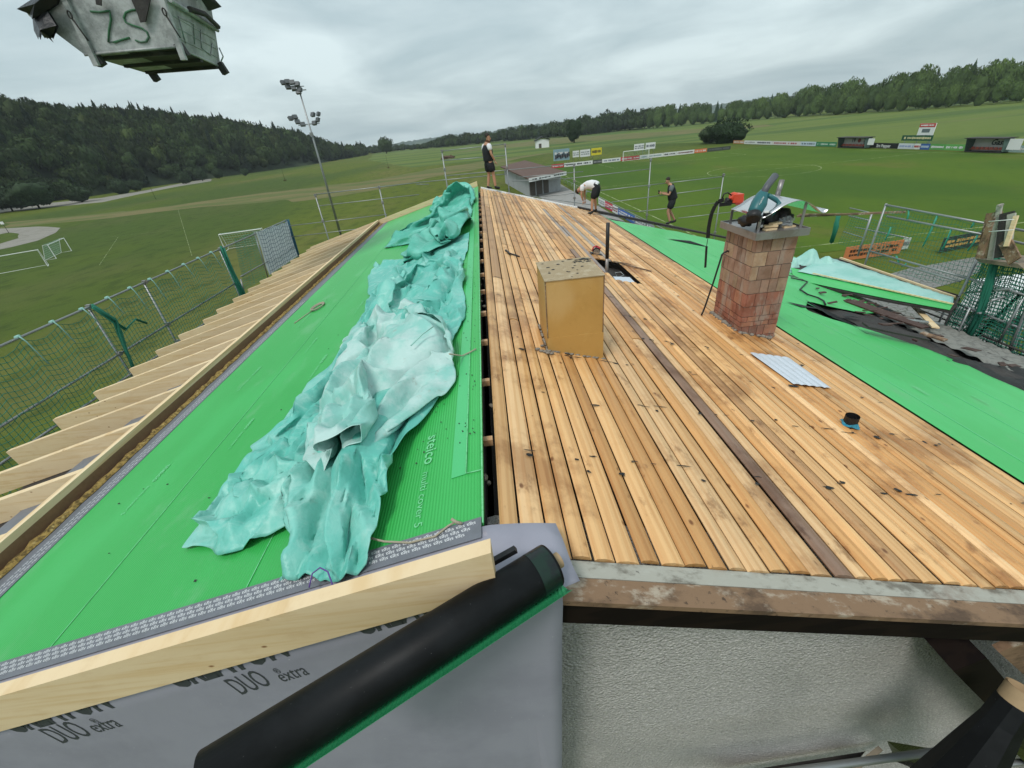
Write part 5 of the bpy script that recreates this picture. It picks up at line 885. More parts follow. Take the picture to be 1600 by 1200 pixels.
8,0,-3,10,-11,-5,0,12,-8,1,-2,4,-7,9,-3,0,-2,1,5,-6,-2,7,-7,11,-10,7,-1,-3,-3,-2,11,-5,4,-5,6,0,2,4,0,0,1,0,-3,1,-1,2,-6,-1,-13,9,-3,6,-2,-6,6,0,0,1,-5,9,-4,-3,-1,-1,2,0,2,1,-3,-2,10,1,1,-4,1,
-1,0,1,-1,-1,7,-1,-6,-10,3,0,9,1,2,-3,-3,0,9,-8,0,-5,2,1,-1,10,-6,0,-9,14,-8,5,-4,5,-6,2,-1,3,2,-7,5,-2,-7,16,-11,10,-12,12,-6,2,-5,-9,7,-5,4,0,14,-2,-10,9,2,-8,0,-1,5,3,-2,3,-17,10,1,8,-8,-6,
9,-7,0,5,-7,9,-11,7,-4,8,1,-3,-5,-3,2,1,1,-2,1,5,3,-7,12,1,-2,2,7,1,-17,-1,16,2,-10,1,1,10,-13,1,1,2,-9,6,4,-5,0,5,-5,13,-3,-2,-8,1,8,-9,5,-3,0,-1,3,-1,3,1,1,-1,-11,2,2,6,-9,13,-7,8,-8,3,-3,-1,
5,-15,3,0,0,-2,9,-8,7,-8,-1,1,-2,15,2,-5,3,-5,0,-1,7,1,-10,7,0,1,-9,9,-10,2,-2,8,-3,2,-1,-3,-2,-3,2,6,3,5,0,0,5,1,-10,8,-2,-10,-3,17,-4,3,-2,-9,12,2,-11,7,-4,6,-3,2,-8,15,-7,-4,-4,7,8,-16,9,-5,
0,-1,1,-2,-3,-3,0,2,1,4,2,-3,0,-4,8,-2,-9,14,6,0,2,-21,6,-7,8,-8,7,-4,0,-3,7,-1,-6,6,13,1,-4,-3,-9,7,-2,-1,1,-2,7,-10,0,7,-4,1,0,4,-6,3,-3,2,4,-1,5,-15,3,13,-4,-2,4,-1,4,-9,-6,15,7,-9,5,-11,2,
-6,10,3,0,-10,3,4,4,3,1,-1,-2,3,2,4,-16,0,-6,9,-5,2,0,0,0,3,1,-5,-1,1,-1,-2,0,5,6,-13,12,3,2,-13,10,-7,3,-9,4,1,-4,-7,5,10,-5,-4,2,5,-4,1,2,3,-8,1,1,5,-1,-9,11,-7,2,-2,2,-1,3,-3,-2,2,3,-3,1,-1,
1,4,2,-14,-1,-3,-2,4,2,0,-9,0,10,4,-4,-9,3,-7,5,13,-9,-6,5,-1,10,-8,7,-8,7,0,6,2,-11,-4,-11,14,-3,2,0,5,4,1,-1,-2,3,-2,-5,-5,0,1,-6,-1,4,5,-5,7,4,-3,5,0,0,-7,-1,-3,6,-7,-2,9,-3,2,-3,-1,1,1,5,
-12,4,3,-1,-4,2,2,-6,0,7,-5,0,0,2,0,2,-4,3,-3,0,1,0,9,0,-15,-4,-1,5,1,-9,-2,5,2,-2,7,-9,2,-7,18,-7,0,-1,5,2,-19,12,-8,4,-7,-1,6,5,-2,6,-3,-6,10,5,0,-2,-1,1,1,5,-4,-1,2,0,-4,-5,-1,0,2,-4,0,-7,
13,-5,9,1,-1,-2,-6,9,-13,1,2,0,-5,-3,8,2,-1,0,-2,-1,3,2,-6,-4,12,-11,3,5,-6,3,3,2,-1,2,-2,2,-2,-1,-2,-1,2,6,1,0,-16,0,7,-8,-5,4,6,-9,7,7,-11,2,-1,-4,6,5,-11,4,-3,2,-8,3,1,-3,1,-2,6,10,3,-1,4,
-20,9,7,1,-1,-2,-2,-4,6,3,1,5,0,-2,-4,-3,-7,2,-2,-6,2,11,-3,-1,5,3,0,0,-3,-7,2,-9,8,0,-4,11,-9,6,-5,-1,7,-3,-7,7,-7,2,3,-1,1,2,-1,-1,2,-6,-2,-1,1,2,2,1,-3,0,9,-9,3,0,-8,5,4,-1,-1,9,-16,-2,14,
-3,-3,-3,-4,-2,12,-6,-3,7,3,-8,-2,-2,2,-2,0,11,3,7,-15,1,-7,4,2,-1,-2,1,0,1,2,-1,-2,6,6,5,1,-3,-14,-2,2,0,6,0,5,4,1,0,-13,3,8,-10,7,-3,-3,-1,0,11,-3,-8,1,-1,-3,3,0,-2,3,0,-3,2,-3,-1,-1,3,0,2,
1,3,-3,0,2,2,-1,-3,0,0,1,-4,3,-7,2,11,-1,-4,2,-11,12,-2,-12,3,3,0,-5,8,10,-14,9,-5,1,-6,-5,1,-1,7,9,-2,-4,-7,-3,-2,2,0,-1,1,0,3,4,0,-1,0,1,-3,-1,8,1,3,-8,1,7,8,-3,1,1,-4,-1,2,-3,-6,-1,4,1,-5,
0,4,-3,1,-2,-2,3,-1,2,0,-1,1,0,0,0,0,-1,2,2,5,-8,0,1,1,0,-2,-4,1,3,-1,8,-8,-2,12,-5,-4,10,-17,7,7,7,0,-8,-7,-3,-1,13,-17,6,4,4,-5,0,-5,-5,3,-2,2,16,-2,-2,-12,-1,0,-3,0,0,4,-1,-2,3,-3,-1,1,2,6,
1,4,-2,3,-4,2,0,5,4,-6,4,0,-5,4,-3,0,-3,3,-3,-2,-1,-1,1,-2,0,2,1,0,0,0,0,0,0,0,0,-1,6,1,-7,0,1,2,2,-4,-2,-2,1,4,0,-3,1,-2,-1,7,4,-5,5,3,-12,6,-3,-4,0,5,0,-7,11,-2,-11,4,10,-11,6,0,-7,-4,-1,-1,
20,0,3,-6,-9,4,0,-1,0,-9,5,6,2,-3,-6,0,4,8,1,-2,-2,-2,-9,10,3,-1,4,5,-2,-3,-3,5,0,-4,-2,7,-10,-5,0,0,1,2,1,0,0,0,1,1,3,2,2,3,1,-4,-4,-4,-2,1,4,-1,-1,-4,-1,2,1,2,-8,6,3,-2,4,-4,-2,-5,2,5,6,-2,
-9,2,-1,10,-9,-4,1,11,5,-13,6,-4,4,-10,0,-4,13,-13,12,-4,1,2,7,-1,-6,-3,6,-7,-7,-1,4,5,6,5,-3,3,2,-7,-3,3,-9,5,3,1,-2,10,0,3,-4,0,1,-2,-1,-12,-1,4,8,-6,-1,3,2,1,3,1,1,-1,0,0,-2,-6,-4,-4,2,2,3,
1,-3,-3,-1,-1,4,3,2,-1,-1,2,2,3,-8,-4,3,2,2,1,-6,8,-2,-5,-4,16,1,-6,7,-12,-3,-1,10,-15,16,-1,-5,-13,2,1,14,5,-1,-8,-4,2,2,0,7,-7,1,1,5,-1,-6,-1,10,-3,1,-5,4,1,-9,-6,9,9,-3,4,-2,3,-1,-1,-8,-15,
9,-2,4,5,-2,2,4,1,2,-1,0,0,-2,-2,-3,-5,-3,-1,0,1,5,3,0,-1,-5,1,-2,5,6,3,-2,-7,12,-2,1,-5,-6,15,-1,0,-8,-4,1,6,4,0,-15,9,6,-16,15,3,-7,-8,13,-14,9,9,-8,-1,-9,-3,1,13,0,-4,2,-6,3,2,1,2,0,-1,5,-4,
-4,0,8,-5,-1,0,-7,-4,2,0,-6,2,9,7,3,0,-3,-3,-10,1,-1,5,7,-1,-6,-2,-4,1,2,0,-1,1,-1,0,1,1,1,6,3,-3,2,-1,-7,-1,3,0,3,-11,-3,6,0,-7,14,-9,-7,5,8,-9,6,-13,6,-2,3,6,-1,-1,-4,-6,6,-5,9,2,-4,-5,3,-2,
6,6,-5,5,-5,-4,-5,1,3,6,-3,8,-13,4,-1,1,8,-6,-4,0,5,-7,-4,0,-1,2,5,6,-12,2,2,-3,-3,1,-2,5,3,5,-11,-1,5,7,-3,3,-4,6,-11,-4,-1,1,0,2,4,-2,7,6,0,-6,3,0,-5,-1,7,-10,5,2,0,-1,7,-6,6,-12,5,7,-3,-5,
4,-4,-3,-3,18,0,-7,-1,9,-17,7,-8,0,8,2,5,-8,7,-10,2,3,-5,-1,5,-6,3,-1,3,1,5,-11,13,-1,1,1,-2,2,0,-3,-8,-3,-5,-1,2,8,-22,-9,36,-3,-3,-6,2,-5,0,3,0,0,4,-2,0,1,8,-2,-2,0,10,-8,-3,-2,-3,-1,-2,14,
3,-2,-7,4,0,0,-6,2,-1,0,5,-4,1,1,-2,2,-10,10,-1,-9,11,-13,16,-10,1,14,0,-6,-14,-1,7,2,0,2,-4,-1,13,-7,5,1,-3,-8,0,4,-2,3,7,-5,-4,5,-9,2,-1,2,15,-6,-3,-5,-15,12,-11,2,3,6,-5,-11,-2,14,16,-44,-4,
18,11,2,16,2,-4,-1,5,-2,-7,-5,0,10,-3,-5,-6,1,13,-5,5,1,-6,1,-11,0,4,1,8,-1,-5,0,6,-9,8,-4,2,0,5,-12,5,3,1,-10,8,-7,19,-15,4,-1,5,-8,-8,4,8,-6,6,-5,4,0,-8,1,13,-2,-2,-1,-9,2,6,-2,-2,5,-9,4,-1,
4,-1,6,3,-2,-5,6,-7,2,-14,6,-6,9,-10,9,1,-12,13,-4,16,-4,-24,-4,11,3,8,8,3,1,-1,-4,1,-15,3,2,10,4,-14,-2,3,-5,9,7,-8,0,-6,-1,6,1,2,-5,1,-3,2,1,4,-4,7,1,1,-4,9,-8,3,-7,11,-3,3,-15,18,-2,-9,-4,
9,-6,-3,6,7,0,0,-5,-11,1,18,-6,-4,1,6,-8,1,-1,-5,7,-1,-1,6,-7,4,-1,5,-1,-3,4,7,-9,8,-1,-18,14,5,0,2,-3,-2,-7,13,-6,-3,-6,-16,11,3,11,1,-4,0,0,-7,6,4,-4,-2,3,-6,6,-5,-4,4,2,1,3,-7,1,0,-3,-1,3,
-5,9,-2,-4,6,-10,-6,5,6,-4,5,-8,0,8,0,-9,8,-7,0,-5,8,-2,0,6,0,-6,-4,-1,3,6,-3,0,2,2,-5,-4,13,-1,-8,-1,0,4,2,-8,8,-2,4,-5,9,-8,2,-10,5,2,2,-2,6,-3,-7,10,-5,14,-19,3,8,2,-17,-4,-11,20,-1,8,5,2,
-15,0,4,2,-4,-4,14,-10,-2,7,-9,1,9,-9,5,-3,0,3,-2,1,-4,3,-2,3,7,-9,2,1,3,-2,-2,0,-6,7,0,4,3,-4,-2,-10,10,-2,2,9,-4,0,-13,6,3,1,-4,3,-5,2,3,-3,9,-3,-7,7,-3,0,0,-1,5,-4,-2,-1,-4,8,-1,-6,5,3,-4,
-3,6,-5,-5,9,-6,0,-15,18,-1,1,0,4,0,-7,-2,6,1,-1,-5,0,4,0,-3,-2,12,-12,15,-11,0,3,-8,0,13,-7,9,-5,-10,4,-3,4,2,2,6,-2,4,-5,-3,8,-5,4,-8,-2,11,1,-6,-3,-1,-2,17,-10,7,-4,-5,8,-9,7,3,-4,0,-4,-5,
2,4,0,3,-2,-12,9,-3,0,4,5,6,0,1,-5,-12,5,-5,12,-4,1,-8,7,-6,10,-4,-4,-5,-1,7,-7,9,-2,1,0,1,0,-1,-5,-1,-1,2,0,6,-1,-4,-3,1,1,1,5,7,-8,3,-1,-7,1,-3,11,-6,-5,12,1,-1,0,-1,-6,-7,1,15,4,-8,3,2,-3,
4,6,-1,-16,4,0,17,-14,8,4,-5,3,-8,0,3,4,3,-3,-1,-9,-2,6,-1,3,-11,7,6,-7,11,3,0,-1,0,0,-1,-2,-15,10,-8,-9,1,15,-3,8,-12,2,5,0,0,-6,6,-3,-1,3,-2,3,1,3,-20,13,1,-1,9,-4,7,-15,-2,5,-4,2,5,5,-4,1,
6,2,-6,-1,-8,4,2,-5,5,-4,3,0,-2,0,-6,-5,6,-11,8,-8,-1,17,-3,-10,-2,-3,17,-2,2,1,-12,-3,-5,5,8,3,-8,-9,2,3,7,-3,0,4,0,-9,4,-1,6,6,1,-3,-4,1,3,3,-5,1,-12,-4,8,6,-1,-1,1,2,3,-4,-2,-3,-1,-1,0,2,1,
-1,1,2,1,8,-14,2,2,-3,10,-2,-11,6,-1,-7,6,-2,0,13,1,-2,1,2,-2,-8,-3,-3,-7,0,9,6,-11,3,9,-2,-5,-9,13,-6,5,5,-3,-3,-7,-2,14,-2,-2,-6,-5,0,8,-7,-4,0,12,-12,3,2,7,8,2,-8,-6,-5,6,10,-5,5,-10,-5,-3,
0,0,5,6,8,-1,-25,9,8,2,-1,3,-5,5,-8,2,0,0,-1,0,3,-1,0,1,1,-1,-5,10,-7,-2,7,-4,1,8,-1,-8,2,6,4,-3,5,-3,-1,2,0,-1,1,-8,2,4,0,-9,4,-4,-3,3,1,3,-5,1,-6,7,0,3,1,-10,-1,13,2,-3,-16,1,4,2,-3,9,-2,-7,
-6,6,5,7,3,-3,1,-9,-1,3,-1,-8,-2,3,-3,-2,0,1,1,0,1,7,6,-5,-4,6,-8,-3,8,5,-9,2,-1,0,2,1,1,-1,2,0,0,-2,0,5,-14,15,-12,7,0,11,-5,4,-5,1,5,-9,-4,-5,3,-4,-2,0,-1,7,14,-1,1,-14,8,4,-12,6,-1,-3,5,-2,
-3,5,-1,2,4,-15,-1,7,4,-2,-5,-3,-2,4,2,5,-6,2,4,-5,5,7,-1,0,3,-12,-3,1,3,3,-2,4,-11,2,3,6,-4,-3,-6,-2,1,7,20,-25,4,-12,20,-11,7,2,-1,0,-2,-3,-2,2,2,1,2,-1,1,-4,7,-6,-9,15,-13,15,-2,2,0,2,3,-5,
1,-10,-5,-4,3,-2,2,-2,0,2,11,-5,1,2,-1,2,3,-8,2,0,4,-1,2,0,4,-9,-1,-4,5,5,-1,-8,1,3,-4,6,-2,6,-4,1,1,-1,5,0,1,-11,-4,5,5,3,2,-1,-1,4,3,0,-4,5,-1,-6,-9,-5,0,17,6,-28,24,7,-5,-16,10,2,0,2,2,0,-2,
-3,-6,3,-4,-3,6,-2,1,-12,-1,11,3,3,-3,7,-2,-5,-14,1,3,1,-2,-2,5,-4,8,-4,-3,4,-1,17,-1,-7,-2,-7,4,0,3,2,2,9,-5,-10,-6,0,4,-4,3,2,-5,7,4,-2,0,0,2,-2,0,2,4,-9,9,-7,6,9,0,3,-3,-2,1,-2,1,1,-2,2,-4,
-6,2,0,-10,2,3,16,1,-15,8,6,-25,1,10,1,1,-3,0,-7,5,5,-12,8,1,2,-5,1,4,-12,-5,12,0,-8,1,14,-11,5,-8,2,5,2,6,-8,-1,-3,1,6,-9,9,3,-6,-3,-1,9,-2,-2,1,-4,3,-8,-1,-4,2,-1,2,7,-9,0,7,0,2,-1,-1,6,-8,
9,5,-9,7,1,-5,-12,-4,2,12,8,5,-1,-5,2,-4,1,0,-11,-8,0,-1,0,14,-7,4,10,7,9,-15,1,6,-17,-7,-1,0,-7,2,17,6,1,-5,-13,7,-1,0,0,-4,7,-4,2,-8,10,-10,-3,12,2,-1,0,-1,4,-11,7,1,-3,11,-18,7,-4,-6,2,6,3,
-2,1,0,0,1,-5,-3,2,-4,0,11,1,-7,9,-10,6,-2,-1,7,0,1,8,-2,0,0,-1,-3,-4,0,-11,-3,-3,3,7,8,7,-1,2,-12,-9,-3,1,-1,2,9,6,4,-16,1,14,-2,-2,-10,13,-15,0,-3,7,18,1,-6,-6,-11,12,-9,-3,6,2,1,-3,-4,16,-4,
0,-12,14,3,-6,5,-3,-4,-3,1,1,0,-1,6,-7,0,2,-6,5,-2,-1,4,3,-4,-1,-2,2,0,3,-13,8,2,-7,7,10,-8,5,-1,6,-3,1,1,-1,2,-1,0,-1,1,-5,-10,6,4,-12,-4,-2,0,3,2,-1,-3,0,-1,4,2,12,2,-6,-10,-3,9,-10,11,-4,-3,
5,5,17,-12,-4,-8,16,6,-12,-16,2,3,8,1,-12,3,1,9,-3,8,-3,-11,1,11,-1,7,-17,0,1,4,-1,-2,4,0,-6,0,9,-2,2,-8,10,-12,1,5,0,-4,2,1,1,-2,0,3,-5,9,5,-1,-1,2,2,-2,1,-2,1,0,-3,2,-1,2,-5,-1,-6,0,1,2,-5,
-5,-2,1,-2,-1,0,-1,4,3,6,6,3,2,2,-3,-19,-1,-1,7,1,0,7,2,13,1,-1,-13,-3,2,5,0,-6,12,-10,9,0,0,-4,7,-10,-12,-1,15,-12,4,-8,9,3,-3,-4,-1,3,-4,5,-3,10,-5,2,5,-2,-12,4,-2,-1,-1,5,-5,3,3,-7,4,-6,15,
2,-6,-1,7,0,-1,-1,2,0,2,-5,1,-2,-10,0,1,5,1,-8,9,1,-7,1,-7,-2,1,7,-8,2,5,2,1,-4,10,1,-7,-10,2,-1,-2,9,-8,5,1,12,-5,11,4,-6,-7,-1,3,3,-3,-8,12,2,-7,-5,6,-6,-6,0,9,-7,-5,0,-1,9,-4,6,7,2,-2,-12,
1,3,-11,8,1,0,-1,8,-7,1,-2,3,-2,0,0,6,-9,0,6,0,1,4,-1,2,0,-2,0,5,2,-10,3,-6,-7,5,3,-5,-6,3,8,-6,7,3,-6,8,-16,4,-2,14,2,2,1,-3,2,-22,-1,2,2,7,-4,-4,-2,2,1,3,-2,9,-7,-2,-1,2,2,-1,-1,6,8,-5,-5,6,
7,-9,6,0,1,2,-1,-5,-12,2,-2,18,-2,1,-14,-3,5,-2,10,-8,3,-5,2,-5,5,5,-4,-3,1,2,1,-1,-5,16,-2,2,0,2,-5,3,-10,3,2,3,-7,-3,1,-10,0,4,-4,9,-10,0,2,3,6,3,2,-5,-4,10,-5,-2,3,2,-3,1,5,-16,5,0,-6,0,6,
3,-9,2,7,-5,1,-1,-4,3,-1,-2,2,5,6,7,2,-2,1,1,-5,-7,1,7,1,2,-4,-8,12,-2,3,-10,2,-1,-13,15,7,-4,-1,-12,0,5,-3,-1,6,-7,8,0,-2,2,-3,1,-1,-3,0,13,2,1,-2,1,-6,2,-3,-2,-7,2,-1,-1,-2,-3,-3,0,1,0,1,0,
3,3,-1,8,2,-9,12,-7,9,-1,-3,-5,0,-6,6,-6,2,-5,15,-3,7,-7,-3,-10,3,-3,1,1,1,-4,-5,-2,2,4,-2,1,1,0,3,0,2,13,-5,-8,-5,6,11,-9,16,-9,-2,-12,1,0,-2,4,16,-4,-4,3,-5,0,-1,5,-7,2,3,0,-2,1,2,-2,0,9,-4,
-9,1,-7,-1,1,1,0,-1,6,-1,-2,-3,2,-3,1,0,-2,2,3,2,-1,-2,4,2,6,-4,-5,13,-7,-12,6,4,-6,2,-1,6,-10,13,-10,1,0,12,-18,1,2,1,-1,0,0,4,2,-5,-2,-5,2,-1,2,6,3,0,10,-4,-2,-5,-4,-4,1,9,-8,13,4,-10,-5,6,
-6,0,-1,14,-3,-6,4,-1,-2,5,-1,-7,9,-3,1,-1,-3,3,1,-9,-2,4,-5,4,-4,0,-1,0,5,-2,-2,4,2,-1,0,-3,4,-2,4,4,-1,-1,0,-2,-1,4,6,-4,3,-12,11,-12,3,5,-7,-1,5,3,-3,13,-6,-4,-11,18,-10,-6,-2,0,1,0,2,0,8,
-2,-2,-2,0,3,0,-3,12,-4,-10,-3,1,2,-1,-3,1,4,-4,1,9,-2,0,4,1,-7,-1,8,-2,-1,1,-3,4,-1,0,-5,8,-6,3,0,1,2,-12,0,0,-1,0,3,-4,3,9,-6,0,0,-5,0,0,4,6,2,-3,2,-2,5,5,0,-2,-5,0,1,-1,-8,5,2,5,-2,-7,10,-4,
5,5,-3,-12,7,0,2,-13,11,4,-2,-2,-5,-1,0,0,6,4,4,0,-3,1,0,-1,-13,-7,1,0,11,-1,-4,0,-5,-1,2,-3,1,13,4,-1,-9,-1,0,-3,7,-2,2,-1,-1,3,-1,-3,5,-1,-1,2,0,-1,12,-3,-11,7,-12,4,-1,-2,-1,4,-4,-2,0,2,4,
10,0,-4,-3,2,4,7,-4,-6,-5,-3,-1,3,-2,10,-4,0,-8,-2,5,8,6,0,-11,8,-4,-5,8,5,0,-9,-1,6,5,0,-1,1,3,-2,0,-5,-10,11,-6,-7,-6,1,1,9,-2,1,-4,8,-5,-2,-2,-2,4,14,0,-5,-7,9,-1,-11,5,7,-10,4,-1,-4,4,0,1,
-7,10,-6,1,-1,0,-10,5,5,0,7,-5,-5,9,-17,1,0,-1,5,1,10,-3,-3,0,2,0,6,-12,-3,0,0,5,1,-2,9,-3,1,-5,-1,7,-3,-2,10,-7,1,-12,-1,2,-1,3,6,6,-5,-10,0,10,3,8,-2,-3,-7,-1,5,-14,-1,0,3,-2,3,-1,9,-9,11,-9,
-3,4,7,-8,9,-9,-1,5,2,-6,4,1,-1,4,-2,-1,0,-3,4,0,-1,0,0,3,-3,2,-3,11,-11,8,-12,9,-11,17,-10,6,-13,1,5,0,8,-1,-3,4,2,-8,6,-8,-1,-1,3,1,-1,-1,3,2,-11,7,-4,10,-9,15,-9,-10,-2,8,7,3,0,-13,-4,0,-1,
5,3,-4,2,2,-8,1,-3,1,1,2,3,0,0,-3,1,1,-3,-1,4,-4,1,5,2,-3,9,-4,-5,1,-1,9,-4,-3,0,4,-4,4,0,0,-3,2,2,-1,1,-5,6,-3,2,-1,-2,9,-5,2,-10,10,-11,-3,3,11,3,2,-1,-6,-7,-2,-2,1,10,-8,-2,3,3,0,3,0,-1,6,
-14,-1,-1,2,6,9,-15,-2,0,2,-1,-1,4,3,9,-1,-2,1,-4,1,-3,-9,0,3,0,0,-1,0,0,0,0,2,3,3,-3,0,-5,-2,1,5,4,1,-1,4,-1,3,-3,-4,-4,9,2,0,-1,-4,2,-6,9,-2,-4,0,2,-1,1,-4,6,-5,
]),
'far':(31,75,0.008,[
-241,1,0,1,1,4,3,3,0,0,5,-4,-3,0,-2,0,-2,-1,0,-3,-16,-15,-17,-16,-17,-17,-15,-12,5,5,7,7,3,13,13,10,11,9,11,9,6,6,6,6,6,6,6,3,1,-4,4,-6,-6,-2,-4,5,-3,2,-4,-7,-1,-1,2,8,10,0,1,1,-3,-9,-5,-4,16,
13,13,13,-6,2,2,0,-16,-1,-3,10,-3,5,6,3,-2,2,-1,-1,-2,-5,-2,8,1,0,-1,-1,0,3,2,0,-2,-5,3,-1,-15,-9,1,16,2,3,4,-2,1,4,-1,1,-2,0,-11,-2,7,-8,12,-3,-13,12,-2,9,-8,-3,2,-1,-2,9,2,-10,-11,3,-1,-2,5,
-4,5,-5,1,0,9,0,1,3,-8,-5,-3,9,-1,2,1,2,2,-1,0,0,2,-1,-1,-4,-8,6,0,-3,2,6,2,1,0,-1,0,-8,0,-15,11,-4,3,8,2,1,0,2,0,0,-4,3,-3,3,-1,-6,2,-2,-6,6,-7,12,0,0,2,0,-5,3,-8,-2,3,-7,-3,-3,0,6,4,-7,-1,0,
1,-1,10,3,-3,-10,4,8,-1,-6,8,-4,0,2,3,0,0,0,-1,-1,-3,-2,-4,3,2,4,1,-1,2,0,0,1,-2,-6,0,15,-5,-16,8,3,-1,0,2,-1,-1,2,-5,1,-2,2,0,-4,-5,6,-1,1,-1,0,6,0,1,0,-6,4,-9,1,2,-10,1,3,9,-2,-4,-6,-2,0,12,
-1,0,-10,-2,10,1,-2,4,-1,-2,1,1,1,0,-1,-1,-2,-3,1,3,-4,5,3,0,-1,-1,2,0,1,-1,0,-4,3,-8,4,-5,5,5,-1,-1,-2,-3,1,-2,1,-2,3,-3,-5,4,0,-1,9,-1,-3,0,0,4,0,0,0,-9,6,-8,4,0,4,0,1,-3,3,-5,-6,-6,6,3,-3,
-7,3,8,-1,2,0,1,-2,-1,-4,-1,-3,-1,-2,2,1,2,3,4,1,2,1,-2,-1,2,0,0,2,-3,-2,2,-14,8,10,-6,5,-4,-3,-6,-4,-2,-2,1,1,7,6,-2,-3,0,4,2,2,-2,-3,0,-1,-3,3,1,1,-2,-2,2,0,0,4,-4,1,2,-4,1,1,5,-1,-1,-5,10,
3,0,-2,1,1,0,-6,-7,-6,-2,1,6,5,6,1,-5,-1,6,4,0,-1,1,0,0,0,-1,0,-2,5,-4,1,1,-2,-3,2,-1,-5,-2,-1,1,0,-1,1,5,-1,-3,8,0,-1,1,-2,-8,-4,-4,2,4,4,5,0,0,1,0,-3,4,-3,3,-4,0,3,3,12,-5,-7,3,3,-4,-3,0,1,
0,-6,-3,1,1,6,6,2,3,1,-5,-3,4,0,3,2,0,1,0,-1,0,0,-1,1,-2,2,-3,-1,-3,-7,4,5,3,0,-2,0,1,-3,-3,-3,10,-2,2,1,-1,0,-8,-2,-2,1,9,1,2,-1,0,-1,-5,5,3,0,-7,2,2,3,-1,0,12,-2,-7,6,-5,-6,-4,-2,-2,0,10,-4,
3,7,4,1,1,0,-2,-2,0,3,-1,1,1,0,1,-1,0,-1,1,-3,-7,10,0,-5,-7,-4,-1,1,-1,1,7,6,3,-3,1,-2,-7,3,7,-2,-2,-5,7,-5,5,-1,4,-2,3,-2,2,-3,-9,4,3,3,0,-7,2,3,2,-3,-4,8,3,-2,3,-1,-3,-4,-7,-5,-2,6,15,0,1,-1,
2,-1,-3,1,-3,2,-2,-5,10,0,0,1,1,-2,-1,-1,-12,12,3,-1,-1,-7,-5,0,-4,10,-6,-7,2,4,7,6,1,-2,-5,2,0,0,0,-1,4,-2,3,-1,-9,-1,8,1,-7,-2,11,-2,3,-5,2,0,-2,4,-1,-18,14,-11,6,0,4,0,-2,-1,-6,-3,2,8,1,0,
-1,0,1,-5,5,-4,-1,3,-1,1,-4,6,1,-1,-1,1,-16,5,10,1,0,0,-2,-6,-8,5,-5,15,-2,-9,-9,-1,4,8,5,1,1,-4,2,0,-12,14,4,-1,-10,6,2,-2,1,-11,8,1,4,-5,3,0,2,-2,-2,-5,6,12,-1,-4,4,-2,1,2,-2,-1,0,-4,3,-3,4,
2,1,-3,-5,-11,10,10,-4,0,-2,5,0,1,-1,-1,-8,-4,14,-1,0,0,-1,1,-1,-4,-5,-1,0,9,-1,4,-8,-10,-5,0,8,12,-4,-1,-1,-6,0,-8,2,18,-5,2,4,-10,1,10,0,0,-5,0,5,-7,6,1,-3,-2,11,-1,1,-2,-1,1,2,0,0,-4,0,-3,
4,1,3,-1,-4,2,-1,7,-4,-2,4,-4,1,1,2,-2,-4,-10,15,1,0,-1,1,-1,0,-2,2,-5,3,-5,-3,9,-4,2,6,-5,-5,2,-11,11,-2,2,-6,-8,1,13,-1,1,1,0,-8,9,2,1,-1,0,-2,-3,1,6,-2,-7,0,11,-1,1,-4,3,1,1,0,0,-1,-2,-4,3,
-1,3,-1,1,-1,4,-2,-1,3,1,-6,-6,6,3,-7,-6,11,4,1,0,-1,-2,-1,-1,2,0,1,-5,4,-2,0,2,1,1,2,-1,0,-2,-15,8,-4,5,-7,10,1,-7,6,1,-2,0,4,-4,2,1,-1,-1,-6,5,-4,-3,4,-10,11,0,-2,-2,2,2,-1,2,1,-3,-4,-5,5,-4,
4,1,1,2,1,-1,0,3,-2,-6,5,-8,-5,0,6,9,1,-1,-3,-1,-3,1,4,3,1,-1,-1,-4,2,5,0,-1,-3,-1,3,-4,7,-12,8,-3,3,-1,0,-4,-1,0,-3,0,4,3,0,-4,7,-3,-7,3,-2,-5,0,4,-2,11,-1,-3,0,3,0,2,1,0,-3,-3,-6,-2,8,5,-3,
-2,1,1,-1,2,2,-7,5,-4,-7,-7,14,6,-4,-2,-2,0,1,4,3,1,0,-1,1,0,-2,-3,1,3,1,-3,1,2,0,-3,-1,1,1,0,-3,0,-11,-4,9,-4,-2,10,0,0,2,-4,-4,-1,4,1,3,3,-9,3,-1,0,0,5,7,1,-1,0,-2,3,-5,5,-9,1,12,-9,-4,9,-2,
-1,2,-2,0,-3,-3,3,1,0,5,-4,-4,0,4,3,0,2,-1,-1,-1,-1,1,2,-1,-1,1,0,0,2,1,-1,4,1,-11,1,-2,2,-11,-9,4,-1,5,2,3,1,0,5,-5,-1,3,2,1,-3,2,0,0,-10,1,2,13,-4,-4,-2,-1,1,8,7,-1,-6,-1,-1,3,2,-3,5,-4,0,4,
-2,-2,3,0,2,-3,0,2,1,1,-2,0,1,-1,0,0,1,1,0,1,-1,2,0,-1,1,0,-2,-1,8,-3,-17,1,6,-6,-7,2,-1,-5,1,3,1,1,7,0,2,4,2,2,-1,-3,-8,6,0,-12,2,13,-9,-5,-1,-1,1,1,4,9,3,1,-5,-16,19,-1,2,1,-4,-6,9,5,-1,-2,
1,1,2,-5,4,0,0,-1,1,1,0,0,1,0,0,0,-5,9,-3,-1,0,-1,1,-4,1,-3,-6,3,-5,1,-6,5,7,3,-3,-3,-4,-2,6,6,-4,1,-1,7,1,-3,1,-7,-4,9,-1,6,-12,-5,0,2,6,4,6,-3,-7,2,0,1,1,9,-5,-3,4,7,1,-7,4,-5,2,2,2,-2,2,0,
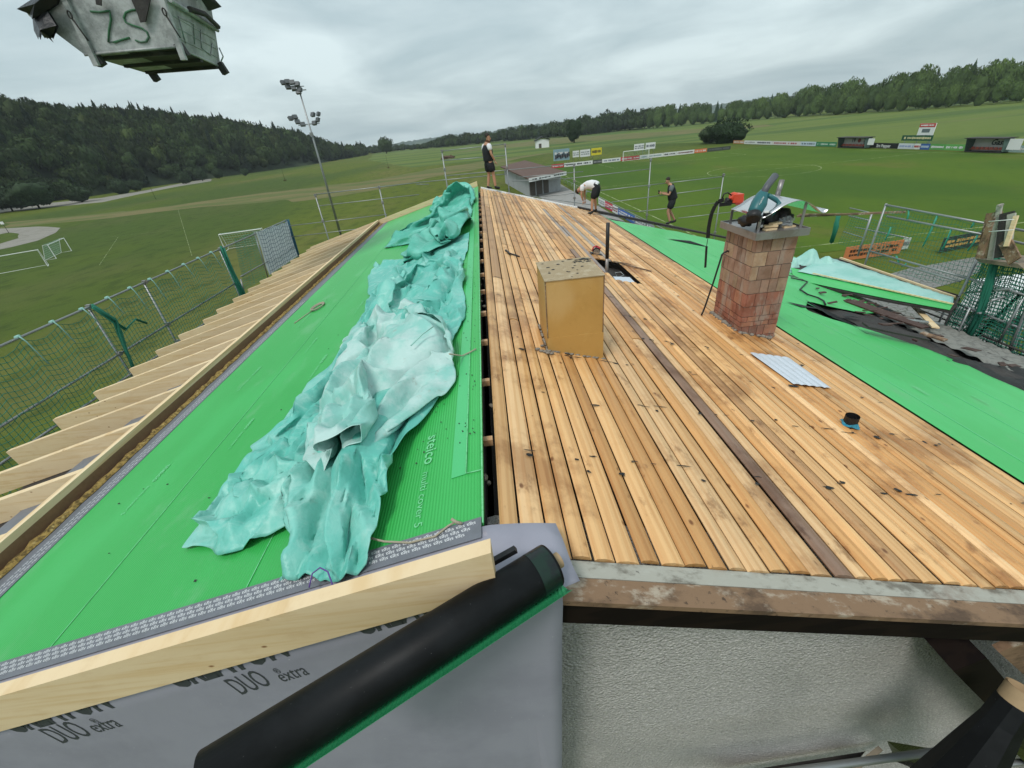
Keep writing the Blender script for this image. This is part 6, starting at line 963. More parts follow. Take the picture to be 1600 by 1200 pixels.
-2,0,3,0,0,-1,1,-1,1,1,-2,-2,3,0,0,0,-2,0,2,-10,-4,3,2,5,-14,8,7,2,1,-1,-2,0,1,-1,-5,5,-12,7,8,-1,-5,-1,0,3,1,-2,4,0,5,2,2,0,1,-5,1,-3,-11,7,-3,2,1,5,-2,-8,3,21,-15,-2,7,1,1,0,-1,-1,-3,5,1,-1,
1,0,-1,0,0,0,0,0,0,-6,8,1,-5,0,-3,-2,9,-11,-2,7,-8,7,5,0,0,-2,1,-1,-1,0,-6,7,-14,3,13,-4,-2,-4,-1,10,0,0,-7,5,13,1,0,0,-2,0,-2,3,-8,1,7,2,-3,2,0,-6,4,4,-9,20,-12,0,0,0,0,-2,-1,2,1,1,0,0,-1,0,
-1,-1,1,-2,2,1,-4,-5,5,6,0,-5,4,-2,0,-1,-8,7,2,1,0,-1,0,0,-1,-1,-6,7,-16,-4,19,-8,4,-3,2,5,1,2,0,-4,-4,14,1,3,3,-1,-4,-3,0,1,4,1,-1,-4,0,3,2,-2,-2,5,-6,3,4,1,0,-1,0,-1,0,1,-1,0,0,1,-1,-1,0,-1,
-5,1,4,-2,-1,-6,4,10,1,5,-3,-16,4,1,5,1,-1,0,0,0,-1,2,-3,3,-9,-9,12,-3,6,-7,1,7,0,-1,2,2,9,-1,-13,13,1,-1,0,-4,9,-5,-3,2,5,-1,-3,-14,17,2,-1,1,-3,-13,8,5,2,1,-2,0,1,0,-3,-4,4,-3,-3,-2,2,6,-1,
-1,-2,0,0,-9,11,0,-7,-4,0,0,1,6,9,0,0,-1,-1,1,2,1,-1,-1,-6,-9,12,2,-1,-3,0,3,-3,-4,1,4,5,4,3,2,-10,-3,-1,-1,2,6,5,3,0,-2,4,-2,-14,1,13,1,1,-20,13,-4,4,7,0,1,-3,2,-1,-4,2,-5,0,0,3,4,-1,-5,4,1,
-5,-2,1,-3,3,-10,-2,-1,-4,19,7,0,-1,0,0,0,-1,-1,4,-2,-3,-6,6,1,-2,-2,2,-2,-4,4,1,0,2,1,4,0,5,-5,-3,-1,3,4,-15,0,9,10,-8,8,-3,-2,-17,-1,1,-1,4,13,3,-1,1,4,0,-1,-1,1,1,-3,2,-1,0,1,-1,-5,4,0,-8,
-8,6,9,-4,-13,3,7,-2,-1,8,5,1,-2,-2,5,-1,-2,0,-1,1,0,1,-3,-2,2,-4,0,0,0,-1,4,-1,0,4,3,0,-2,3,7,0,1,-8,1,-3,0,3,2,-3,5,1,-7,-6,-2,2,10,-9,8,-1,-1,7,1,0,-3,3,-1,0,0,1,-4,2,-3,3,-1,-11,-7,8,10,-2,
-10,1,1,10,-10,6,1,0,4,0,-2,3,0,-4,5,-4,2,1,-3,0,2,1,-2,-5,1,3,-7,4,6,-8,-3,5,-3,0,5,1,3,-3,-6,9,-2,1,-5,2,-8,6,2,3,-5,5,0,1,-8,0,0,5,-2,5,1,-2,1,1,0,-1,-1,0,-1,1,-2,-11,-5,7,8,2,-13,-1,5,9,-4,
3,1,-8,5,0,0,4,-2,1,-3,0,2,-6,4,-1,7,0,0,-3,-4,0,-5,10,-4,-1,2,-3,6,-1,-3,8,0,-1,-5,4,3,-1,1,-8,2,4,-13,5,5,-2,4,-2,1,-1,-2,1,1,-3,7,1,1,-4,5,0,-5,2,0,1,-7,-6,-4,8,4,3,-10,-8,13,1,4,-6,0,3,-1,
3,-1,-1,3,-2,2,1,-4,0,0,-1,5,0,2,-6,-2,6,-6,0,4,3,-1,3,-1,-4,10,5,-9,-2,-4,8,7,0,-1,1,-1,-4,-4,1,-9,7,9,-15,13,3,0,-4,0,-6,9,-5,6,0,-2,1,1,2,-5,5,-7,-9,2,7,4,0,-3,1,0,2,2,-15,6,-3,1,4,-6,0,8,
1,-5,3,5,-1,-1,1,-3,5,-1,-1,-4,4,-7,0,8,-1,2,0,2,-1,-8,5,-2,0,0,6,3,6,-2,3,-4,1,1,-1,-7,5,-5,-2,9,-8,1,4,7,-1,0,-7,3,3,1,1,-3,3,1,-1,-6,-3,6,-3,3,1,0,-7,-4,10,-11,-4,11,-7,7,-2,-3,2,1,0,0,5,-3,
6,1,-2,1,1,0,1,-5,3,0,0,-2,0,3,1,0,-2,2,1090,21,18,16,13,11,13,13,15,15,15,13,18,18,19,18,16,13,11,11,14,16,19,18,18,17,17,16,16,14,14,12,13,10,14,21,22,22,19,16,13,13,13,15,15,16,16,18,18,19,
18,17,15,13,11,8,11,14,19,18,18,16,16,15,12,16,1,10,14,11,14,10,14,16,12,0,-4,1,-1,7,-3,-5,7,3,-8,3,-1,1,2,0,1,1,4,-1,3,-4,-1,-2,-3,-3,-2,1,-1,2,0,2,3,4,-4,-10,9,-8,-1,-1,0,2,2,3,4,-1,4,-4,0,
3,-1,0,-2,-4,-3,2,4,1,-2,1,2,-1,-1,-1,3,1,-2,3,3,-1,2,-10,9,1,0,0,0,-2,-3,4,-7,-4,9,-1,0,2,-5,7,1,-1,1,2,0,-1,4,2,-2,-6,-5,-3,1,4,0,1,0,1,3,0,-1,-16,10,12,-10,-7,3,-1,2,2,1,2,5,-1,6,-3,-5,1,2,
-2,-10,6,6,-4,0,5,-1,-2,-2,1,2,0,6,-13,4,3,1,2,-3,2,3,-1,3,-6,1,3,-1,-9,5,1,1,-1,5,3,-1,-3,2,1,-1,3,0,4,1,1,-15,-3,4,3,-1,1,1,-1,2,1,-2,-2,4,11,-16,17,-12,-8,0,2,1,2,0,2,3,3,2,-3,-4,0,5,-4,-3,
1,1,0,2,0,0,3,3,-5,0,-1,6,-2,-5,8,-7,7,-5,-1,2,1,-1,-2,0,-7,-1,5,1,0,3,1,2,-1,0,0,0,1,1,2,0,0,3,3,-11,1,-1,1,-1,-1,1,1,0,0,-3,12,-10,-10,12,2,-9,0,2,2,2,1,1,0,1,2,3,-7,0,0,6,-5,-5,-4,7,1,1,1,
1,1,5,-4,0,1,4,-3,-4,1,2,-3,-5,3,4,4,-7,-4,-5,2,5,1,-1,0,4,2,3,-2,-1,-1,-1,0,2,-1,2,3,-3,5,-4,-1,-1,-1,-3,1,2,0,3,-3,6,-2,0,-14,6,-2,2,2,3,2,1,0,0,1,2,-2,1,-5,-4,11,-7,-4,2,0,1,1,0,1,0,2,0,-3,
2,0,3,-5,0,1,1,-2,-1,-2,-3,-5,-2,-1,7,1,0,1,-2,1,1,0,3,-3,0,1,-1,0,3,-1,2,2,4,-5,-1,-3,0,-1,1,1,1,-1,-1,3,7,-1,-10,-4,6,2,0,1,0,0,0,0,0,0,1,4,-2,-6,-2,10,-11,5,-2,0,-1,1,1,1,-1,-2,3,-2,-3,2,0,
0,3,0,0,-1,-3,-6,-2,-3,5,6,0,1,0,0,0,-4,0,2,0,1,-1,-1,2,0,-1,2,5,1,0,-5,-4,0,1,0,1,0,2,1,-3,1,-1,2,4,4,-2,-2,-3,-1,0,1,-1,0,0,4,3,-2,-2,-8,4,2,-2,2,-1,0,-2,0,0,-3,5,-3,-3,7,-6,0,3,0,2,-6,0,0,
-5,3,-5,7,1,1,0,1,1,0,-6,-1,0,3,-2,-1,2,-1,-1,-1,-2,6,-2,1,2,-2,-1,1,1,0,1,-4,-3,7,0,7,2,2,0,-1,-4,-1,-1,-2,-2,2,-1,1,2,3,-3,2,1,-17,5,4,2,0,1,0,-4,-1,1,-1,-9,7,0,0,1,-2,4,-5,3,-4,-2,-9,10,4,
0,0,-3,0,0,2,0,4,-7,-2,-1,0,-1,0,-1,-3,0,-1,0,9,-4,4,-1,-3,2,0,0,-3,-6,8,2,1,0,7,3,0,0,-2,-2,0,-1,0,-3,0,0,1,-1,5,-2,-4,1,2,-3,0,0,0,-8,2,-1,2,-5,-1,6,-3,1,2,1,0,-6,3,0,1,-1,-1,9,-1,-2,0,-1,0,
-1,0,-1,-1,2,-2,-2,0,-2,-5,0,-1,1,5,-1,5,-5,3,0,1,1,-2,-9,2,8,1,-1,1,1,6,4,-4,2,-5,0,2,1,1,-1,-2,-1,2,-1,3,-3,1,-2,0,-2,1,-9,9,-4,-3,-2,-6,7,-2,4,-3,2,3,-3,-3,-1,4,6,3,2,-1,2,1,-3,-1,-1,0,-3,
1,-1,-1,1,-3,-2,1,-1,-1,1,2,3,-8,5,4,-3,0,2,-1,-7,-1,10,1,-1,1,-1,1,0,5,4,-2,3,-7,-1,-1,1,1,1,0,1,-1,-1,6,-14,8,0,-5,-2,2,-5,-2,1,-3,3,6,0,1,-3,-2,2,-9,5,9,1,-3,5,1,1,-3,-2,1,0,0,0,0,-7,2,1,1,
-3,-1,-1,1,-1,3,-2,-5,7,-3,1,0,1,1,-4,-4,8,3,-1,1,-1,1,0,0,0,4,-1,3,3,-7,1,-1,-4,2,4,-6,13,-15,5,4,-4,-2,2,-5,-3,-1,3,-3,-1,9,-1,-1,3,-5,-1,-3,-2,8,3,-5,-3,5,2,-1,-3,-3,3,1,-1,-1,-1,1,-3,1,-2,
-3,2,-1,-2,6,0,0,-8,5,4,-6,3,-2,-1,-5,6,5,-1,1,-1,1,0,-1,0,-1,1,6,-6,4,-1,1,-1,-2,-2,-3,1,8,10,-21,11,-9,8,-2,-7,-1,3,1,-3,5,5,3,-3,-3,-1,-4,-8,6,5,0,-1,-9,7,0,-1,0,-3,-1,1,0,-1,-1,7,-5,-2,-3,
-4,1,0,6,-2,0,0,-4,2,2,5,2,3,-11,-2,5,-1,1,-1,1,0,-1,0,-1,0,1,1,2,-4,0,-1,1,3,-1,-2,3,-14,22,-12,-6,10,-7,0,6,4,-5,0,0,6,1,1,0,-8,7,-7,0,3,-2,-2,-1,0,7,0,-1,-10,5,1,0,1,2,-2,-5,5,0,-4,-13,-4,
-3,17,-2,-2,-1,6,-3,2,1,3,10,-5,-3,-2,1,-1,1,-1,0,-1,-1,1,1,-1,0,5,-5,1,-1,-1,1,0,1,0,-3,5,3,-10,1,2,1,2,2,0,3,5,0,0,1,-7,1,3,2,1,-5,-1,-4,-1,8,-1,0,-3,5,-2,2,0,2,0,2,-8,2,0,-4,-7,9,-1,-19,9,
5,2,4,-2,-4,-1,3,-3,12,0,0,-3,1,0,0,0,-2,1,0,1,0,0,0,-3,0,1,1,-1,1,0,0,5,-5,-4,9,-6,6,-6,-2,1,6,2,4,-1,3,4,-10,0,5,2,-2,-1,-1,-2,4,0,-7,0,-2,5,3,1,0,-1,-1,-2,5,-1,-3,5,-3,5,9,-12,-8,-5,4,4,-4,
-2,2,1,-2,4,7,-2,1,-1,-1,1,-1,2,0,0,-1,-1,0,-1,1,1,-2,0,1,0,0,1,15,-29,8,1,8,-8,0,4,3,3,0,1,-2,-1,-5,11,-3,0,1,-1,1,1,1,1,0,-7,0,-2,3,5,-2,0,0,2,2,-1,3,-5,0,17,-29,7,12,-1,-24,3,8,3,0,0,0,0,1,
2,4,0,-1,-1,0,0,1,0,0,0,-1,-1,-3,4,2,-1,-1,0,-1,0,3,-1,-21,13,1,0,-1,9,3,-3,0,-1,1,1,-4,-5,7,5,-1,2,-1,1,0,3,-1,1,8,-14,1,3,0,1,0,1,-1,-5,11,-12,3,5,3,-12,-2,2,3,8,-22,-9,25,-4,2,0,0,1,3,0,0,
0,2,-2,0,0,0,0,-1,1,0,-1,-3,2,2,0,-1,1,0,-4,-5,-4,6,1,-1,10,1,-4,1,0,-1,-1,0,-2,-2,3,1,2,-1,5,1,-2,0,2,3,-3,11,-10,1,1,-1,0,0,-5,8,-10,0,2,4,2,2,-13,1,1,19,3,-9,-18,10,1,0,0,0,1,0,1,2,-2,0,0,
1,0,-2,0,1,0,1,9,-11,4,2,-4,-2,-1,3,-5,0,-5,6,7,-1,-3,0,-1,0,1,0,-2,0,0,3,2,-3,-4,1,0,4,4,2,1,-6,1,10,-5,-1,1,0,-3,0,-1,-1,-3,3,1,2,7,0,2,-2,0,-12,3,-2,5,0,0,1,-2,1,2,0,-2,0,0,1,-1,0,2,-2,-1,
1,4,-4,6,-8,-5,5,-3,1,6,-20,16,-5,14,-3,-2,-1,-1,0,-1,0,0,1,0,1,-3,-3,-2,-1,6,4,2,1,0,0,-3,2,0,0,0,0,0,1,-5,-3,0,4,2,0,10,-4,-1,-2,4,0,-6,0,2,-1,0,0,0,1,0,-1,0,1,0,-2,0,0,1,-1,0,0,-1,1,3,-5,0,
-1,1,1,-9,3,-7,7,7,0,2,0,0,1,-3,0,0,0,0,-4,-2,4,-4,-1,1,3,7,0,-1,1,1,-2,-5,8,-1,-1,0,1,-3,2,1,1,8,-12,0,5,12,-16,-2,-4,-2,9,26,-12,-7,-3,0,-1,-1,0,-1,0,-2,1,2,0,1,-2,-2,0,0,1,0,-6,8,-2,0,-7,-2,
6,-16,7,6,12,-4,-1,3,1,-2,-2,-1,0,-2,-2,-2,5,0,3,-3,8,-2,-3,-2,0,1,2,5,-8,-1,4,1,0,-1,2,0,2,-2,7,-4,-6,0,11,-5,-7,-7,1,28,-13,4,-4,-4,0,0,0,-2,0,-3,2,0,2,-1,-2,-2,0,1,1,-1,-2,5,-2,1,-5,-4,1,0,
-1,-2,12,0,4,-3,-3,-1,3,2,-3,0,-2,-5,5,2,1,1,5,-1,-1,-5,1,-2,0,0,7,2,-11,2,1,0,1,1,1,2,2,-6,10,-10,-1,1,12,3,8,3,-3,-19,0,1,0,-3,-1,1,0,-1,-1,-1,0,0,-1,-3,0,0,1,-1,-2,-1,-1,-1,-2,1,1,-1,-4,0,
10,2,3,3,-1,-2,1,0,-4,1,0,-1,3,0,0,-3,6,3,1,-2,-3,-1,-2,-3,0,7,3,-7,0,-3,0,-1,-3,1,2,6,2,-2,3,-4,1,4,-3,1,-1,-5,8,-3,1,2,-5,0,-1,1,-2,0,0,0,-1,-5,0,0,2,-1,-2,0,-2,-2,0,0,0,-1,0,-2,2,6,1,5,-1,
1,3,0,-6,-3,4,0,2,1,-2,-1,-2,-2,7,0,2,-1,-4,1,-1,0,7,-9,4,-3,1,-1,-1,-4,3,-1,1,3,7,6,-5,-2,3,-1,-6,-4,1,8,1,0,-2,3,-4,0,0,-1,0,-3,-1,-2,3,-5,1,0,-1,-2,0,1,-2,-1,1,-3,3,2,1,2,1,-1,2,-1,3,-2,-2,
-3,7,-3,0,1,-1,3,-2,-1,0,-1,3,-5,4,-3,2,2,1,1,-8,12,-6,-1,2,-3,-1,-1,0,1,4,3,2,4,-1,-4,4,-2,-4,-1,-1,7,-1,0,3,-3,-1,0,1,-3,-2,1,2,-6,0,1,-1,-3,2,1,-3,-3,1,-1,4,1,1,4,-1,2,1,-5,1,0,-3,1,-1,6,0,
-4,1,3,-5,0,-2,1,0,-2,-3,3,6,-1,2,-3,-8,13,-3,2,-3,-3,-3,1,1,-2,1,-2,-5,4,5,3,3,-1,1,2,-5,4,-2,4,2,-3,3,-2,-2,0,-5,2,-2,-7,2,7,-2,0,-1,3,1,-11,8,3,-10,7,2,-3,0,2,0,4,-2,-4,0,1,-7,9,-2,3,0,-2,
0,2,-9,4,3,-5,-5,9,-3,3,0,0,-1,-5,5,5,2,-3,-8,-1,3,-1,-2,0,-2,0,-2,2,2,7,1,-2,-4,1,-2,3,1,3,3,3,0,-3,-2,5,-4,-7,1,2,1,3,1,3,-8,-7,9,-5,-3,11,-5,0,0,0,1,-1,0,3,-2,-8,-1,6,1,1,-1,2,0,-2,0,6,-3,
-6,0,2,-1,3,-2,2,-3,-1,3,0,2,-1,-1,0,0,1,-1,1,-1,0,3,-3,3,-2,2,0,-1,1,-1,-2,0,0,0,0,0,1,1,1,3,5,8,5,-2,0,-6,-6,-3,-2,-1,0,0,0,0,2,-2,-2,-1,0,-1,0,1,-1,0,0,7,-5,1,2,-2,0,0,-1,1,4,5,-5,0,0,-7,9,
-6,1,-4,0,9,-1,-4,0,7,1,-1,-1,2,-2,-4,-8,8,-9,5,0,0,6,-8,1,0,2,2,2,0,-5,0,0,4,4,-5,3,0,-15,3,12,2,-2,-3,2,0,-11,1,4,-6,13,5,0,-3,0,-4,0,4,-2,2,-15,15,3,-2,-3,2,-4,-3,7,-1,-3,-8,6,-2,0,-8,4,-1,
11,2,2,-10,5,6,-2,6,-2,-1,1,-11,0,5,-1,3,-2,-2,-2,4,0,7,0,1,-2,-1,-4,0,0,-2,1,-3,11,-2,-27,11,4,8,5,-2,-2,1,-4,1,1,4,-2,-7,0,2,9,-2,1,-1,4,1,-13,5,-13,3,0,-3,9,10,2,-10,7,-14,7,-3,4,9,-6,0,2,
-3,9,-16,7,1,-1,6,-8,-3,-3,6,9,-1,-4,-3,-1,1,0,4,-4,6,-10,8,2,1,-6,-3,8,-3,-3,0,-2,3,-10,1,6,-5,7,2,4,0,-1,-2,3,1,-7,5,-6,1,-6,3,7,-1,1,5,2,-1,-1,-4,-10,1,5,-8,6,11,1,-8,1,-5,-1,1,6,5,2,-1,-2,
2,-5,1,6,-1,-6,-5,-2,4,-1,8,1,-4,-3,5,1,2,2,-4,3,-2,3,-1,-6,-2,5,4,-3,-2,-1,-1,2,-3,10,-6,-4,-9,9,6,2,-2,1,4,-5,-4,-1,-2,-1,5,-5,-6,2,1,5,7,-2,-2,2,-4,-1,2,-3,-4,5,6,-12,11,-5,0,2,-3,2,13,1,-3,
5,1,-2,0,-2,-8,1,2,1,-5,-2,9,6,0,0,-1,2,2,4,-4,1,-5,-5,-5,1,5,4,-4,-1,0,-2,-5,4,16,0,0,-6,-5,0,3,1,5,1,0,0,-1,0,-9,-1,2,-2,-6,2,3,3,-4,-2,2,5,0,1,0,-8,-2,-7,8,4,5,-6,-3,-3,10,-5,3,4,6,-8,6,0,
-1,-2,2,3,-1,-6,1,3,8,0,-2,0,-1,-2,-7,-5,4,5,1,-5,-1,5,2,-4,1,-3,1,-1,-6,4,7,6,-4,-7,-5,5,6,4,1,0,-1,-2,2,0,-7,0,7,-8,2,-5,3,4,5,0,0,3,1,-2,-6,-16,3,5,0,4,-3,1,4,1,-14,-3,2,-1,-3,7,3,3,1,1,1,
0,0,-9,1,1,7,-2,-5,-8,-2,1,6,-1,-10,14,-1,-6,5,-2,0,1,-1,2,-4,0,-8,0,1,0,1,3,-4,2,2,8,2,1,0,2,3,-2,-9,6,-3,0,-4,-6,17,1,0,-2,-7,2,-2,-6,-4,11,-1,1,-6,2,7,2,-6,-10,3,-1,-2,4,5,1,4,2,0,-2,-2,0,
-1,-1,0,-2,-7,-4,2,0,7,0,0,-12,6,0,2,2,-2,-1,3,1,-2,-9,4,0,-2,-4,7,3,0,-4,-1,3,-6,2,6,6,0,3,4,-5,-3,1,-3,5,-13,0,1,0,5,1,-8,-2,6,7,-4,8,-12,2,4,6,0,-14,1,8,-9,-2,7,-1,-7,0,11,4,1,-1,-3,0,-10,
2,-3,2,-2,2,2,2,0,-1,0,-13,7,5,0,-3,2,2,0,-6,2,-5,2,-1,0,-2,3,-2,10,-11,-3,5,3,-5,-2,1,4,9,5,-12,10,-3,2,-9,-10,0,1,2,2,-4,2,4,13,-1,-6,-9,8,7,0,-4,-9,6,-1,-2,-3,14,-11,-5,-2,3,0,6,8,1,-1,-7,
-5,-1,7,-3,0,3,0,-2,1,0,-2,-6,14,-8,-2,2,2,-3,1,-7,8,-3,3,-1,-5,-6,8,-6,8,-2,-6,-4,8,3,-5,-6,2,9,2,7,-1,-15,15,-4,-6,2,8,-2,-6,3,0,-2,8,-15,0,11,2,0,-12,-2,12,-15,2,-1,5,4,-7,-5,-5,5,-6,-1,16,
6,-3,3,-5,-7,2,4,4,-11,10,-6,3,-4,6,-14,6,-1,4,0,-8,3,2,1,-1,-1,4,-4,-4,-4,7,-4,1,10,3,-13,-5,3,7,-4,-5,10,5,-6,11,2,0,-3,1,-10,-10,8,2,7,3,-13,-3,5,8,1,-8,-6,0,0,-1,17,3,-2,-2,3,3,-13,0,0,1,
-2,13,6,-2,-1,-7,2,6,-9,8,-11,2,2,-2,-1,2,0,0,4,-11,7,-5,7,-2,2,-2,-4,3,7,-7,-5,6,-7,0,8,6,-4,-2,-12,-2,-1,5,11,4,0,5,1,-1,-5,-14,2,10,-4,8,-2,-9,0,7,0,4,-11,-3,7,-2,14,-4,0,-3,1,6,-9,1,-2,0,
3,-1,-4,13,-2,-3,1,5,-4,-4,-2,4,7,-9,0,9,1,-8,0,-4,0,-1,6,-1,-1,1,3,2,3,-4,-1,-3,-4,7,-8,-4,1,3,2,4,6,-2,-11,-2,16,-5,4,0,-5,-8,0,5,-5,6,1,-4,6,-1,-1,0,0,-8,5,11,3,0,-3,-1,1,-4,1,8,-3,-7,3,1,
-3,-4,-3,0,2,11,8,-11,2,2,2,-4,-2,2,9,-6,-5,-5,0,3,5,-1,1,4,3,3,-2,-7,-6,1,2,0,3,3,-12,-4,5,0,7,1,3,1,-14,9,-1,-2,-4,0,5,2,7,-3,-3,-13,3,7,5,-6,-4,2,-3,7,8,0,1,2,-1,1,4,0,0,1,-4,-1,-2,6,-6,-7,
-2,10,7,-2,1,-2,-5,-1,2,2,7,-9,1,-6,1,2,3,3,5,3,1,-1,-5,-6,-5,4,3,-1,-1,-4,10,-4,-2,-2,5,-1,-5,2,6,1,-3,-2,-8,5,4,6,3,-1,0,-8,-4,-2,3,4,0,-7,3,1,-8,4,6,4,1,1,3,-1,3,-8,5,3,0,-1,-7,0,-2,4,3,-6,
-12,1,8,-4,4,3,9,-3,-8,-1,2,1,8,-4,6,4,-1,-4,-7,-5,2,7,2,2,0,-2,-5,2,-5,2,2,3,-2,-5,1,4,8,-3,-3,-3,5,2,-3,6,-3,-1,2,0,-5,0,-2,-3,-3,2,1,-1,-6,5,-1,1,6,-6,2,0,4,1,2,-1,-2,-2,-7,9,5,-4,-3,-10,-6,
-3,5,3,4,8,-6,-3,3,4,-2,3,3,-3,0,-5,-5,-4,-1,3,2,1,1,6,0,-2,0,-3,3,3,0,-2,5,-4,-1,16,-7,-6,5,-4,3,2,-1,-4,2,4,0,-2,-6,-3,-2,2,-3,0,4,-7,-2,1,1,4,-6,6,-1,3,-1,0,1,2,1,0,-1,1,2,-7,6,-4,-8,0,-1,
0,4,-3,4,4,-1,-1,-6,9,-2,-11,-3,-2,3,4,1,1,-2,1,-2,4,9,-13,2,5,1,2,0,3,-1,-2,2,3,-1,-6,4,5,-3,-8,3,5,2,0,-3,-13,-3,15,-2,-8,0,5,-2,-5,-3,2,4,-3,-4,6,3,3,2,0,-7,0,6,-2,3,2,-6,-6,6,-1,-8,-11,1,
-4,20,3,0,-3,-1,-3,2,-11,-3,1,6,3,3,1,-3,2,-4,-1,0,9,-7,6,-2,3,0,0,-6,-1,9,1,1,-8,6,3,-6,-8,2,-4,-2,3,2,-3,-4,11,7,-10,-2,0,8,5,-1,-6,-8,12,-8,5,-3,-3,-6,3,-2,-4,-2,4,13,1,5,-3,-2,-7,-5,-5,2,
-5,8,4,1,-1,-2,0,3,-12,-3,5,4,7,-5,2,-2,0,1,0,-2,2,0,8,-6,0,-7,4,7,3,-9,4,9,-9,8,-4,-8,-6,-1,-2,0,0,-2,2,-3,11,12,-1,-4,-4,-1,9,5,-10,-4,-7,-6,17,-15,1,-2,2,-7,2,0,4,15,-5,-8,-8,6,0,2,8,-1,-5,
1,1,-1,-1,-4,1,1,-7,0,8,2,0,-4,5,-3,0,1,3,-3,4,-1,-6,8,5,-9,1,-7,-7,1,13,5,-13,10,2,-8,-3,-1,1,-1,0,-3,-1,-1,8,16,-3,-10,3,-10,20,-3,-5,0,-10,-3,11,-6,0,-15,0,4,-2,-1,14,-2,-8,0,-4,-1,4,6,1,-5,
6,3,2,2,-12,-2,1,1,-1,0,5,2,-4,3,3,-5,1,2,2,0,2,4,-2,-6,-12,11,6,-4,-7,-3,-7,7,2,-6,-1,3,3,0,2,0,-2,-2,1,-2,5,14,-2,-2,-10,0,5,6,-8,-6,-2,4,0,-4,5,6,-5,-2,-3,4,2,-5,-5,-3,2,6,-3,6,6,-3,-7,1,2,
9,-4,-3,1,0,-2,0,1,-2,-3,8,5,-6,7,2,2,-2,-6,2,0,2,-4,-13,-4,-1,5,6,14,11,-11,-11,-9,3,-2,-1,4,1,-1,-2,1,-1,8,5,1,-2,-7,4,-10,0,-2,-4,-2,1,3,9,-10,12,4,6,1,0,0,-3,-4,0,-6,-8,3,6,3,2,4,3,2,-3,-15,
-9,7,13,-9,2,0,5,-6,2,6,-1,4,0,-1,-5,-1,-1,8,-4,-8,-7,1,-3,4,5,8,0,2,4,-12,-5,0,-3,2,-2,-1,2,6,1,4,3,2,-5,-7,3,1,1,-9,-2,-3,3,7,5,0,-6,2,2,9,3,0,0,-1,-1,0,-3,-9,-1,0,8,1,1,2,1,4,-8,-7,-6,7,4,
-4,2,2,1,-3,2,-3,1,1,-4,2,3,9,-6,-10,-3,1,2,4,6,0,4,-2,0,0,-5,0,-11,4,-1,1,2,0,3,7,0,-3,-3,-9,-5,6,5,9,-5,-5,4,1,4,1,-5,-1,-4,-6,4,2,2,0,0,5,0,4,-2,-5,0,-6,7,-1,5,-1,4,6,-6,-16,-1,15,-8,3,-2,
7,-6,0,-7,0,4,1,5,4,-4,-8,-2,4,-3,3,6,0,4,-4,0,6,-2,-5,-5,-6,1,-2,7,2,0,3,6,-2,-4,-10,0,0,3,-3,5,11,-5,7,0,-11,-4,1,7,-16,2,-4,-1,2,0,0,5,-3,9,6,-6,-2,-6,1,5,1,2,-3,3,7,-7,-12,7,6,-7,1,5,-1,-3,
-4,4,-7,8,6,-3,-10,0,4,-4,9,0,2,3,-6,-4,-2,-1,1,0,-6,0,-1,4,0,0,1,1,1,0,-3,-3,6,0,-1,-1,-4,9,11,-7,-6,-3,2,2,-5,5,-8,-2,1,-2,-1,3,2,0,2,-2,2,-1,6,-12,4,0,0,-3,1,2,16,-15,-2,13,-7,2,-3,9,-8,-1,
-4,2,5,-2,-7,3,0,-2,12,2,4,0,-13,-1,-4,-2,-4,1,4,2,-4,0,1,-2,3,1,1,-2,-1,-2,8,-4,4,-4,-1,8,5,0,-11,3,2,-2,7,-6,3,-3,-3,-2,1,-1,6,-3,5,-5,3,-2,-1,-2,6,-7,2,-1,1,-2,5,-3,13,-11,2,6,-3,-3,4,-7,14,
-10,8,-7,-9,1,3,-1,4,-1,9,0,-8,3,-6,0,-5,-2,2,1,4,-2,-2,-1,1,5,9,-4,-5,8,3,-6,1,1,-12,10,12,-10,-4,0,5,4,-3,2,12,-18,0,0,-3,-2,3,0,-1,1,-3,2,1,0,-1,-1,-1,-1,1,0,-1,-1,4,1,3,-5,9,-1,1,-3,6,-5,
6,-9,-6,-1,2,1,10,4,-3,-13,2,3,-2,1,-5,0,-6,3,3,0,0,-1,3,2,0,1,8,2,-4,1,3,-5,-4,8,2,-9,3,-8,13,-6,4,5,-9,
]),
'grey':(34,52,0.005,[
-267,-1,-10,-7,-6,-6,-9,-8,-9,-5,-5,-4,2,-4,-2,-3,-1,-1,-1,-3,-2,-2,-3,-1,-2,-2,-2,-1,1,-3,0,-2,-2,-2,-1,-1,0,2,-2,6,5,-6,4,0,8,0,5,12,9,0,-8,2,0,-4,-1,0,-4,-1,8,6,2,0,-2,4,1,-1,0,2,1,0,-3,-3,
-3,7,1,-1,-1,-1,0,1,-2,4,-1,-2,3,0,-2,-3,1,3,2,-11,0,-7,-4,7,-8,11,2,-6,-3,1,5,2,5,-4,1,-3,1,2,-2,-3,1,0,5,7,0,-1,-1,2,0,-3,-4,0,1,1,3,1,0,0,0,0,-2,0,3,1,-3,-2,-2,0,3,0,2,1,-10,5,1,-11,2,-2,-1,
-1,-2,1,3,0,8,1,0,-1,1,1,-1,-1,1,-2,2,1,1,1,-1,-1,-1,-1,-2,-1,4,-2,4,-2,2,-1,0,0,0,-3,-3,4,0,0,1,1,-4,1,-1,3,-2,1,-1,-3,-2,-2,-9,0,-1,3,-1,2,2,4,2,1,-2,0,1,0,-3,2,2,1,-1,2,-1,2,-3,-2,0,2,0,0,
-6,5,1,2,-1,0,-1,-2,2,-3,3,0,0,-1,0,-4,2,0,2,1,-6,3,-6,-8,1,-2,-1,5,3,0,1,5,1,2,0,0,0,-3,-3,5,3,-1,-1,-3,1,1,-1,1,-1,4,-2,-5,-4,0,1,1,3,-1,-1,7,-3,2,-2,3,0,0,-3,-4,1,2,2,0,-1,2,-2,-6,-1,-5,-1,
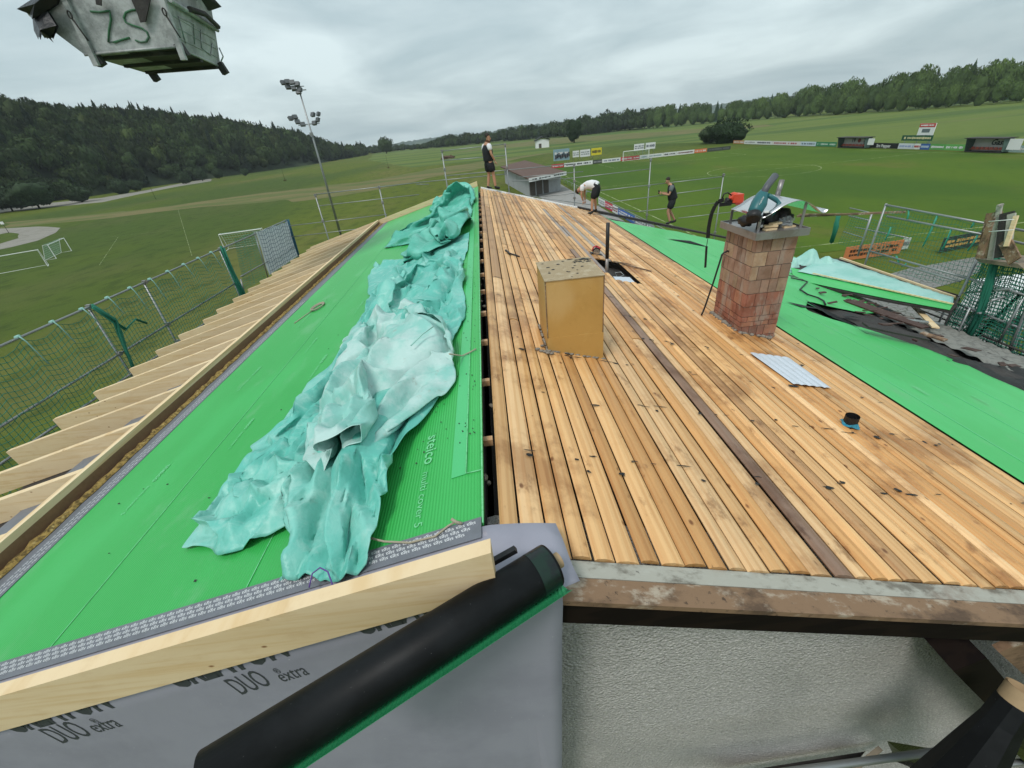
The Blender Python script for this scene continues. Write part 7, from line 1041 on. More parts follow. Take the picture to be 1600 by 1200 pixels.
-3,3,3,5,-3,6,0,1,2,-5,-2,2,3,2,0,-1,-2,0,-12,6,3,5,-1,0,-4,-1,0,-2,1,-2,-1,5,-4,8,1,-2,3,2,1,-3,-5,-4,1,1,4,4,-6,-1,0,1,1,-3,-11,1,1,-9,6,5,1,3,-11,9,1,3,2,1,-1,-3,5,-5,-4,-7,7,0,6,-2,-3,4,-3,
-1,0,3,0,-2,3,-7,6,4,1,3,-2,-2,-2,-5,1,0,3,1,-3,4,-1,1,0,-1,-4,-7,-5,-10,0,0,-2,0,7,5,4,6,1,-1,0,-1,0,-3,1,0,-4,6,-2,-1,4,-1,0,1,-1,-2,2,1,-3,1,-6,5,2,1,-1,-1,1,1,-6,2,1,-2,1,2,5,-2,-1,-1,0,-2,
-10,-3,-1,-5,3,3,7,-2,6,3,-1,2,-4,0,-3,1,1,2,1,-1,-4,4,1,-1,-2,2,1,0,0,-1,0,1,-1,-3,2,-5,-4,-2,5,7,1,0,-5,-1,5,-5,3,3,0,0,0,-1,1,6,-4,-3,6,-1,5,0,1,-1,2,-1,-3,0,-3,0,3,1,1,1,1,-2,-1,-1,5,-3,1,
0,0,2,-1,1,0,-4,-10,-4,3,4,-1,3,5,-4,-1,2,2,2,-5,5,0,1,-1,-1,1,9,-2,4,-2,1,-1,1,1,-1,0,-2,-4,1,-1,1,2,-1,4,0,-2,0,0,-1,2,2,-1,0,0,-1,0,0,-1,-2,-6,2,2,2,0,-5,1,-3,-2,2,2,1,7,0,-4,1,0,3,0,10,1,
-1,-1,1,-1,1,-2,3,1,-6,-1,-1,3,1,-2,2,-2,4,-2,1,-3,2,0,2,0,0,0,0,-3,-1,-1,1,5,-1,0,1,0,-5,-7,1,5,-6,0,2,-1,0,7,1,-1,1,1,11,-1,-1,2,0,-2,0,1,1,-2,-6,3,1,2,0,1,2,-2,-4,4,-4,1,1,0,1,0,-1,1,-5,3,
-4,4,0,-1,4,1,0,0,-1,-3,2,-3,3,-1,2,-1,0,-3,-1,1,1,0,9,1,1,-3,1,1,-1,1,1,-3,-1,1,-2,2,1,1,2,1,-3,-2,2,1,0,-3,0,1,0,-4,3,-5,5,0,-2,2,-1,3,0,0,0,0,0,0,0,0,1,-1,-7,0,1,4,-2,2,10,-2,1,1,0,0,1,-1,
-3,-5,0,-5,3,-2,-2,7,7,1,2,-2,-1,1,0,-4,-1,2,1,0,-2,2,-3,0,0,-3,2,0,3,2,0,1,-4,0,0,-5,0,-1,4,-2,0,2,1,-1,9,0,1,0,1,1,-1,-3,-10,-5,-1,8,1,-7,7,7,1,2,0,-1,1,0,-1,0,-2,-4,4,-2,1,3,-1,-3,-2,5,-1,
0,1,0,1,-1,0,-6,-1,1,-1,-1,2,4,3,-2,-1,0,7,2,1,4,-1,-2,-9,-3,-1,-2,6,2,-11,6,8,1,0,0,2,1,-1,0,1,-1,-2,-1,-2,4,0,1,-1,-5,4,1,-1,0,1,0,1,-2,-1,0,-2,2,-1,1,0,3,-3,-2,0,0,2,0,3,0,0,-6,-6,-2,0,8,10,
-14,2,10,2,0,-1,1,-1,3,-1,1,-1,1,-1,0,-2,0,2,0,-1,1,0,-3,0,2,-1,1,-1,0,0,-1,3,0,-2,1,1,-2,-1,1,-1,-1,-4,1,-3,-1,0,-3,1,-1,7,11,-11,-3,13,3,0,-1,-2,1,2,0,0,-2,1,0,1,0,0,0,0,0,0,1,-2,0,1,-2,2,-1,
-2,1,-1,2,1,-1,-1,2,-3,2,3,-1,0,-1,-11,2,-2,1,0,-1,1,9,9,-5,-10,14,5,0,-2,0,-4,0,3,0,1,0,0,0,1,0,0,-1,0,0,0,-1,1,-2,2,1,-1,-2,1,-2,1,3,-3,0,2,-3,0,0,3,0,0,0,-10,0,0,-1,1,1,9,7,0,-13,9,7,-1,1,
3,-6,3,-4,2,1,1,1,0,1,-2,-1,0,2,0,-1,-1,1,0,1,0,-1,-2,1,-3,2,1,0,1,1,-1,0,-1,0,0,4,-1,0,-5,-3,-1,-1,1,4,11,-2,-9,4,10,0,-4,1,3,3,-1,-3,-1,0,2,3,0,0,-1,1,-2,0,0,0,1,0,-1,2,-2,-1,-1,-1,0,1,0,0,
2,0,-1,-2,1,4,0,-1,1,1,0,-3,-2,-1,0,10,1,-2,-2,8,0,-1,1,-6,-4,4,4,4,-4,3,1,0,3,-1,0,0,-1,-1,0,-1,0,-1,1,-1,-1,-2,1,1,1,-1,1,2,-1,-2,0,4,-1,-1,1,-1,0,-1,-4,5,1,-2,4,4,-1,-1,5,-1,0,0,0,0,-5,-5,
-2,6,6,0,0,-1,2,1,2,-1,1,-2,0,-1,0,-2,1,-2,1,3,-2,-2,0,1,2,0,-1,1,1,0,1,-4,-1,1,-1,-4,4,3,2,1,-4,0,-2,6,0,0,0,-3,1,1,0,-2,-5,-6,6,6,2,0,0,1,1,0,-1,0,-1,1,-1,1,-3,5,-1,0,-1,-3,0,2,0,2,-1,2,0,-3,
2,-1,-1,-1,-4,-7,8,0,0,-3,5,-1,1,-3,3,0,-3,1,-2,-3,4,1,1,-5,-8,5,9,0,-1,2,-1,1,0,0,0,0,-2,3,1,0,0,-3,-1,1,0,-1,3,2,0,-2,0,-1,0,1,-3,-7,-3,2,9,-4,1,3,0,-2,-2,2,0,2,1,0,-1,0,-4,1,1,2,-7,-4,2,10,
-3,2,0,-1,2,1,-2,2,1,-2,4,-3,-1,0,-2,2,1,0,-1,-4,3,1,-1,1,-1,-4,-13,6,-1,-1,-6,12,-2,9,-3,1,2,-3,-1,0,1,-1,0,1,0,-1,1,-1,0,-4,-4,2,3,-4,6,0,-2,1,4,-1,1,0,-3,0,0,0,2,1,0,-2,-1,2,0,-1,-2,2,-6,-10,
0,2,0,2,-7,1,8,3,5,-2,-5,1,-1,-1,-2,0,3,3,3,1,-1,0,0,-5,-10,3,8,0,-2,2,2,1,1,-2,3,-1,-2,-1,2,1,1,0,1,-2,-2,0,-2,-1,2,-5,-8,1,0,-2,3,2,-2,-3,0,3,2,-3,-5,0,1,3,6,7,2,1,0,-1,0,-1,0,-3,-8,1,1,8,-3,
3,0,0,-1,0,0,0,-1,2,0,0,0,-2,-6,1,-3,-4,1,1,-1,-2,-2,1,8,-5,1,-3,3,-2,-1,-1,-4,-4,3,1,7,5,2,1,1,1,-1,1,-1,0,-1,-2,7,-6,-4,6,-2,-4,3,-1,-6,3,-5,7,2,-2,-2,0,-3,-4,0,-2,-1,-2,-1,0,2,-1,-1,0,5,6,
0,4,3,-1,1,-9,4,7,-2,5,0,0,2,-1,0,-3,4,0,0,0,0,1,2,-5,-2,-9,2,-2,0,0,2,-4,3,0,-2,-1,1,-4,-1,3,1,0,-2,-3,0,1,1,-2,7,6,3,1,-1,4,-5,8,3,-1,-9,2,9,-1,-1,0,0,3,0,0,-3,2,4,1,0,2,0,-5,-4,-2,-6,-3,-7,
3,5,3,2,-7,0,-1,-4,1,1,2,4,7,4,-5,-10,-2,-3,11,10,3,3,-8,2,10,457,6,13,6,6,9,10,11,16,18,20,14,3,2,8,16,20,18,14,12,10,6,4,7,17,23,20,9,5,5,9,11,14,16,20,18,11,2,4,10,15,11,15,13,8,9,5,8,13,19,
20,8,-5,-3,0,6,-2,5,6,2,-3,-1,-5,-4,8,-1,4,-3,-4,-3,-1,-1,1,1,4,5,-2,-7,-5,4,4,2,2,0,-1,-1,-5,-3,-1,9,-2,5,-6,-2,-1,0,3,-2,4,3,1,-4,-5,-1,-7,8,-2,-2,8,0,-1,0,0,-3,1,0,-3,5,1,-2,-3,-2,-3,1,0,0,
3,2,-1,-2,1,1,0,4,-2,0,0,-3,-1,0,-2,0,7,-3,2,1,-4,-2,3,1,0,3,0,-3,-5,0,7,0,-1,0,1,0,-1,0,0,-2,-1,-1,-2,4,0,0,-3,0,-3,-1,2,5,-4,1,0,0,-1,0,3,1,2,-5,-3,1,1,0,3,-2,3,-2,1,1,-1,-3,-2,1,5,1,0,-3,0,
-4,5,0,1,1,-2,-1,1,0,-3,0,0,-5,4,3,-4,-1,3,-2,-2,1,-1,0,3,-1,0,1,-1,1,1,0,1,3,-5,0,-1,-1,1,3,0,2,-1,-2,2,-2,0,2,0,1,0,2,0,2,6,-1,-1,2,-2,1,1,-4,-1,2,-2,-2,3,-3,1,1,-1,2,2,-4,-1,0,3,0,-1,-1,1,
-1,1,0,1,4,0,-5,-1,0,1,2,-1,2,1,0,0,1,0,0,0,0,0,0,1,4,5,-1,2,-1,3,0,-5,-1,0,0,-3,0,1,1,3,-7,2,-1,2,3,-4,1,1,-1,1,0,-1,0,1,1,-2,1,6,-5,1,0,0,-1,2,-3,2,4,-3,0,-1,2,-1,-1,0,2,1,2,-2,5,0,1,0,-5,2,
0,2,-1,-3,2,-1,2,-2,-1,-2,2,3,-6,7,-1,-1,-1,1,1,-1,0,-1,1,2,-2,2,4,-3,-1,0,-1,0,1,0,1,3,-2,-2,-1,2,-1,1,-1,1,3,0,0,-2,-3,1,3,-1,0,3,-1,-5,8,0,1,-3,-2,0,0,1,2,-1,0,0,0,-1,-1,2,-1,-1,1,0,2,-1,6,
-3,-1,-1,-1,-2,2,1,-1,3,3,-1,0,-2,1,-1,0,-1,0,-2,-1,0,0,0,1,-1,5,-2,-1,1,2,2,0,-3,2,-1,-4,-3,6,-1,-1,1,2,-2,-1,-1,1,1,-1,-1,0,1,-2,4,-1,-2,1,2,0,-1,2,0,3,3,-3,-1,1,-1,0,1,-2,-4,1,2,3,-3,-2,2,
1,0,-1,2,2,-1,-2,0,5,-3,-3,0,0,-1,2,0,-2,1,1,-1,0,0,0,-1,0,-1,-4,1,2,4,1,0,0,0,-1,0,3,2,2,-2,-2,0,1,-1,2,-2,0,2,1,-2,1,1,-1,0,0,4,-3,1,-3,4,3,-1,-5,-2,0,2,1,-1,-3,1,0,2,-1,1,0,-2,1,-1,-2,2,3,
-1,1,1,0,-3,0,0,1,0,2,4,-4,1,-1,1,0,-2,0,1,-2,4,3,-3,-1,0,0,2,0,0,3,1,1,-5,-5,3,-1,1,-1,-1,2,-1,1,-1,1,-1,0,3,-3,-5,9,-2,0,1,-1,0,-3,2,0,-1,0,1,1,1,3,0,-4,0,0,0,0,-3,2,3,0,1,-1,-3,1,1,2,0,2,2,
1,-2,-7,-1,2,-2,0,2,1,0,-2,1,0,-1,0,0,-5,8,0,0,-1,0,0,-1,2,-2,-1,1,-1,1,1,0,-1,-2,2,1,0,3,-2,0,1,-1,-1,2,1,-1,2,2,-2,0,1,1,0,-2,-1,-3,-1,2,0,0,0,-1,1,-1,0,2,-2,-2,5,0,0,-1,-1,1,0,0,0,-1,1,-2,
0,0,-1,-2,0,0,3,0,-2,2,1,-1,-2,0,1,1,2,0,0,0,-1,-2,-2,-3,-1,5,3,-2,1,-1,1,-2,2,1,-2,0,0,-1,1,3,-1,-1,-2,3,0,-1,-1,0,1,1,-4,1,-2,-1,0,1,-1,1,1,0,3,2,-1,0,0,1,0,-1,-2,2,0,-2,0,-2,-3,1,-2,3,5,0,
0,1,0,0,-3,1,2,-1,-1,-1,1,0,1,0,1,0,1,-3,1,1,0,-1,-4,0,1,0,-1,1,2,1,-1,0,0,-1,-1,2,0,0,-1,-2,0,3,-2,-2,0,-2,1,0,0,-1,9,-1,-1,0,0,1,0,-2,1,0,0,0,-1,0,1,1,1,0,-2,0,0,0,-1,0,0,-1,0,0,0,0,2,-2,0,
0,0,-4,0,0,2,0,-2,-1,1,-1,0,0,-2,1,0,2,-1,2,3,4,-3,0,0,0,-1,1,-2,1,0,1,-1,1,1,0,1,-1,-1,1,0,-1,-1,-1,1,2,-1,-1,1,-1,-1,1,0,1,-2,-6,2,2,0,-1,1,-2,-1,-1,0,0,-1,1,1,0,1,2,0,3,1,-3,-1,1,4,-2,-1,-1,
1,0,2,0,-1,1,-2,0,2,-2,1,0,1,-2,4,-4,1,0,0,1,0,0,0,-1,1,-2,2,-2,-1,1,0,0,-2,-2,0,-1,1,-1,1,1,-1,5,1,2,-1,1,-2,0,0,2,-2,-1,1,1,-1,1,1,-1,0,-1,-1,2,0,1,-2,3,0,-2,-1,1,0,1,1,0,0,-1,0,-1,-1,0,0,0,
-1,-2,-3,1,0,2,1,1,-2,-3,5,0,4,-3,2,-4,3,-1,0,-1,4,2,-3,0,2,-2,0,0,1,-1,-1,2,0,-1,1,0,-2,2,0,0,0,-1,1,1,0,0,-3,-3,0,1,1,-1,-2,-3,-2,2,1,2,2,3,-2,0,-2,0,1,2,-1,3,-3,1,-2,3,-2,0,2,0,-1,1,0,0,-3,
2,1,0,1,-2,0,-3,-1,3,2,0,0,0,-1,2,-1,0,2,-2,-2,1,0,0,-3,-4,3,2,3,0,1,0,5,2,-2,-3,-3,1,1,0,2,-2,1,-1,0,0,1,-1,1,-1,0,0,0,0,1,1,-1,0,-5,0,4,1,-1,0,2,0,-1,-1,1,1,0,-3,3,-2,-1,-1,1,-2,4,0,0,1,0,1,
0,2,3,1,-3,-4,0,2,0,-1,-2,0,2,0,-1,1,0,1,-3,-1,3,0,1,-1,-2,-4,0,4,2,-1,1,0,0,1,-2,0,2,-2,-2,-2,1,1,-1,-4,2,11,-7,0,0,-1,2,0,0,-1,2,2,3,-3,-3,-1,-1,0,-1,0,1,0,1,-1,0,-1,2,-1,1,-1,1,-2,-5,1,4,2,
0,1,0,0,-1,-2,3,-1,-2,-2,-4,-3,-3,-2,1,3,2,2,6,-5,0,2,0,0,0,0,-1,0,2,4,-3,-4,1,2,-4,1,-1,1,-1,1,-1,0,2,1,-3,1,-3,-2,1,4,1,-1,0,0,0,0,0,-2,0,1,-5,-3,-2,3,-3,-3,-2,1,1,1,2,2,-1,0,-1,1,1,1,0,0,-1,
4,3,-1,-5,1,-2,-2,1,-1,1,0,0,1,-1,-1,0,-3,0,-1,6,0,-1,0,-1,0,1,0,-2,2,-1,-7,0,-3,1,4,-3,-1,-3,-3,3,0,-2,4,1,0,1,0,0,0,0,0,1,1,3,2,-5,-7,8,-3,0,0,0,-1,1,0,-1,-3,-2,2,0,4,-1,1,-1,1,1,0,-1,-2,1,
-1,-6,0,4,-3,-5,8,0,-4,-7,0,-1,1,3,1,0,1,-1,-2,0,-1,1,1,1,0,4,4,-4,-4,0,0,-1,0,0,1,-1,1,-7,1,1,1,2,0,1,1,1,-3,0,0,0,1,-2,-5,1,-2,0,8,-3,5,-3,3,-1,-2,-1,2,1,0,-1,-3,-2,-1,-1,1,0,0,1,0,-1,4,-1,
6,-8,3,-1,1,0,-1,-2,-2,1,-1,2,1,0,1,0,-4,1,1,-3,0,1,1,-2,-1,-1,1,-5,1,10,-1,0,1,8,-3,-2,0,-1,-4,-1,0,0,-1,0,-2,0,0,0,1,-1,-7,10,-3,3,1,1,-1,0,-2,-1,-2,3,3,0,1,0,-1,-4,-2,0,1,1,0,-1,0,0,0,1,-1,
-2,3,3,1,-2,-6,4,6,-1,-5,-3,0,1,3,2,0,-6,-2,0,0,2,0,-1,1,-1,-5,6,1,2,1,-2,1,-4,1,0,2,2,0,0,-4,-1,-1,0,-1,3,1,1,-2,0,-2,3,-4,14,-1,-4,-4,7,-1,-9,-3,1,0,0,3,5,5,2,-6,-4,-5,0,4,0,-1,-1,-2,1,4,-4,
2,6,2,-2,-7,0,-2,2,0,0,3,4,3,-6,-5,0,7,2,0,-2,-1,0,2,-4,-8,5,8,3,16,14,1,-1,2,1,-1,-2,-3,-4,-1,1,-4,3,0,0,0,-1,0,-1,0,-1,2,0,2,4,2,0,-1,2,-1,-1,-1,1,1,2,1,-4,4,-3,-11,10,8,-2,2,-3,-4,0,-2,5,2,
-7,14,-13,0,8,-4,-1,0,-3,-1,3,6,-5,1,1,-4,-5,-1,0,5,6,2,-10,2,-6,1,-1,2,4,4,-6,3,6,-6,-2,2,1,-1,-2,2,4,7,-6,-4,7,-5,3,3,-1,1,-4,-1,5,2,6,0,-2,2,-3,1,2,-1,3,-2,-4,-5,6,1,-5,-3,5,4,2,0,-4,-11,7,
0,-1,-1,0,-7,5,0,1,7,2,1,-2,-8,-2,-3,5,8,-1,-1,-1,2,-1,4,-3,-1,-6,1,9,2,-5,1,-1,1,0,-1,1,2,4,0,-2,1,-1,1,1,1,1,0,1,-7,9,-6,-4,-3,-3,1,0,3,0,-2,2,4,3,-1,-1,6,-3,-9,-1,1,3,-1,-8,2,2,5,1,0,8,-8,
-4,7,-7,-4,-2,2,2,-2,1,10,-1,-3,-4,5,-6,3,0,6,1,-1,-9,5,0,8,-2,-7,-1,-4,-2,1,4,-3,-4,8,2,0,3,-2,5,-3,-8,2,3,-5,-5,-2,5,-1,3,4,-2,6,-11,10,-7,-1,-5,0,-1,4,8,2,-5,-4,-1,3,1,-1,4,1,-2,0,-8,7,3,6,
-3,3,-1,-4,-3,2,-9,1,-5,1,4,0,0,7,3,-1,-5,-8,0,6,-3,-3,-1,-5,4,3,-1,4,4,6,2,-5,0,-3,1,7,2,-1,-5,-5,3,0,2,-2,9,0,-3,-9,3,-1,8,0,1,3,-3,2,0,-5,2,-7,-5,-4,3,2,1,3,4,4,0,-4,-12,1,12,3,-3,-4,-5,-7,
7,-2,-2,-2,11,-1,0,-2,7,-2,-1,-5,-2,-4,1,4,-8,6,7,3,-2,-1,-8,-8,-3,5,15,-1,3,-5,-1,2,-5,6,-3,-11,-2,4,2,0,2,7,0,3,0,-8,8,-4,-5,-3,-2,3,-9,1,8,0,-2,13,-2,2,2,-2,-1,-8,-2,0,3,-1,2,4,-1,0,0,-6,6,
0,-6,-10,2,5,3,4,-3,-1,6,-3,9,-4,-13,-2,1,0,-1,5,9,0,-2,4,-5,-4,-4,3,-1,-1,4,-9,-2,8,2,0,-1,2,-3,1,-6,-3,0,0,4,-1,3,1,-2,-3,-6,-1,11,-7,-4,3,-7,3,0,-1,2,-2,-1,12,-1,2,-4,-9,-1,0,2,-2,2,5,6,1,
-7,6,-3,-6,1,3,2,1,-3,7,2,-2,1,-4,-1,0,-5,2,1,0,8,-1,2,-1,-7,-2,-4,3,-2,1,6,2,-9,-3,2,-1,0,2,-1,0,-2,-1,2,1,-3,-4,1,-2,2,0,1,1,4,2,5,-3,2,0,-4,4,0,3,0,-3,1,-5,1,-2,3,4,-1,4,5,0,2,-4,-3,-4,-2,
-1,1,6,0,2,-5,-5,-4,6,-1,2,2,-10,0,2,-1,2,-1,1,-4,-1,-1,1,0,-2,1,3,5,5,5,-2,0,0,-2,2,-4,-1,-5,1,-3,3,0,7,0,7,1,3,-6,2,2,-7,1,-2,1,0,6,-2,0,-4,0,-2,2,-1,6,-2,-2,-7,2,0,1,-2,1,0,-9,0,1,0,0,-1,2,
3,2,4,8,-1,4,1,-4,-5,2,2,-2,-1,3,3,3,10,-4,-1,0,-6,1,-4,2,7,-4,6,-1,-1,2,-1,-4,1,-2,7,-5,3,-8,4,2,-5,-1,2,-4,-3,9,-10,-3,3,0,0,0,5,4,4,1,1,0,3,-1,-2,4,0,1,-9,-1,0,9,-8,-1,-3,3,2,1,2,1,-6,7,0,
-1,4,4,-2,2,-2,4,-7,6,-8,3,2,-4,2,-6,-4,2,0,1,0,1,1,-2,3,0,8,0,0,-6,5,-2,3,0,-1,1,-1,0,2,-2,-8,-1,1,-3,0,-1,3,0,9,-3,3,-4,-3,2,5,9,0,-4,-3,0,3,-4,4,-1,1,4,-1,1,-3,-8,2,-5,8,3,0,8,-4,2,-5,-1,-1,
1,-3,3,2,0,2,-1,3,-3,-2,-4,-3,2,-1,-3,0,4,-3,3,6,0,-5,1,1,-2,-1,6,4,5,-4,1,0,-6,-1,6,3,-4,1,1,-6,3,-4,0,6,6,0,-1,-2,2,-2,-6,-8,-2,-2,-2,-6,2,4,-2,1,-5,-2,1,3,-1,0,0,2,-5,2,0,3,5,-4,0,-1,1,-2,
0,9,1,3,-5,-4,-1,3,8,-2,0,1,-4,-1,-1,1,3,0,2,0,-6,5,-3,-1,-4,-7,-4,0,1,-11,2,0,0,-2,2,6,4,2,-6,-1,2,-3,0,-2,-1,1,7,3,-5,-2,0,0,1,3,1,1,3,-3,0,6,-3,2,4,-4,-3,2,-2,2,1,1,-2,-6,0,-2,-3,0,-3,1,0,
-1,-3,-6,-4,2,2,5,2,-1,0,-4,0,0,-1,-1,2,0,-2,-4,4,6,-5,7,0,-2,-8,3,5,0,-2,6,0,0,1,0,-3,0,2,-4,4,2,-1,1,-4,-7,0,-5,4,-4,4,1,-1,2,1,2,3,-5,4,0,0,-6,-5,3,2,1,-6,6,-3,-1,2,-7,0,9,4,-4,2,-1,-3,-4,
6,-3,1,4,1,0,3,-5,5,-6,-1,4,2,0,1,-2,-9,-1,-4,7,-6,2,0,7,2,-5,2,1,0,2,-1,-3,-1,-6,8,-1,-2,-5,11,-6,-2,0,-5,1,-2,2,5,7,-2,0,-1,2,-7,9,-3,-3,3,2,-3,3,-5,1,1,5,-1,4,-2,-6,-7,2,0,0,5,3,-1,-7,5,4,
-7,-6,1,6,-1,-4,-4,3,5,-3,0,5,-1,8,-3,-7,-4,-1,-3,-1,4,-1,6,-1,3,-5,3,-5,9,-3,1,-2,-1,2,-6,6,4,0,2,1,-5,-11,1,5,5,1,3,-3,-4,2,-5,4,4,-10,3,0,0,2,-3,9,-7,1,3,3,1,-1,5,4,-2,-4,-6,-6,2,2,-3,5,-3,
2,0,2,-2,1,1,-2,6,-4,3,3,2,2,-2,-8,-5,0,4,6,5,-2,-7,-3,4,2,0,-3,8,-8,-2,3,-1,1,12,-3,-6,1,4,0,-4,-2,3,4,6,1,-1,-8,-6,-2,3,1,5,-3,-2,3,-2,1,-1,2,-3,4,7,-3,-1,1,-2,-7,-2,3,7,2,-2,-1,-2,0,2,0,-1,
3,5,2,-6,-3,4,11,3,-6,-2,2,-6,-4,-2,-2,0,2,6,8,0,0,-10,-4,0,1,3,3,-2,-2,-1,1,1,3,-3,-3,4,2,2,-5,-3,0,2,9,0,-3,-1,-2,0,1,-2,0,3,7,-2,3,-1,0,6,-7,-9,7,4,-6,0,-5,-1,-1,-1,2,1,2,11,3,-1,-11,-5,-1,
7,-2,1,0,1,-1,1,-4,2,1,0,4,-5,-1,1,4,4,-6,3,1,-3,-1,3,-1,0,5,3,-2,1,2,10,-10,-10,-5,5,1,-1,0,0,2,0,-1,-1,-2,-1,1,4,12,0,-1,-9,-2,-3,-1,-1,5,1,-3,1,1,-2,5,-4,0,0,-1,4,1,1,2,-4,-2,-1,3,5,0,6,-1,
-1,-3,-3,10,-8,4,-8,1,1,-5,-1,1,-1,4,4,0,-3,-3,-3,0,-1,1,11,0,-1,-10,-4,2,1,-3,1,3,-1,-1,2,7,-2,-6,0,2,1,2,6,0,-2,-3,4,5,-6,6,0,-4,-7,1,3,1,3,-3,3,-3,-3,3,2,1,3,5,-1,0,-2,-4,-5,-5,-2,0,6,8,-3,
-6,-8,0,-1,1,1,1,-1,3,7,-5,-4,-2,3,3,0,2,5,-1,0,6,2,-4,2,-3,-2,-3,-1,-8,2,-8,6,3,2,3,-1,0,1,2,2,-3,-3,-2,1,-2,0,-2,-4,-2,1,10,1,1,-10,-1,-3,0,0,1,6,2,-3,-3,-1,3,0,2,3,3,-2,5,0,2,-2,-1,-3,0,-5,
-5,5,0,-6,-6,-1,4,1,4,2,0,3,0,-3,-6,-2,1,-1,-1,-1,1,1,-2,-3,-4,6,9,3,-1,1,-2,1,1,2,-3,-3,0,4,1,1,2,-2,1,-2,0,0,-4,-1,-3,0,5,-3,2,2,2,-7,-12,6,-3,8,-9,-1,17,-5,-1,-4,-2,0,-1,-1,2,2,0,0,0,-2,-5,
3,7,10,2,1,-2,0,1,-11,7,0,-2,4,2,0,-5,2,-3,0,-4,2,-2,-1,-4,8,-8,2,-4,3,-1,2,-17,-3,5,-2,3,4,0,2,-2,0,2,0,1,1,3,0,0,0,-1,-1,1,0,-4,-1,2,1,5,1,-1,7,-3,0,2,1,-2,-2,4,0,1,-2,-4,-9,-2,1,8,-8,2,2,-1,
-14,5,6,
]),
}
def cloth_grid(k):
    nu,nv,q,s_=TARP[k]; E_=np.array(s_,float).reshape(3,nu,nv).transpose(1,2,0)
    V=np.cumsum(np.cumsum(E_,0),1)*q; V[...,2]+=DL+SL*V[...,0]; return V
def up2(V):
    def ax(V):
        P=np.concatenate([2*V[:1]-V[1:2],V,2*V[-1:]-V[-2:-1]],0); m_=(-P[:-3]+9*P[1:-2]+9*P[2:-1]-P[3:])/16
        o=np.empty((2*len(V)-1,)+V.shape[1:]); o[::2]=V; o[1::2]=m_; return o
    return ax(ax(V).swapaxes(0,1)).swapaxes(0,1)
def crumple(P,seed,n=16,f0=1.2,f1=7.,amp=.05,bias=0.,long_=1.):
    g=np.random.default_rng(seed); r=np.zeros(P.shape[:-1])
    W=P+.16*np.stack([noise(P,1.1,seed),noise(P,1.1,seed+5)],-1)+.05*np.stack([noise(P,3.1,seed),noise(P,3.1,seed+5)],-1)
    for i in range(n):
        f=f0*(f1/f0)**(i/(n-1)); a=g.normal()*.9+bias; nrm=A(math.cos(a),math.sin(a)/long_)
        t=(W@nrm)*f+g.random()*9; tri=np.abs(t-np.floor(t)-.5)*2
        mk=np.clip(.45+1.8*noise(P,1.1,seed+i*3.3),0,1)
        r+=amp*(f0/f)**.8*(.5-tri)*mk*1.6
    return r
def crisp(V,T_=.55,it=9,vi=14):
    # makes a smooth cloth grid read as stiff woven sheet: flat panels meeting in sharp creases
    def fn(V):
        d1=V[1:,1:]-V[:-1,:-1]; d2=V[:-1,1:]-V[1:,:-1]; n=np.cross(d1,d2); return n/(np.linalg.norm(n,axis=-1)[...,None]+1e-12)
    N=fn(V)
    for _ in range(it):
        P=np.pad(N,((2,2),(2,2),(0,0)),mode='edge'); acc=np.zeros_like(N)
        for i in range(5):
            for j in range(5):
                q=P[i:i+N.shape[0],j:j+N.shape[1]]; w_=np.maximum(0,(q*N).sum(-1)-T_)**2; acc+=w_[...,None]*q
        N=acc/(np.linalg.norm(acc,axis=-1)[...,None]+1e-12)
    for _ in range(vi):
        Cf=(V[1:,1:]+V[:-1,:-1]+V[:-1,1:]+V[1:,:-1])/4; acc=np.zeros_like(V); cnt=np.zeros(V.shape[:2])
        for di in (0,1):
            for dj in (0,1):
                sl=(slice(di,V.shape[0]-1+di),slice(dj,V.shape[1]-1+dj)); e_=((Cf-V[sl])*N).sum(-1); acc[sl]+=N*e_[...,None]; cnt[sl]+=1
        V=V+acc/cnt[...,None]*.9
    return V
def cloth(key,name,m,parent,cell,seed,amp):
    V=up2(cloth_grid(key)); 
    if key!='far': V=up2(V); cell/=2
    a,b=V.shape[:2]; UV=np.stack(np.meshgrid(np.arange(a)*cell/2,np.arange(b)*cell/2,indexing='ij'),-1)
    du=np.gradient(V,axis=0); dv_=np.gradient(V,axis=1); N_=np.cross(du,dv_); N_/=np.linalg.norm(N_,axis=-1)[...,None]+1e-9
    h=crumple(UV,seed,14,2.,11.,amp,.5,1.3)-crumple(UV,seed+50,10,2.5,9.,amp*.8,-.4,1.2)+amp*.12*fbm(UV,9,3,seed)
    V=V+N_*h[...,None]
    for pts,amp_,wd in FOLDS.get(key,()):
        q=np.array([LP(x_,y_,.09)[:2] for x_,y_ in pts]); d,_=edist(V[...,:2].reshape(-1,2),q,False); V[...,2]+=(amp_*np.maximum(0,1-d/wd)).reshape(V.shape[:2])
    V=crisp(V,*CR[key]); V[...,2]=np.maximum(V[...,2],DL+SL*V[...,0]+.010)
    mb=MB(); mb.grid(V); o=mb.build(name,m,parent); md=o.modifiers.new('s','SOLIDIFY'); md.thickness=.004; md.offset=0; return o
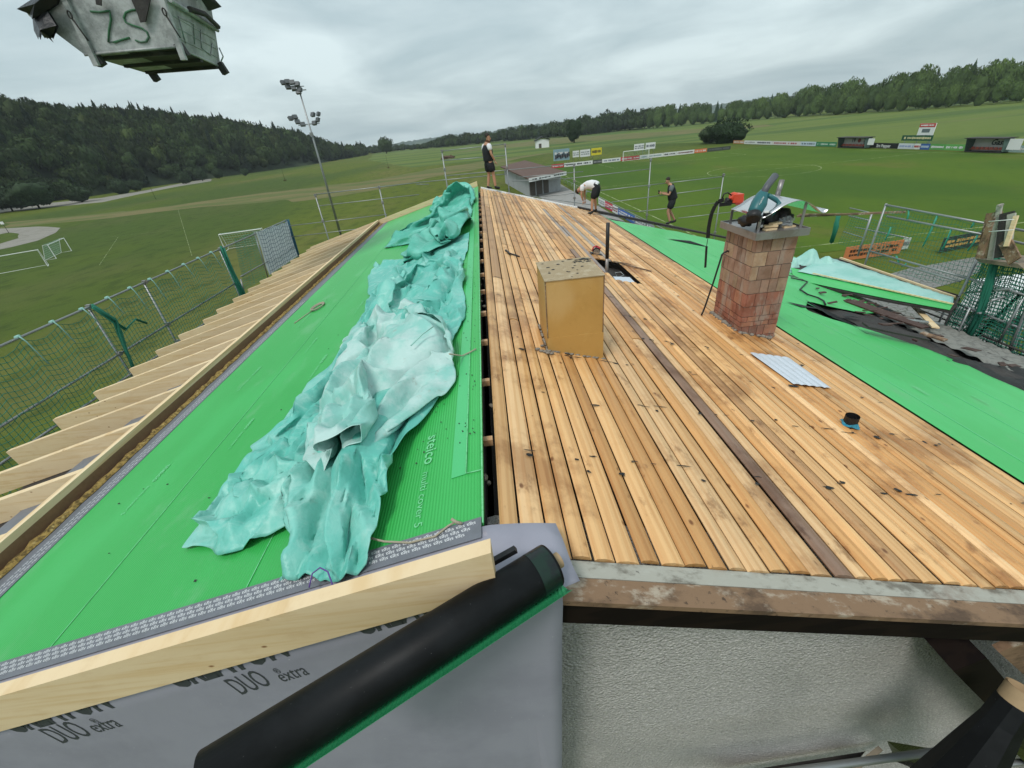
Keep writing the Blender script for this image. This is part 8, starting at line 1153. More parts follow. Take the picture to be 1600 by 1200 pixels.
FOLDS={'near':[([(545,745),(560,800),(590,870)],.07,.06),([(575,735),(600,790),(608,850)],.08,.05),([(600,730),(617,770),(615,810)],.06,.05),([(577,470),(520,600),(440,700),(350,800)],.06,.08),([(490,640),(430,740),(350,845)],.05,.06),([(520,700),(470,760),(390,840)],.07,.06),([(505,745),(490,800),(440,830)],.06,.06),([(640,650),(620,710),(605,745)],.07,.07),([(500,850),(470,900),(440,930)],.05,.05),([(545,860),(535,905),(530,925)],.05,.04),([(575,870),(580,905)],.04,.04),([(600,440),(650,430),(705,445)],.09,.12),([(590,480),(640,455),(690,460)],.08,.12)],
 'grey':[([(487,690),(545,600),(575,575)],.08,.07),([(545,722),(575,650),(592,598),(618,575)],.09,.06),([(515,735),(530,690),(560,640)],.06,.05),([(570,705),(610,645),(660,600),(705,572)],.06,.05),([(575,560),(640,525),(695,545)],.07,.09)]}
CR={'near':(.68,16,20),'grey':(.68,16,20),'far':(.6,4,8)}
ta=thing('tarpaulin','long crumpled turquoise tarpaulin on the green slope with one flap spread to the lower left','tarpaulin',LP(560,600))
cloth('near','sheet',M['tarp'],ta,.055,3,.006)
tg=thing('tarpaulin','paler grey-green weathered tarpaulin bunched in a lump on top of the turquoise one','tarpaulin',LP(600,600))
cloth('grey','sheet',M['tarp_grey'],tg,.045,8,.008)
tf=thing('tarpaulin','deep green tarpaulin heaped at the far end of the ridge by the standing man','tarpaulin',LP(680,330))
cloth('far','sheet',M['tarp_deep'],tf,.09,15,.022)
# ties and ropes
def lropes(pts,r,m,parent,name,h=.03):
    mb=MB(); mb.tube([LP(x,y,hh) for x,y,hh in pts],r,7); return mb.build(name,m,parent)
lropes([(552,843,.05),(575,840,.06),(600,846,.05),(640,848,.03),(680,838,.03),(700,822,.03),(712,815,.05)],.006,M['rope'],ta,'rope')
lropes([(705,811,.07),(713,816,.05),(722,818,.03)],.009,M['rope'],ta,'rope')
lropes([(702,553,.2),(722,556,.03),(735,550,.02),(744,545,.02)],.007,M['rope'],ta,'rope')
lropes([(520,915,.10),(512,893,.11),(500,887,.11),(488,896,.10),(483,918,.08)],.004,M['purple'],ta,'string')
m1=MB(); g=np.random.default_rng(2); c_=LP(462,829,.07)
for i in range(26):
    d=A(g.normal(),g.normal(),abs(g.normal())*.6); d/=np.linalg.norm(d); m1.tube([c_,c_+d*.02,c_+d*.035+A(0,-.01,-.01)],.0022,4)
m1.build('string_tuft',M['purple'],ta)
lropes([(642,540,.34),(660,522,.36),(677,510,.36)],.007,M['netpale'],tg,'cord')
rc=thing('rope_coil','small loop of grey rope lying alone on the green sheet left of the tarpaulin','rope',LP(497,480))
m1=MB(); c=LP(497,481); 
for k in range(3): m1.tube([A(c[0]+(.10+.012*k)*math.cos(t),c[1]+(.16+.02*k)*math.sin(t),zl(c[0]+.1*math.cos(t))+.02+.008*k) for t in np.linspace(.3*k,6.1+.3*k,22)],.010,6)
m1.tube([LP(487,486,.02),LP(475,494,.015),LP(460,505,.012)],.008,6); m1.build('loop',M['rope'],rc)
# ================================================================== ROLL OF BLACK SHEET
pa_,pb_=dep(862,882,1.93),dep(325,1222,1.38); ax=(pb_-pa_)/np.linalg.norm(pb_-pa_)
rl=thing('membrane_roll','thick black roll of roofing sheet leaning diagonally across the near gable','roll',pa_)
m1=MB(); rr_=.098
m1.tube([pa_,pa_+ax*.004,pa_+ax*.5,pb_],[rr_*.97,rr_,rr_,rr_*1.0],40); m1.build('roll',M['roll'],rl)
m1=MB(); m1.tube([pa_-ax*.045,pa_-ax*.001],.036,24,cap=False); m1.tube([pa_-ax*.045,pa_-ax*.001],.031,24,cap=False); 
m1.build('core',M['card'],rl)
sd=np.cross(ax,FW); sd/=np.linalg.norm(sd); 
if sd[2]>0: sd=-sd
fw_=np.cross(sd,ax); 
Gq=np.zeros((60,7,3))
for i,t in enumerate(np.linspace(-.012,np.linalg.norm(pb_-pa_),60)):
    for j in range(7):
        a_=R(25-15*j); rad=rr_+.004+(.0035*j*(1-.55*t/1.3))
        w__=(.0+.0045*j*j*.28)
        Gq[i,j]=pa_+ax*t+sd*(math.cos(a_)*rad+w__)+fw_*0+(-FW+ (FW@ax)*ax)*(math.sin(a_)*-rad)
m1=MB(); m1.grid(Gq,thick=.002,nrm=tuple(-FW)); m1.build('green_edge',M['gedge'],rl)
m1=MB(); m1.tube([pa_+ax*.012,pa_+ax*.10],rr_+.0012,40,cap=False); m1.build('sheen_tint_wrap',mat('sheen_tint_wrap',(.010,.009,.013),.3,layers=[('rough',3,one,(.01,.03,.02),.45,.6,.8),('rough',9,one,(.06,.035,.07),.55,.68,.7)],spec=.3),rl)  # purple sheen of the roll end is put into the colour
bt=thing('black_bar','short black square bar sticking out past the end of the pale timber','bar',yp(790,870,ybk))
m1=MB(); m1.beam(yp(752,888,ybk+.03),yp(806,858,ybk+.05),.026,.026); m1.build('bar',M['black'],bt)
# second roll, lower right
pa2,pb2=dep(1588,1098,2.35),dep(1478,1245,2.5); ax2=(pb2-pa2)/np.linalg.norm(pb2-pa2)
r2=thing('membrane_roll','black roll with a cardboard core standing in the dark lower right corner','roll',pa2)
m1=MB(); m1.tube([pa2,pa2*.8+pb2*.2,pa2*.5+pb2*.5,pb2],[.083,.088,.12,.17],9,smooth=False); m1.build('roll',M['roll'],r2)
m1=MB(); m1.tube([pa2-ax2*.09,pa2+ax2*.01],.078,28,cap=False); m1.tube([pa2-ax2*.09,pa2+ax2*.01],.070,28,cap=False); m1.build('core',M['card'],r2)
fo_=thing('foil_sheet','loose black foil crumpled around the roll in the lower right corner','foil',yp(1430,1160,1.25))
m1=MB()
def fp(*q): return [yp(x,y,Y) for x,y,Y in q]
for P in (fp((1386,1158,1.2),(1470,1172,1.2),(1425,1200,1.15),(1400,1190,1.3)),fp((1470,1175,1.1),(1515,1145,1.0),(1522,1125,1.0),(1560,1090,1.0),(1575,1230,.9),(1470,1230,1.0)),fp((1555,1090,.95),(1562,1130,.9),(1580,1230,.8),(1530,1230,.9)),fp((1575,1165,1.2),(1640,1230,1.2),(1640,1100,1.1),(1590,1130,1.2))):
    c=sum(P)/len(P); n_=len(P); m1.add(P+[c+A(0,-.05,0)],[(i,(i+1)%n_,n_) for i in range(n_)])
m1.build('foil',M['foil'],fo_)
st=thing('scaffold','scaffold tube and deck edge below the rough plaster gable','scaffold',yp(1340,1185,1.1))
m1=MB(); m1.tube([yp(1050,1230,1.1),yp(1480,1172,1.1)],.026,14); m1.build('tube',M['steel'],st); m1=MB(); m1.tube([yp(1480,1205,1.25),yp(1680,1180,1.25)],.026,14); m1.build('tube',M['steel'],st)
m1=MB(); P=fp((1140,1208,1.42),(1352,1174,1.42),(1335,1196,1.25),(1300,1230,1.2),(1100,1240,1.2)); m1.prism(P,(0,0,-.04)); m1.build('deck',M['felt'],st)
m1=MB(); m1.beam(yp(1330,1205,1.3),yp(1375,1170,1.42),.04,.04); m1.build('timber',M['scaldeck'],st)
# ================================================================== CHIMNEY
c0=RP(1113,489); c1=RP(1156,519); c2=RP(1208,528)
cx0,cx1=c1[0]-.02,c2[0]; cy0,cy1=(c1[1]+c2[1])/2,c0[1]
ctop=vt(A(cx0,cy0,0),1185,373)[2]; cw,cdp=cx1-cx0,cy1-cy0; ccx,ccy=(cx0+cx1)/2,(cy0+cy1)/2
ch=thing('chimney','square brick chimney with a metal-edged slab and a curved metal hood','chimney',(ccx,ccy,zr(cx0)))
m1=MB(); m1.box((ccx,ccy,(ctop+6.6)/2),(cw-.016,cdp-.016,ctop-6.6)); m1.build('mortar_core',M['mortar'],ch)
m1=MB(); z=zr(cx1)-.15; gb=np.random.default_rng(4); row=0
hs_=[.075,.16,.16,.075,.085,.16,.20,.20,.20,.20,.2]
while z<ctop-.02:
    hh=min(hs_[min(row,10)],ctop-z); 
    for side in range(4):
        L_=cw if side%2==0 else cdp; u=0.
        off=.0 if row%2 else -.09
        u=off
        while u<L_-.01:
            bw=(.105 if gb.random()<.4 else .17)*(1+.2*gb.random()); a_,b_=max(0,u),min(L_,u+bw)
            if b_-a_>.02:
                mid=(a_+b_)/2; 
                hi=z>zr(cx0)+.55
                col=A(.33,.135,.09) if not hi else A(.34,.215,.155)
                if gb.random()<.18: col=col*A(1.15,1.3,1.2)
                if gb.random()<.2: col=col*.8
                col=col*(.88+.24*gb.random()); d_=.006*gb.random()
                if side==0: m1.box((cx0+mid,cy0+.02-d_,z+hh/2),(b_-a_-.010,.05,hh-.010),tint=col)
                elif side==2: m1.box((cx0+mid,cy1-.02+d_,z+hh/2),(b_-a_-.010,.05,hh-.010),tint=col)
                elif side==3: m1.box((cx0+.02-d_,cy0+mid,z+hh/2),(.05,b_-a_-.010,hh-.010),tint=col)
                else: m1.box((cx1-.02+d_,cy0+mid,z+hh/2),(.05,b_-a_-.010,hh-.010),tint=col)
            u+=bw
    z+=hh; row+=1
m1.build('brickwork',M['brick'],ch)
m1=MB(); 
for i in range(80):
    t=gb.random()*2*(cw+cdp)
    if t<cw: P=(cx0+t,cy0-.03)
    elif t<cw+cdp: P=(cx0-.03,cy0+t-cw)
    elif t<2*cw+cdp: P=(cx1-(t-cw-cdp),cy1+.03)
    else: P=(cx1+.03,cy1-(t-2*cw-cdp))
    m1.ball((P[0],P[1],zr(P[0])+.005),.02+.025*gb.random(),1,squash=(1.2,1.2,.8))
m1.build('mortar_bed',M['mortar'],ch)
ov=.075
m1=MB(); m1.box((ccx,ccy,ctop+.045),(cw+2*ov,cdp+2*ov,.05)); 
for sx__,sy__,wx,wy in ((0,-1,cw+2*ov+.02,.012),(0,1,cw+2*ov+.02,.012)): m1.box((ccx,ccy+sy__*(cdp/2+ov+.006),ctop+.045),(wx,wy,.095))
for s__ in (-1,1): m1.box((ccx+s__*(cw/2+ov+.006),ccy,ctop+.045),(.012,cdp+2*ov,.095))
m1.build('slab',M['zinc'],ch)
# curved hood
YF0=cy0-.02; prof=[(1192,341),(1208,333),(1224,321),(1245,313),(1256,313),(1267,317),(1277,325),(1285,333),(1290,332),(1295,327)]
pr3=[yp(x,y,YF0) for x,y in prof]; xs_=[p[0] for p in pr3]; zs_=[p[2] for p in pr3]
lx=xs_[0]; depth=vt(A(lx,cy1,0),1124,319)
YB0=cy1+.0
pr_s=[]; 
for i in range(len(prof)-1):
    for t in np.linspace(0,1,4)[:-1]: pr_s.append((xs_[i]*(1-t)+xs_[i+1]*t,zs_[i]*(1-t)+zs_[i+1]*t))
pr_s.append((xs_[-1],zs_[-1])); pr_s=np.array(pr_s)
for _ in range(2): pr_s[1:-1]=(pr_s[:-2]+2*pr_s[1:-1]+pr_s[2:])/4
Gh=np.zeros((len(pr_s),8,3))
for i,(x_,z_) in enumerate(pr_s):
    for j,yy in enumerate(np.linspace(YF0,YB0,8)): Gh[i,j]=(x_,yy,z_)
m1=MB(); m1.grid(Gh,thick=.006); hood_=m1.build('hood',M['stm'],ch)
m1=MB(); 
def hz(x): return np.interp(x,pr_s[:,0],pr_s[:,1])
for x_ in (cx0+.0,cx1+.02):
    for y_ in (cy0+.03,cy1-.05): m1.beam(A(x_,y_,ctop+.06),A(x_+.0,y_,hz(x_)-.004),.035,.012,up=(0,1,0))
m1.build('hood_strut',M['zinc'],hood_)
# things on the chimney
def on(px,py,Y): return yp(px,py,Y)
Yb=cy0+.16
lb=thing('leaf_blower','teal cordless leaf blower lying on the chimney hood','leaf blower',on(1190,325,Yb))
m1=MB(); m1.tube([on(1178,337,Yb-.1),on(1180,330,Yb-.06),on(1186,318,Yb),on(1191,305,Yb+.06),on(1194,298,Yb+.1)],[.06,.09,.10,.075,.045],16)
m1.tube([on(1200,305,Yb),on(1212,312,Yb),on(1218,318,Yb-.04),on(1210,330,Yb-.08),on(1200,338,Yb-.1)],[.028,.03,.028,.03,.04],10); m1.build('housing',M['teal'],lb)
m1=MB(); m1.tube([on(1192,303,Yb+.04),on(1200,289,Yb+.12),on(1211,275,Yb+.22)],[.045,.045,.048],14); m1.build('nozzle',M['black'] if 0 else mat('grey_plastic',(.085,.09,.1),.45),lb)
m1=MB(); m1.tube([on(1177,343,Yb-.16),on(1178,334,Yb-.10)],[.085,.09],16); 
for k in range(4): m1.tube([on(1174,334+3*k,Yb-.15),on(1188,337+3*k,Yb-.15)],.006,5)
m1.build('intake_grille',M['black'],lb)
m1=MB(); m1.box(on(1199,337,Yb-.14),(.09,.06,.07)); m1.build('battery',M['black'],lb)
m1=MB(); m1.box(on(1197,331,Yb-.17),(.06,.03,.02)); m1.build('label_plate',M['paintw'],lb)
text('makita',.045,on(1187,321,Yb-.11),on(1196,304,Yb-.06)-on(1187,321,Yb-.11),(-.5,0,.8),M['paintw'],lb,bold=.01)
bb_=thing('black_bag','black tool bag stuffed under the chimney hood','bag',on(1215,340,cy0+.3)); vs_,fs_=ICO[3]; m1=MB()
for px_,py_,sz_ in ((1200,343,.13),(1222,340,.14),(1165,345,.09)): m1.add(vs_*(1+.35*fbm(vs_,1.8,3,px_)[:,None])*A(sz_,.12,sz_*.85)+on(px_,py_,cy0+.32),fs_,smooth=True)
m1.build('bag',M['black'],bb_)
lb2=thing('pipe_offcut','short grey pipe offcut upright behind the leaf blower','pipe',on(1216,300,cy1-.1))
m1=MB(); m1.tube([on(1214,308,cy1-.12),on(1222,281,cy1-.08)],.035,14); m1.build('pipe',M['zinc'],lb2)
cs=thing('chainsaw','small orange chainsaw with black bar on the left edge of the chimney hood','chainsaw',on(1150,312,cy1-.15))
m1=MB(); yy=cy1-.15; m1.tube([on(1143,305,yy),on(1149,309,yy),on(1155,313,yy),on(1158,312,yy+.02)],[.05,.07,.07,.05],8); m1.box(on(1150,309,yy),(.14,.15,.11)); m1.build('housing',M['red'],cs)
m1=MB(); m1.tube([on(1128,311,yy),on(1131,303,yy),on(1137,301,yy),on(1144,306,yy)],.010,6); m1.tube([on(1134,313,yy),on(1141,314,yy)],[.04,.03],8); m1.box(on(1143,315,yy),(.07,.1,.05)); m1.build('handle',M['black'],cs)
m1=MB(); m1.beam(on(1143,318,yy-.05),on(1124,320,yy-.05),.012,.05); m1.build('guide_bar',M['black'],cs)
sr=thing('strap','black webbing strap hanging from the left edge of the chimney hood','strap',on(1115,340,cy1-.2))
m1=MB(); pts=[(1131,312),(1122,315),(1117,322),(1112,333),(1109,346),(1107,358),(1106,372)]
for a_,b_ in zip(pts[:-1],pts[1:]): m1.beam(on(a_[0],a_[1],cy1-.2),on(b_[0],b_[1],cy1-.2),.055,.006,up=(0,-1,0))
m1.tube([on(1106,372,cy1-.2),on(1104,385,cy1-.2)],.005,5); m1.beam(on(1104,385,cy1-.2),on(1102,418,cy1-.2),.03,.012,up=(0,-1,0)); m1.build('webbing',M['black'],sr)
m1=MB(); wq=thing('wood_offcuts','small stack of wood offcuts on the chimney slab under the hood','offcuts',on(1205,355,cy0+.1))
for i,(x_,y_,r_) in enumerate(((1203,358,.1),(1204,353,-.2),(1212,349,.3),(1232,354,.1),(1224,358,-.1))): m1.box(on(x_,y_,cy0+.1+.02*i),(.17,.07,.025),ax=((math.cos(r_),math.sin(r_),0),(-math.sin(r_),math.cos(r_),0),(0,0,1)))
m1.build('offcut',M['spruce'],wq)['label']='pale wood blocks'
bx_=thing('paint_can','black can with a pale lid standing on the chimney slab','can',on(1170,352,cy0+.35))
m1=MB(); P=A(cx0+.12,cy0+.2,ctop+.075); m1.tube([P,P+A(0,0,.11)],.045,16); m1.build('can_body',M['black'],bx_)
m1=MB(); m1.tube([P+A(-.0,-.046,.05),P+A(0,-.049,.05)],.02,10); m1.build('sticker',M['paintw'],bx_)
bg_=thing('clear_bag','crumpled clear plastic bag on the chimney slab','bag',on(1225,345,cy0+.2))
vs_,fs_=ICO[3]; m1=MB(); m1.add(vs_*(1+.5*fbm(vs_,2.6,3,4)[:,None])*A(.10,.09,.07)+on(1226,347,cy0+.2),fs_,smooth=False)
mp_=mat('clear_plastic',(.5,.54,.56),.2); mp_.node_tree.nodes['Principled BSDF'].inputs['Alpha'].default_value=.45 if 'Principled BSDF' in mp_.node_tree.nodes else 1
m1.build('bag',mp_,bg_)
# crowbar
cb_=thing('crowbar','long dark crowbar leaning against the left side of the chimney','crowbar',RP(1097,492))
P0=RP(1098,490,.02); pts=[P0+A(-.03,-.02,-.01),P0+A(.0,0,.03)]
for q in ((1102,478),(1115,440),(1126,405),(1128,398)): 
    t=(490-q[1])/92; pts.append(yp(q[0],q[1],P0[1]*(1-t)+(cy1-.15)*t))
pts+= [yp(1131,395,cy1-.15),yp(1137,392,cy1-.15),yp(1140,394,cy1-.15)]
m1=MB(); m1.tube(pts,.014,8); m1.build('bar',M['black'],cb_)
# ================================================================== OCHRE DUCT BOX
b0,b1=RP(857,548),RP(941,560); ybx=(b0[1]+b1[1])/2; bx0,bx1=b0[0],b1[0]
tz=(vt(A(bx0,ybx,0),851,441)[2]+vt(A(bx1,ybx,0),943,429)[2])/2; byb=(gz(838,412,tz)[1]+gz(918,401,tz)[1])/2
dbx=thing('duct_box','tall ochre panelled box with a dirty flat top standing on the bare boards','duct box',((bx0+bx1)/2,(ybx+byb)/2,zr(bx0)))
m1=MB(); zb=zr(bx1)-.1
m1.box(((bx0+bx1)/2,(ybx+byb)/2,(zb+tz-.004)/2),(bx1-bx0-.004,byb-ybx-.004,tz-.004-zb)); m1.build('panel',M['ochre'],dbx)
m1=MB(); m1.box(((bx0+bx1)/2,ybx-.004,(zb+zr((bx0+bx1)/2)+.24)/2),(bx1-bx0+.01,.008,zr((bx0+bx1)/2)+.22-zb)); m1.build('lower_panel',M['ochre'],dbx)
m1=MB(); m1.box(((bx0+bx1)/2,(ybx+byb)/2,tz+.001),(bx1-bx0+.012,byb-ybx+.012,.008)); m1.build('top_panel',M['boxtop'],dbx)
m1=MB()
for x_ in (bx0,bx1): m1.box((x_,ybx-.002,(zb+tz)/2),(.008,.010,tz-zb))
m1.build('corner_trim',M['brownb'],dbx)
m1=MB()
for i in range(20): splat(m1,(bx0+.03+(bx1-bx0-.06)*gy.random(),ybx+(byb-ybx)*(.05+.9*gy.random())),.02*gy.random()+.006,.02*gy.random()+.006,lambda x:tz,.008,6)
for i in range(16): splat(m1,(bx0+(bx1-bx0)*(.55+.4*gy.random()),byb-.03-.16*gy.random()),.045*gy.random()+.01,.02,lambda x:tz,.010,6)
o=m1.build('bitumen_crumbs',M['tar'],dbx); o['kind']='stuff'
m1=MB()
for q in ((840,545),(846,548),(851,549),(856,551),(862,552),(848,540)): m1.ball(RP(*q,.012),.022,1,squash=(1.4,1,.6))
for i in range(34): xx=bx0-.02+(bx1-bx0+.03)*gy.random(); m1.ball((xx,ybx-.008,zr(xx)+.003),.010+.012*gy.random(),1,squash=(1.5,.8,.6))  # mortar along the foot doubles as a painted dark contact ring
for i in range(20): yy=ybx+(byb-ybx)*gy.random(); m1.ball((bx0-.01,yy,zr(bx0)+.003),.012+.014*gy.random(),1,squash=(.8,1.5,.6))
m1.build('mortar_contact_shade',M['mortar'],dbx)
# ================================================================== SMALL ROOF THINGS
P=RP(948,424); tp_=vt(P,950,348); vp_=thing('vent_pipe','slim dark vent pipe standing upright in the opening behind the ochre box','pipe',P)
m1=MB(); m1.tube([P+A(0,0,-.12),A(P[0],P[1],P[2]*.72+tp_[2]*.28)],.031,14); m1.build('base_sleeve',M['zinc'],vp_)
m1=MB(); m1.tube([A(P[0],P[1],P[2]*.72+tp_[2]*.28),A(P[0],P[1],tp_[2])],.035,14); m1.build('pipe',M['black'],vp_)
P=RP(1327,664); vs2=thing('vent_stub','short black vent stub wrapped in blue tape near the green edge','vent',P)
m1=MB(); m1.tube([P+A(0,0,-.02),P+A(0,0,.115)],.062,24,cap=False); m1.tube([P+A(0,0,.115),P+A(0,0,.02)],.054,24,cap=False); m1.tube([P+A(0,0,.0),P+A(0,0,.03)],.054,24); m1.build('pipe',M['black'],vs2)
bl=flat('blue_tape',(.03,.22,.32),.4)
m1=MB(); n_=16
ring=[P+A(math.cos(a)*.066,math.sin(a)*.066,.045+.01*math.sin(3*a)) for a in np.linspace(0,2*math.pi,n_,endpoint=False)]
ring2=[A(P[0]+math.cos(a)*(.09+.02*math.sin(4*a)),P[1]+math.sin(a)*(.085+.015*math.cos(5*a)),zr(P[0]+math.cos(a)*.09)+.010) for a in np.linspace(0,2*math.pi,n_,endpoint=False)]
m1.add(ring+ring2,[(i,(i+1)%n_,n_+(i+1)%n_,n_+i)[::-1] for i in range(n_)]); m1.build('tape_collar',bl,vs2)
Q=[RP(*q,.02) for q in ((1172,551),(1233,559),(1300,607),(1240,600))]; cs_=thing('corrugated_panel','small silver corrugated panel lying on the boards below the chimney','panel',sum(Q)/4)
Gc=np.zeros((41,6,3))
for i in range(41):
    for j in range(6):
        s_,t_=i/40,j/5; p_=(Q[0]*(1-s_)+Q[1]*s_)*(1-t_)+(Q[3]*(1-s_)+Q[2]*s_)*t_; Gc[i,j]=p_+A(0,0,.010*abs(math.sin(s_*5*math.pi)))
m1=MB(); m1.grid(Gc[::-1],thick=.002,smooth=False); m1.build('panel',M['alu'],cs_)
P=RP(931,397); cs2=thing('circular_saw','small red hand-held circular saw left on the boards beside the opening','saw',P)
m1=MB(); m1.tube([P+A(-.02,0,.10),P+A(.05,.02,.13),P+A(.10,.03,.10)],[.035,.05,.035],10); m1.tube([P+A(-.09,-.02,.09),P+A(-.06,-.02,.17),P+A(.02,.0,.18),P+A(.05,.01,.13)],.018,8); m1.build('motor',M['dred'],cs2)
m1=MB(); m1.box(P+A(0,0,.015),(.28,.15,.008),ax=((1,0,-SR),(0,1,0),(SR,0,1))); m1.tube([P+A(.0,-.055,.07),P+A(0,-.035,.07)],.085,20); m1.build('base_plate',M['black'],cs2)
m1=MB(); m1.tube([P+A(0,-.066,.06),P+A(0,-.063,.06)],.075,24); m1.build('blade',M['stm'],cs2)
sl_=thing('batten','thin brown batten lying loose across the boards beside the opening','batten',RP(990,415)); m1=MB(); m1.beam(RP(958,408,.03),RP(1018,424,.02),.035,.02); m1.beam(RP(965,409,.045),RP(986,413,.04),.03,.01); m1.build('batten',M['brownb'],sl_)
wb_=thing('loose_wire','bent grey wire lying in the roof opening','wire',RP(965,428,-.08)); m1=MB(); m1.tube([RP(961,426,-.05),RP(970,425,-.03),RP(975,430,-.04),RP(964,434,-.03),RP(961,427,-.03),RP(966,436,-.04)],.006,5); m1.build('wire',M['galv'],wb_)
m1=MB(); m1.prism([RP(958,432,-.02),RP(984,433,-.02),RP(992,441,-.02),RP(964,440,-.02)],(0,0,-.01)); m1.build('opening_trim',M['alu'],house)
for q in ((800,397),): 
    t=thing('hammer','small dark hammer lying on the boards close to the ridge','hammer',RP(*q)); m1=MB(); m1.beam(RP(790,391,.02),RP(797,397,.02),.03,.03); m1.build('head',M['black'],t); m1=MB(); m1.tube([RP(797,396,.02),RP(812,401,.015)],.014,6); m1.build('handle',M['black'],t)
# ================================================================== EAVE STRIP, DEBRIS, HEAP (right side)
ZE=5.46
E_=lambda x,y,z=ZE: gz(x,y,z)
m1=MB()
def spoly(mb,pts,th=.01,tint=None): mb.prism(pts,(0,0,-th),tint)
spoly(m1,[E_(*q) for q in ((1236,404),(1313,404),(1490,465),(1496,478),(1486,486),(1400,472),(1330,458),(1240,438))],.05); m1.build('eave_deck',M['felt'],house)
m1=MB(); spoly(m1,[E_(*q,ZE+.03) for q in ((1236,418),(1330,440),(1400,455),(1490,475),(1484,484),(1400,469),(1330,455),(1240,436))],.008); m1.build('green_sheeting',M['green2'],house)
pt=thing('tarpaulin','pale mint tarpaulin stretched flat along the outer right eave','tarpaulin',E_(1400,450))
m1=MB(); Q=[E_(1250,406,ZE+.06),E_(1312,405,ZE+.06),E_(1490,465,ZE+.06),E_(1489,473,ZE+.06),E_(1400,453,ZE+.06),E_(1262,424,ZE+.06)]
n1,n2=50,8; Gt=np.zeros((n1,n2,3)); a0,a1,b0_,b1_=E_(1290,400,ZE+.06),E_(1490,465,ZE+.06),E_(1246,424,ZE+.06),E_(1489,474,ZE+.06)
for i in range(n1):
    for j in range(n2):
        s_,t_=i/(n1-1),j/(n2-1); p_=(a0*(1-s_)+a1*s_)*(1-t_)+(b0_*(1-s_)+b1_*s_)*t_; p_[2]+=.02*noise(p_[:2],3)+.015*noise(p_[:2],9); Gt[i,j]=p_
m1.grid(Gt[::-1],thick=.004); m1.build('sheet',M['tarp_pale'],pt)
m1=MB(); m1.beam(E_(1313,403,ZE+.06),E_(1492,464,ZE+.06),.05,.05); m1.beam(E_(1270,427,ZE+.08),E_(1490,475,ZE+.08),.03,.03); m1.build('eave_batten',M['spruce_y'],house)
# heap of tarp behind the chimney
hp=thing('tarpaulin','dusty mint tarpaulin piled up behind the chimney at the right eave','tarpaulin',RP(1275,432))
hc=RP(1275,436); 
n1,n2=70,44; Gp=np.zeros((n1,n2,3)); W_=2.6
a_=RP(1232,436); b_=RP(1322,436); cx_,cy_=(a_[0]+b_[0])/2,(a_[1]+b_[1])/2
for i in range(n1):
    for j in range(n2):
        s_,t_=i/(n1-1)*2-1,j/(n2-1)*2-1; x_=cx_+s_*.95; y_=cy_+.5+t_*.75
        rr2=s_*s_+t_*t_; q_=A(s_*1.5,t_*1.2)
        h_=max(0,1-rr2)**.5*(.55+.9*max(0,noise(q_,1.3,3)+.15))+.0
        h_+=.35*math.exp(-((s_+.65)**2+(t_-.2)**2)/.05)+.42*math.exp(-((s_-.42)**2+(t_+.1)**2)/.06)+.10*noise(q_,3,7)*(rr2<1.1)
        Gp[i,j]=(x_+.12*noise(q_,2.,11),y_,max(zr(x_)+.03,zr(cx_)-.1+ .62*h_))
UV=np.stack(np.meshgrid(np.arange(n1)*.03,np.arange(n2)*.035,indexing='ij'),-1); Gp[...,2]+=crumple(UV,31,14,1.8,8,.07,.7,1.2)
m1=MB(); m1.grid(Gp); m1.build('sheet',M['tarp_pale'],hp)
# debris on the stripped strip
m1=MB(); Xd=np.linspace(7.35,10.2,30); Yd=np.linspace(5.8,12.6,60); Gd=np.zeros((30,60,3))
for i,x_ in enumerate(Xd):
    for j,y_ in enumerate(Yd): Gd[i,j]=(x_,y_,zr(x_)-.06+.10*fbm(A(x_,y_),1.1,4,3))
m1.grid(Gd.transpose(1,0,2)[::-1],smooth=False); m1.build('old_felt',M['felt'],house)
gd=np.random.default_rng(8)
def board(px,py,qx,qy,wd,m,name,label,h=.08,cat='board',group=None):
    a_,b_=RP(px,py,h),RP(qx,qy,h+.03); t=thing(name,label,cat,(a_+b_)/2,group); mb=MB(); mb.beam(a_,b_,wd,.03); mb.build('board',m,t)
board(1412,462,1462,512,.13,M['spruce'],'plank','light plank with dark stains lying across the old felt below the pale tarpaulin',.12)
board(1328,470,1430,506,.28,M['felt_brown'],'felt_strip','long reddish-brown strip of old roofing lying along the torn felt',.06,'roofing')
board(1405,498,1446,512,.2,M['felt_brown'],'felt_strip','short brown roofing piece at the lower end of the stripped strip',.1,'roofing')
board(1352,508,1447,528,.24,M['felt'],'felt_strip','thick black upturned edge of felt along the green sheet',.16,'roofing')
board(1418,500,1470,506,.16,M['galv'],'flashing','bent grey metal flashing lying beside the stained plank',.12,'flashing')
board(1440,520,1478,532,.12,M['brownb'],'plank','dark brown plank end under the scaffold net',.1)
tb_=thing('cardboard_tube','brown cardboard tube lying on the torn felt behind the chimney','tube',RP(1322,442)); m1=MB(); m1.tube([RP(1311,434,.1),RP(1333,451,.1)],.06,14); m1.build('tube',M['card'],tb_)
hs2=thing('cable','dark loop of cable on the green sheet right of the chimney','cable',RP(1270,455)); m1=MB(); m1.tube([RP(*q,.04) for q in ((1236,434),(1250,437),(1262,440),(1255,447),(1250,452),(1262,460),(1278,465),(1287,470),(1290,476))],.018,6); m1.build('cable',M['black'],hs2)
for i in range(46):
    pass
m1=MB()
for i in range(90):
    x_,y_=7.5+2.3*gd.random(),6+6*gd.random(); a=gd.random()*3.14
    if x_<7.75 or y_>10.5 or i%2: continue
    m1.box((x_,y_,zr(x_)+.03+.05*gd.random()),(.05+.25*gd.random(),.03+.1*gd.random(),.01+.02*gd.random()),ax=((math.cos(a),math.sin(a),-.2),(-math.sin(a),math.cos(a),.1*gd.normal()),(.2,0,1)),tint=(.3,.3,.3))
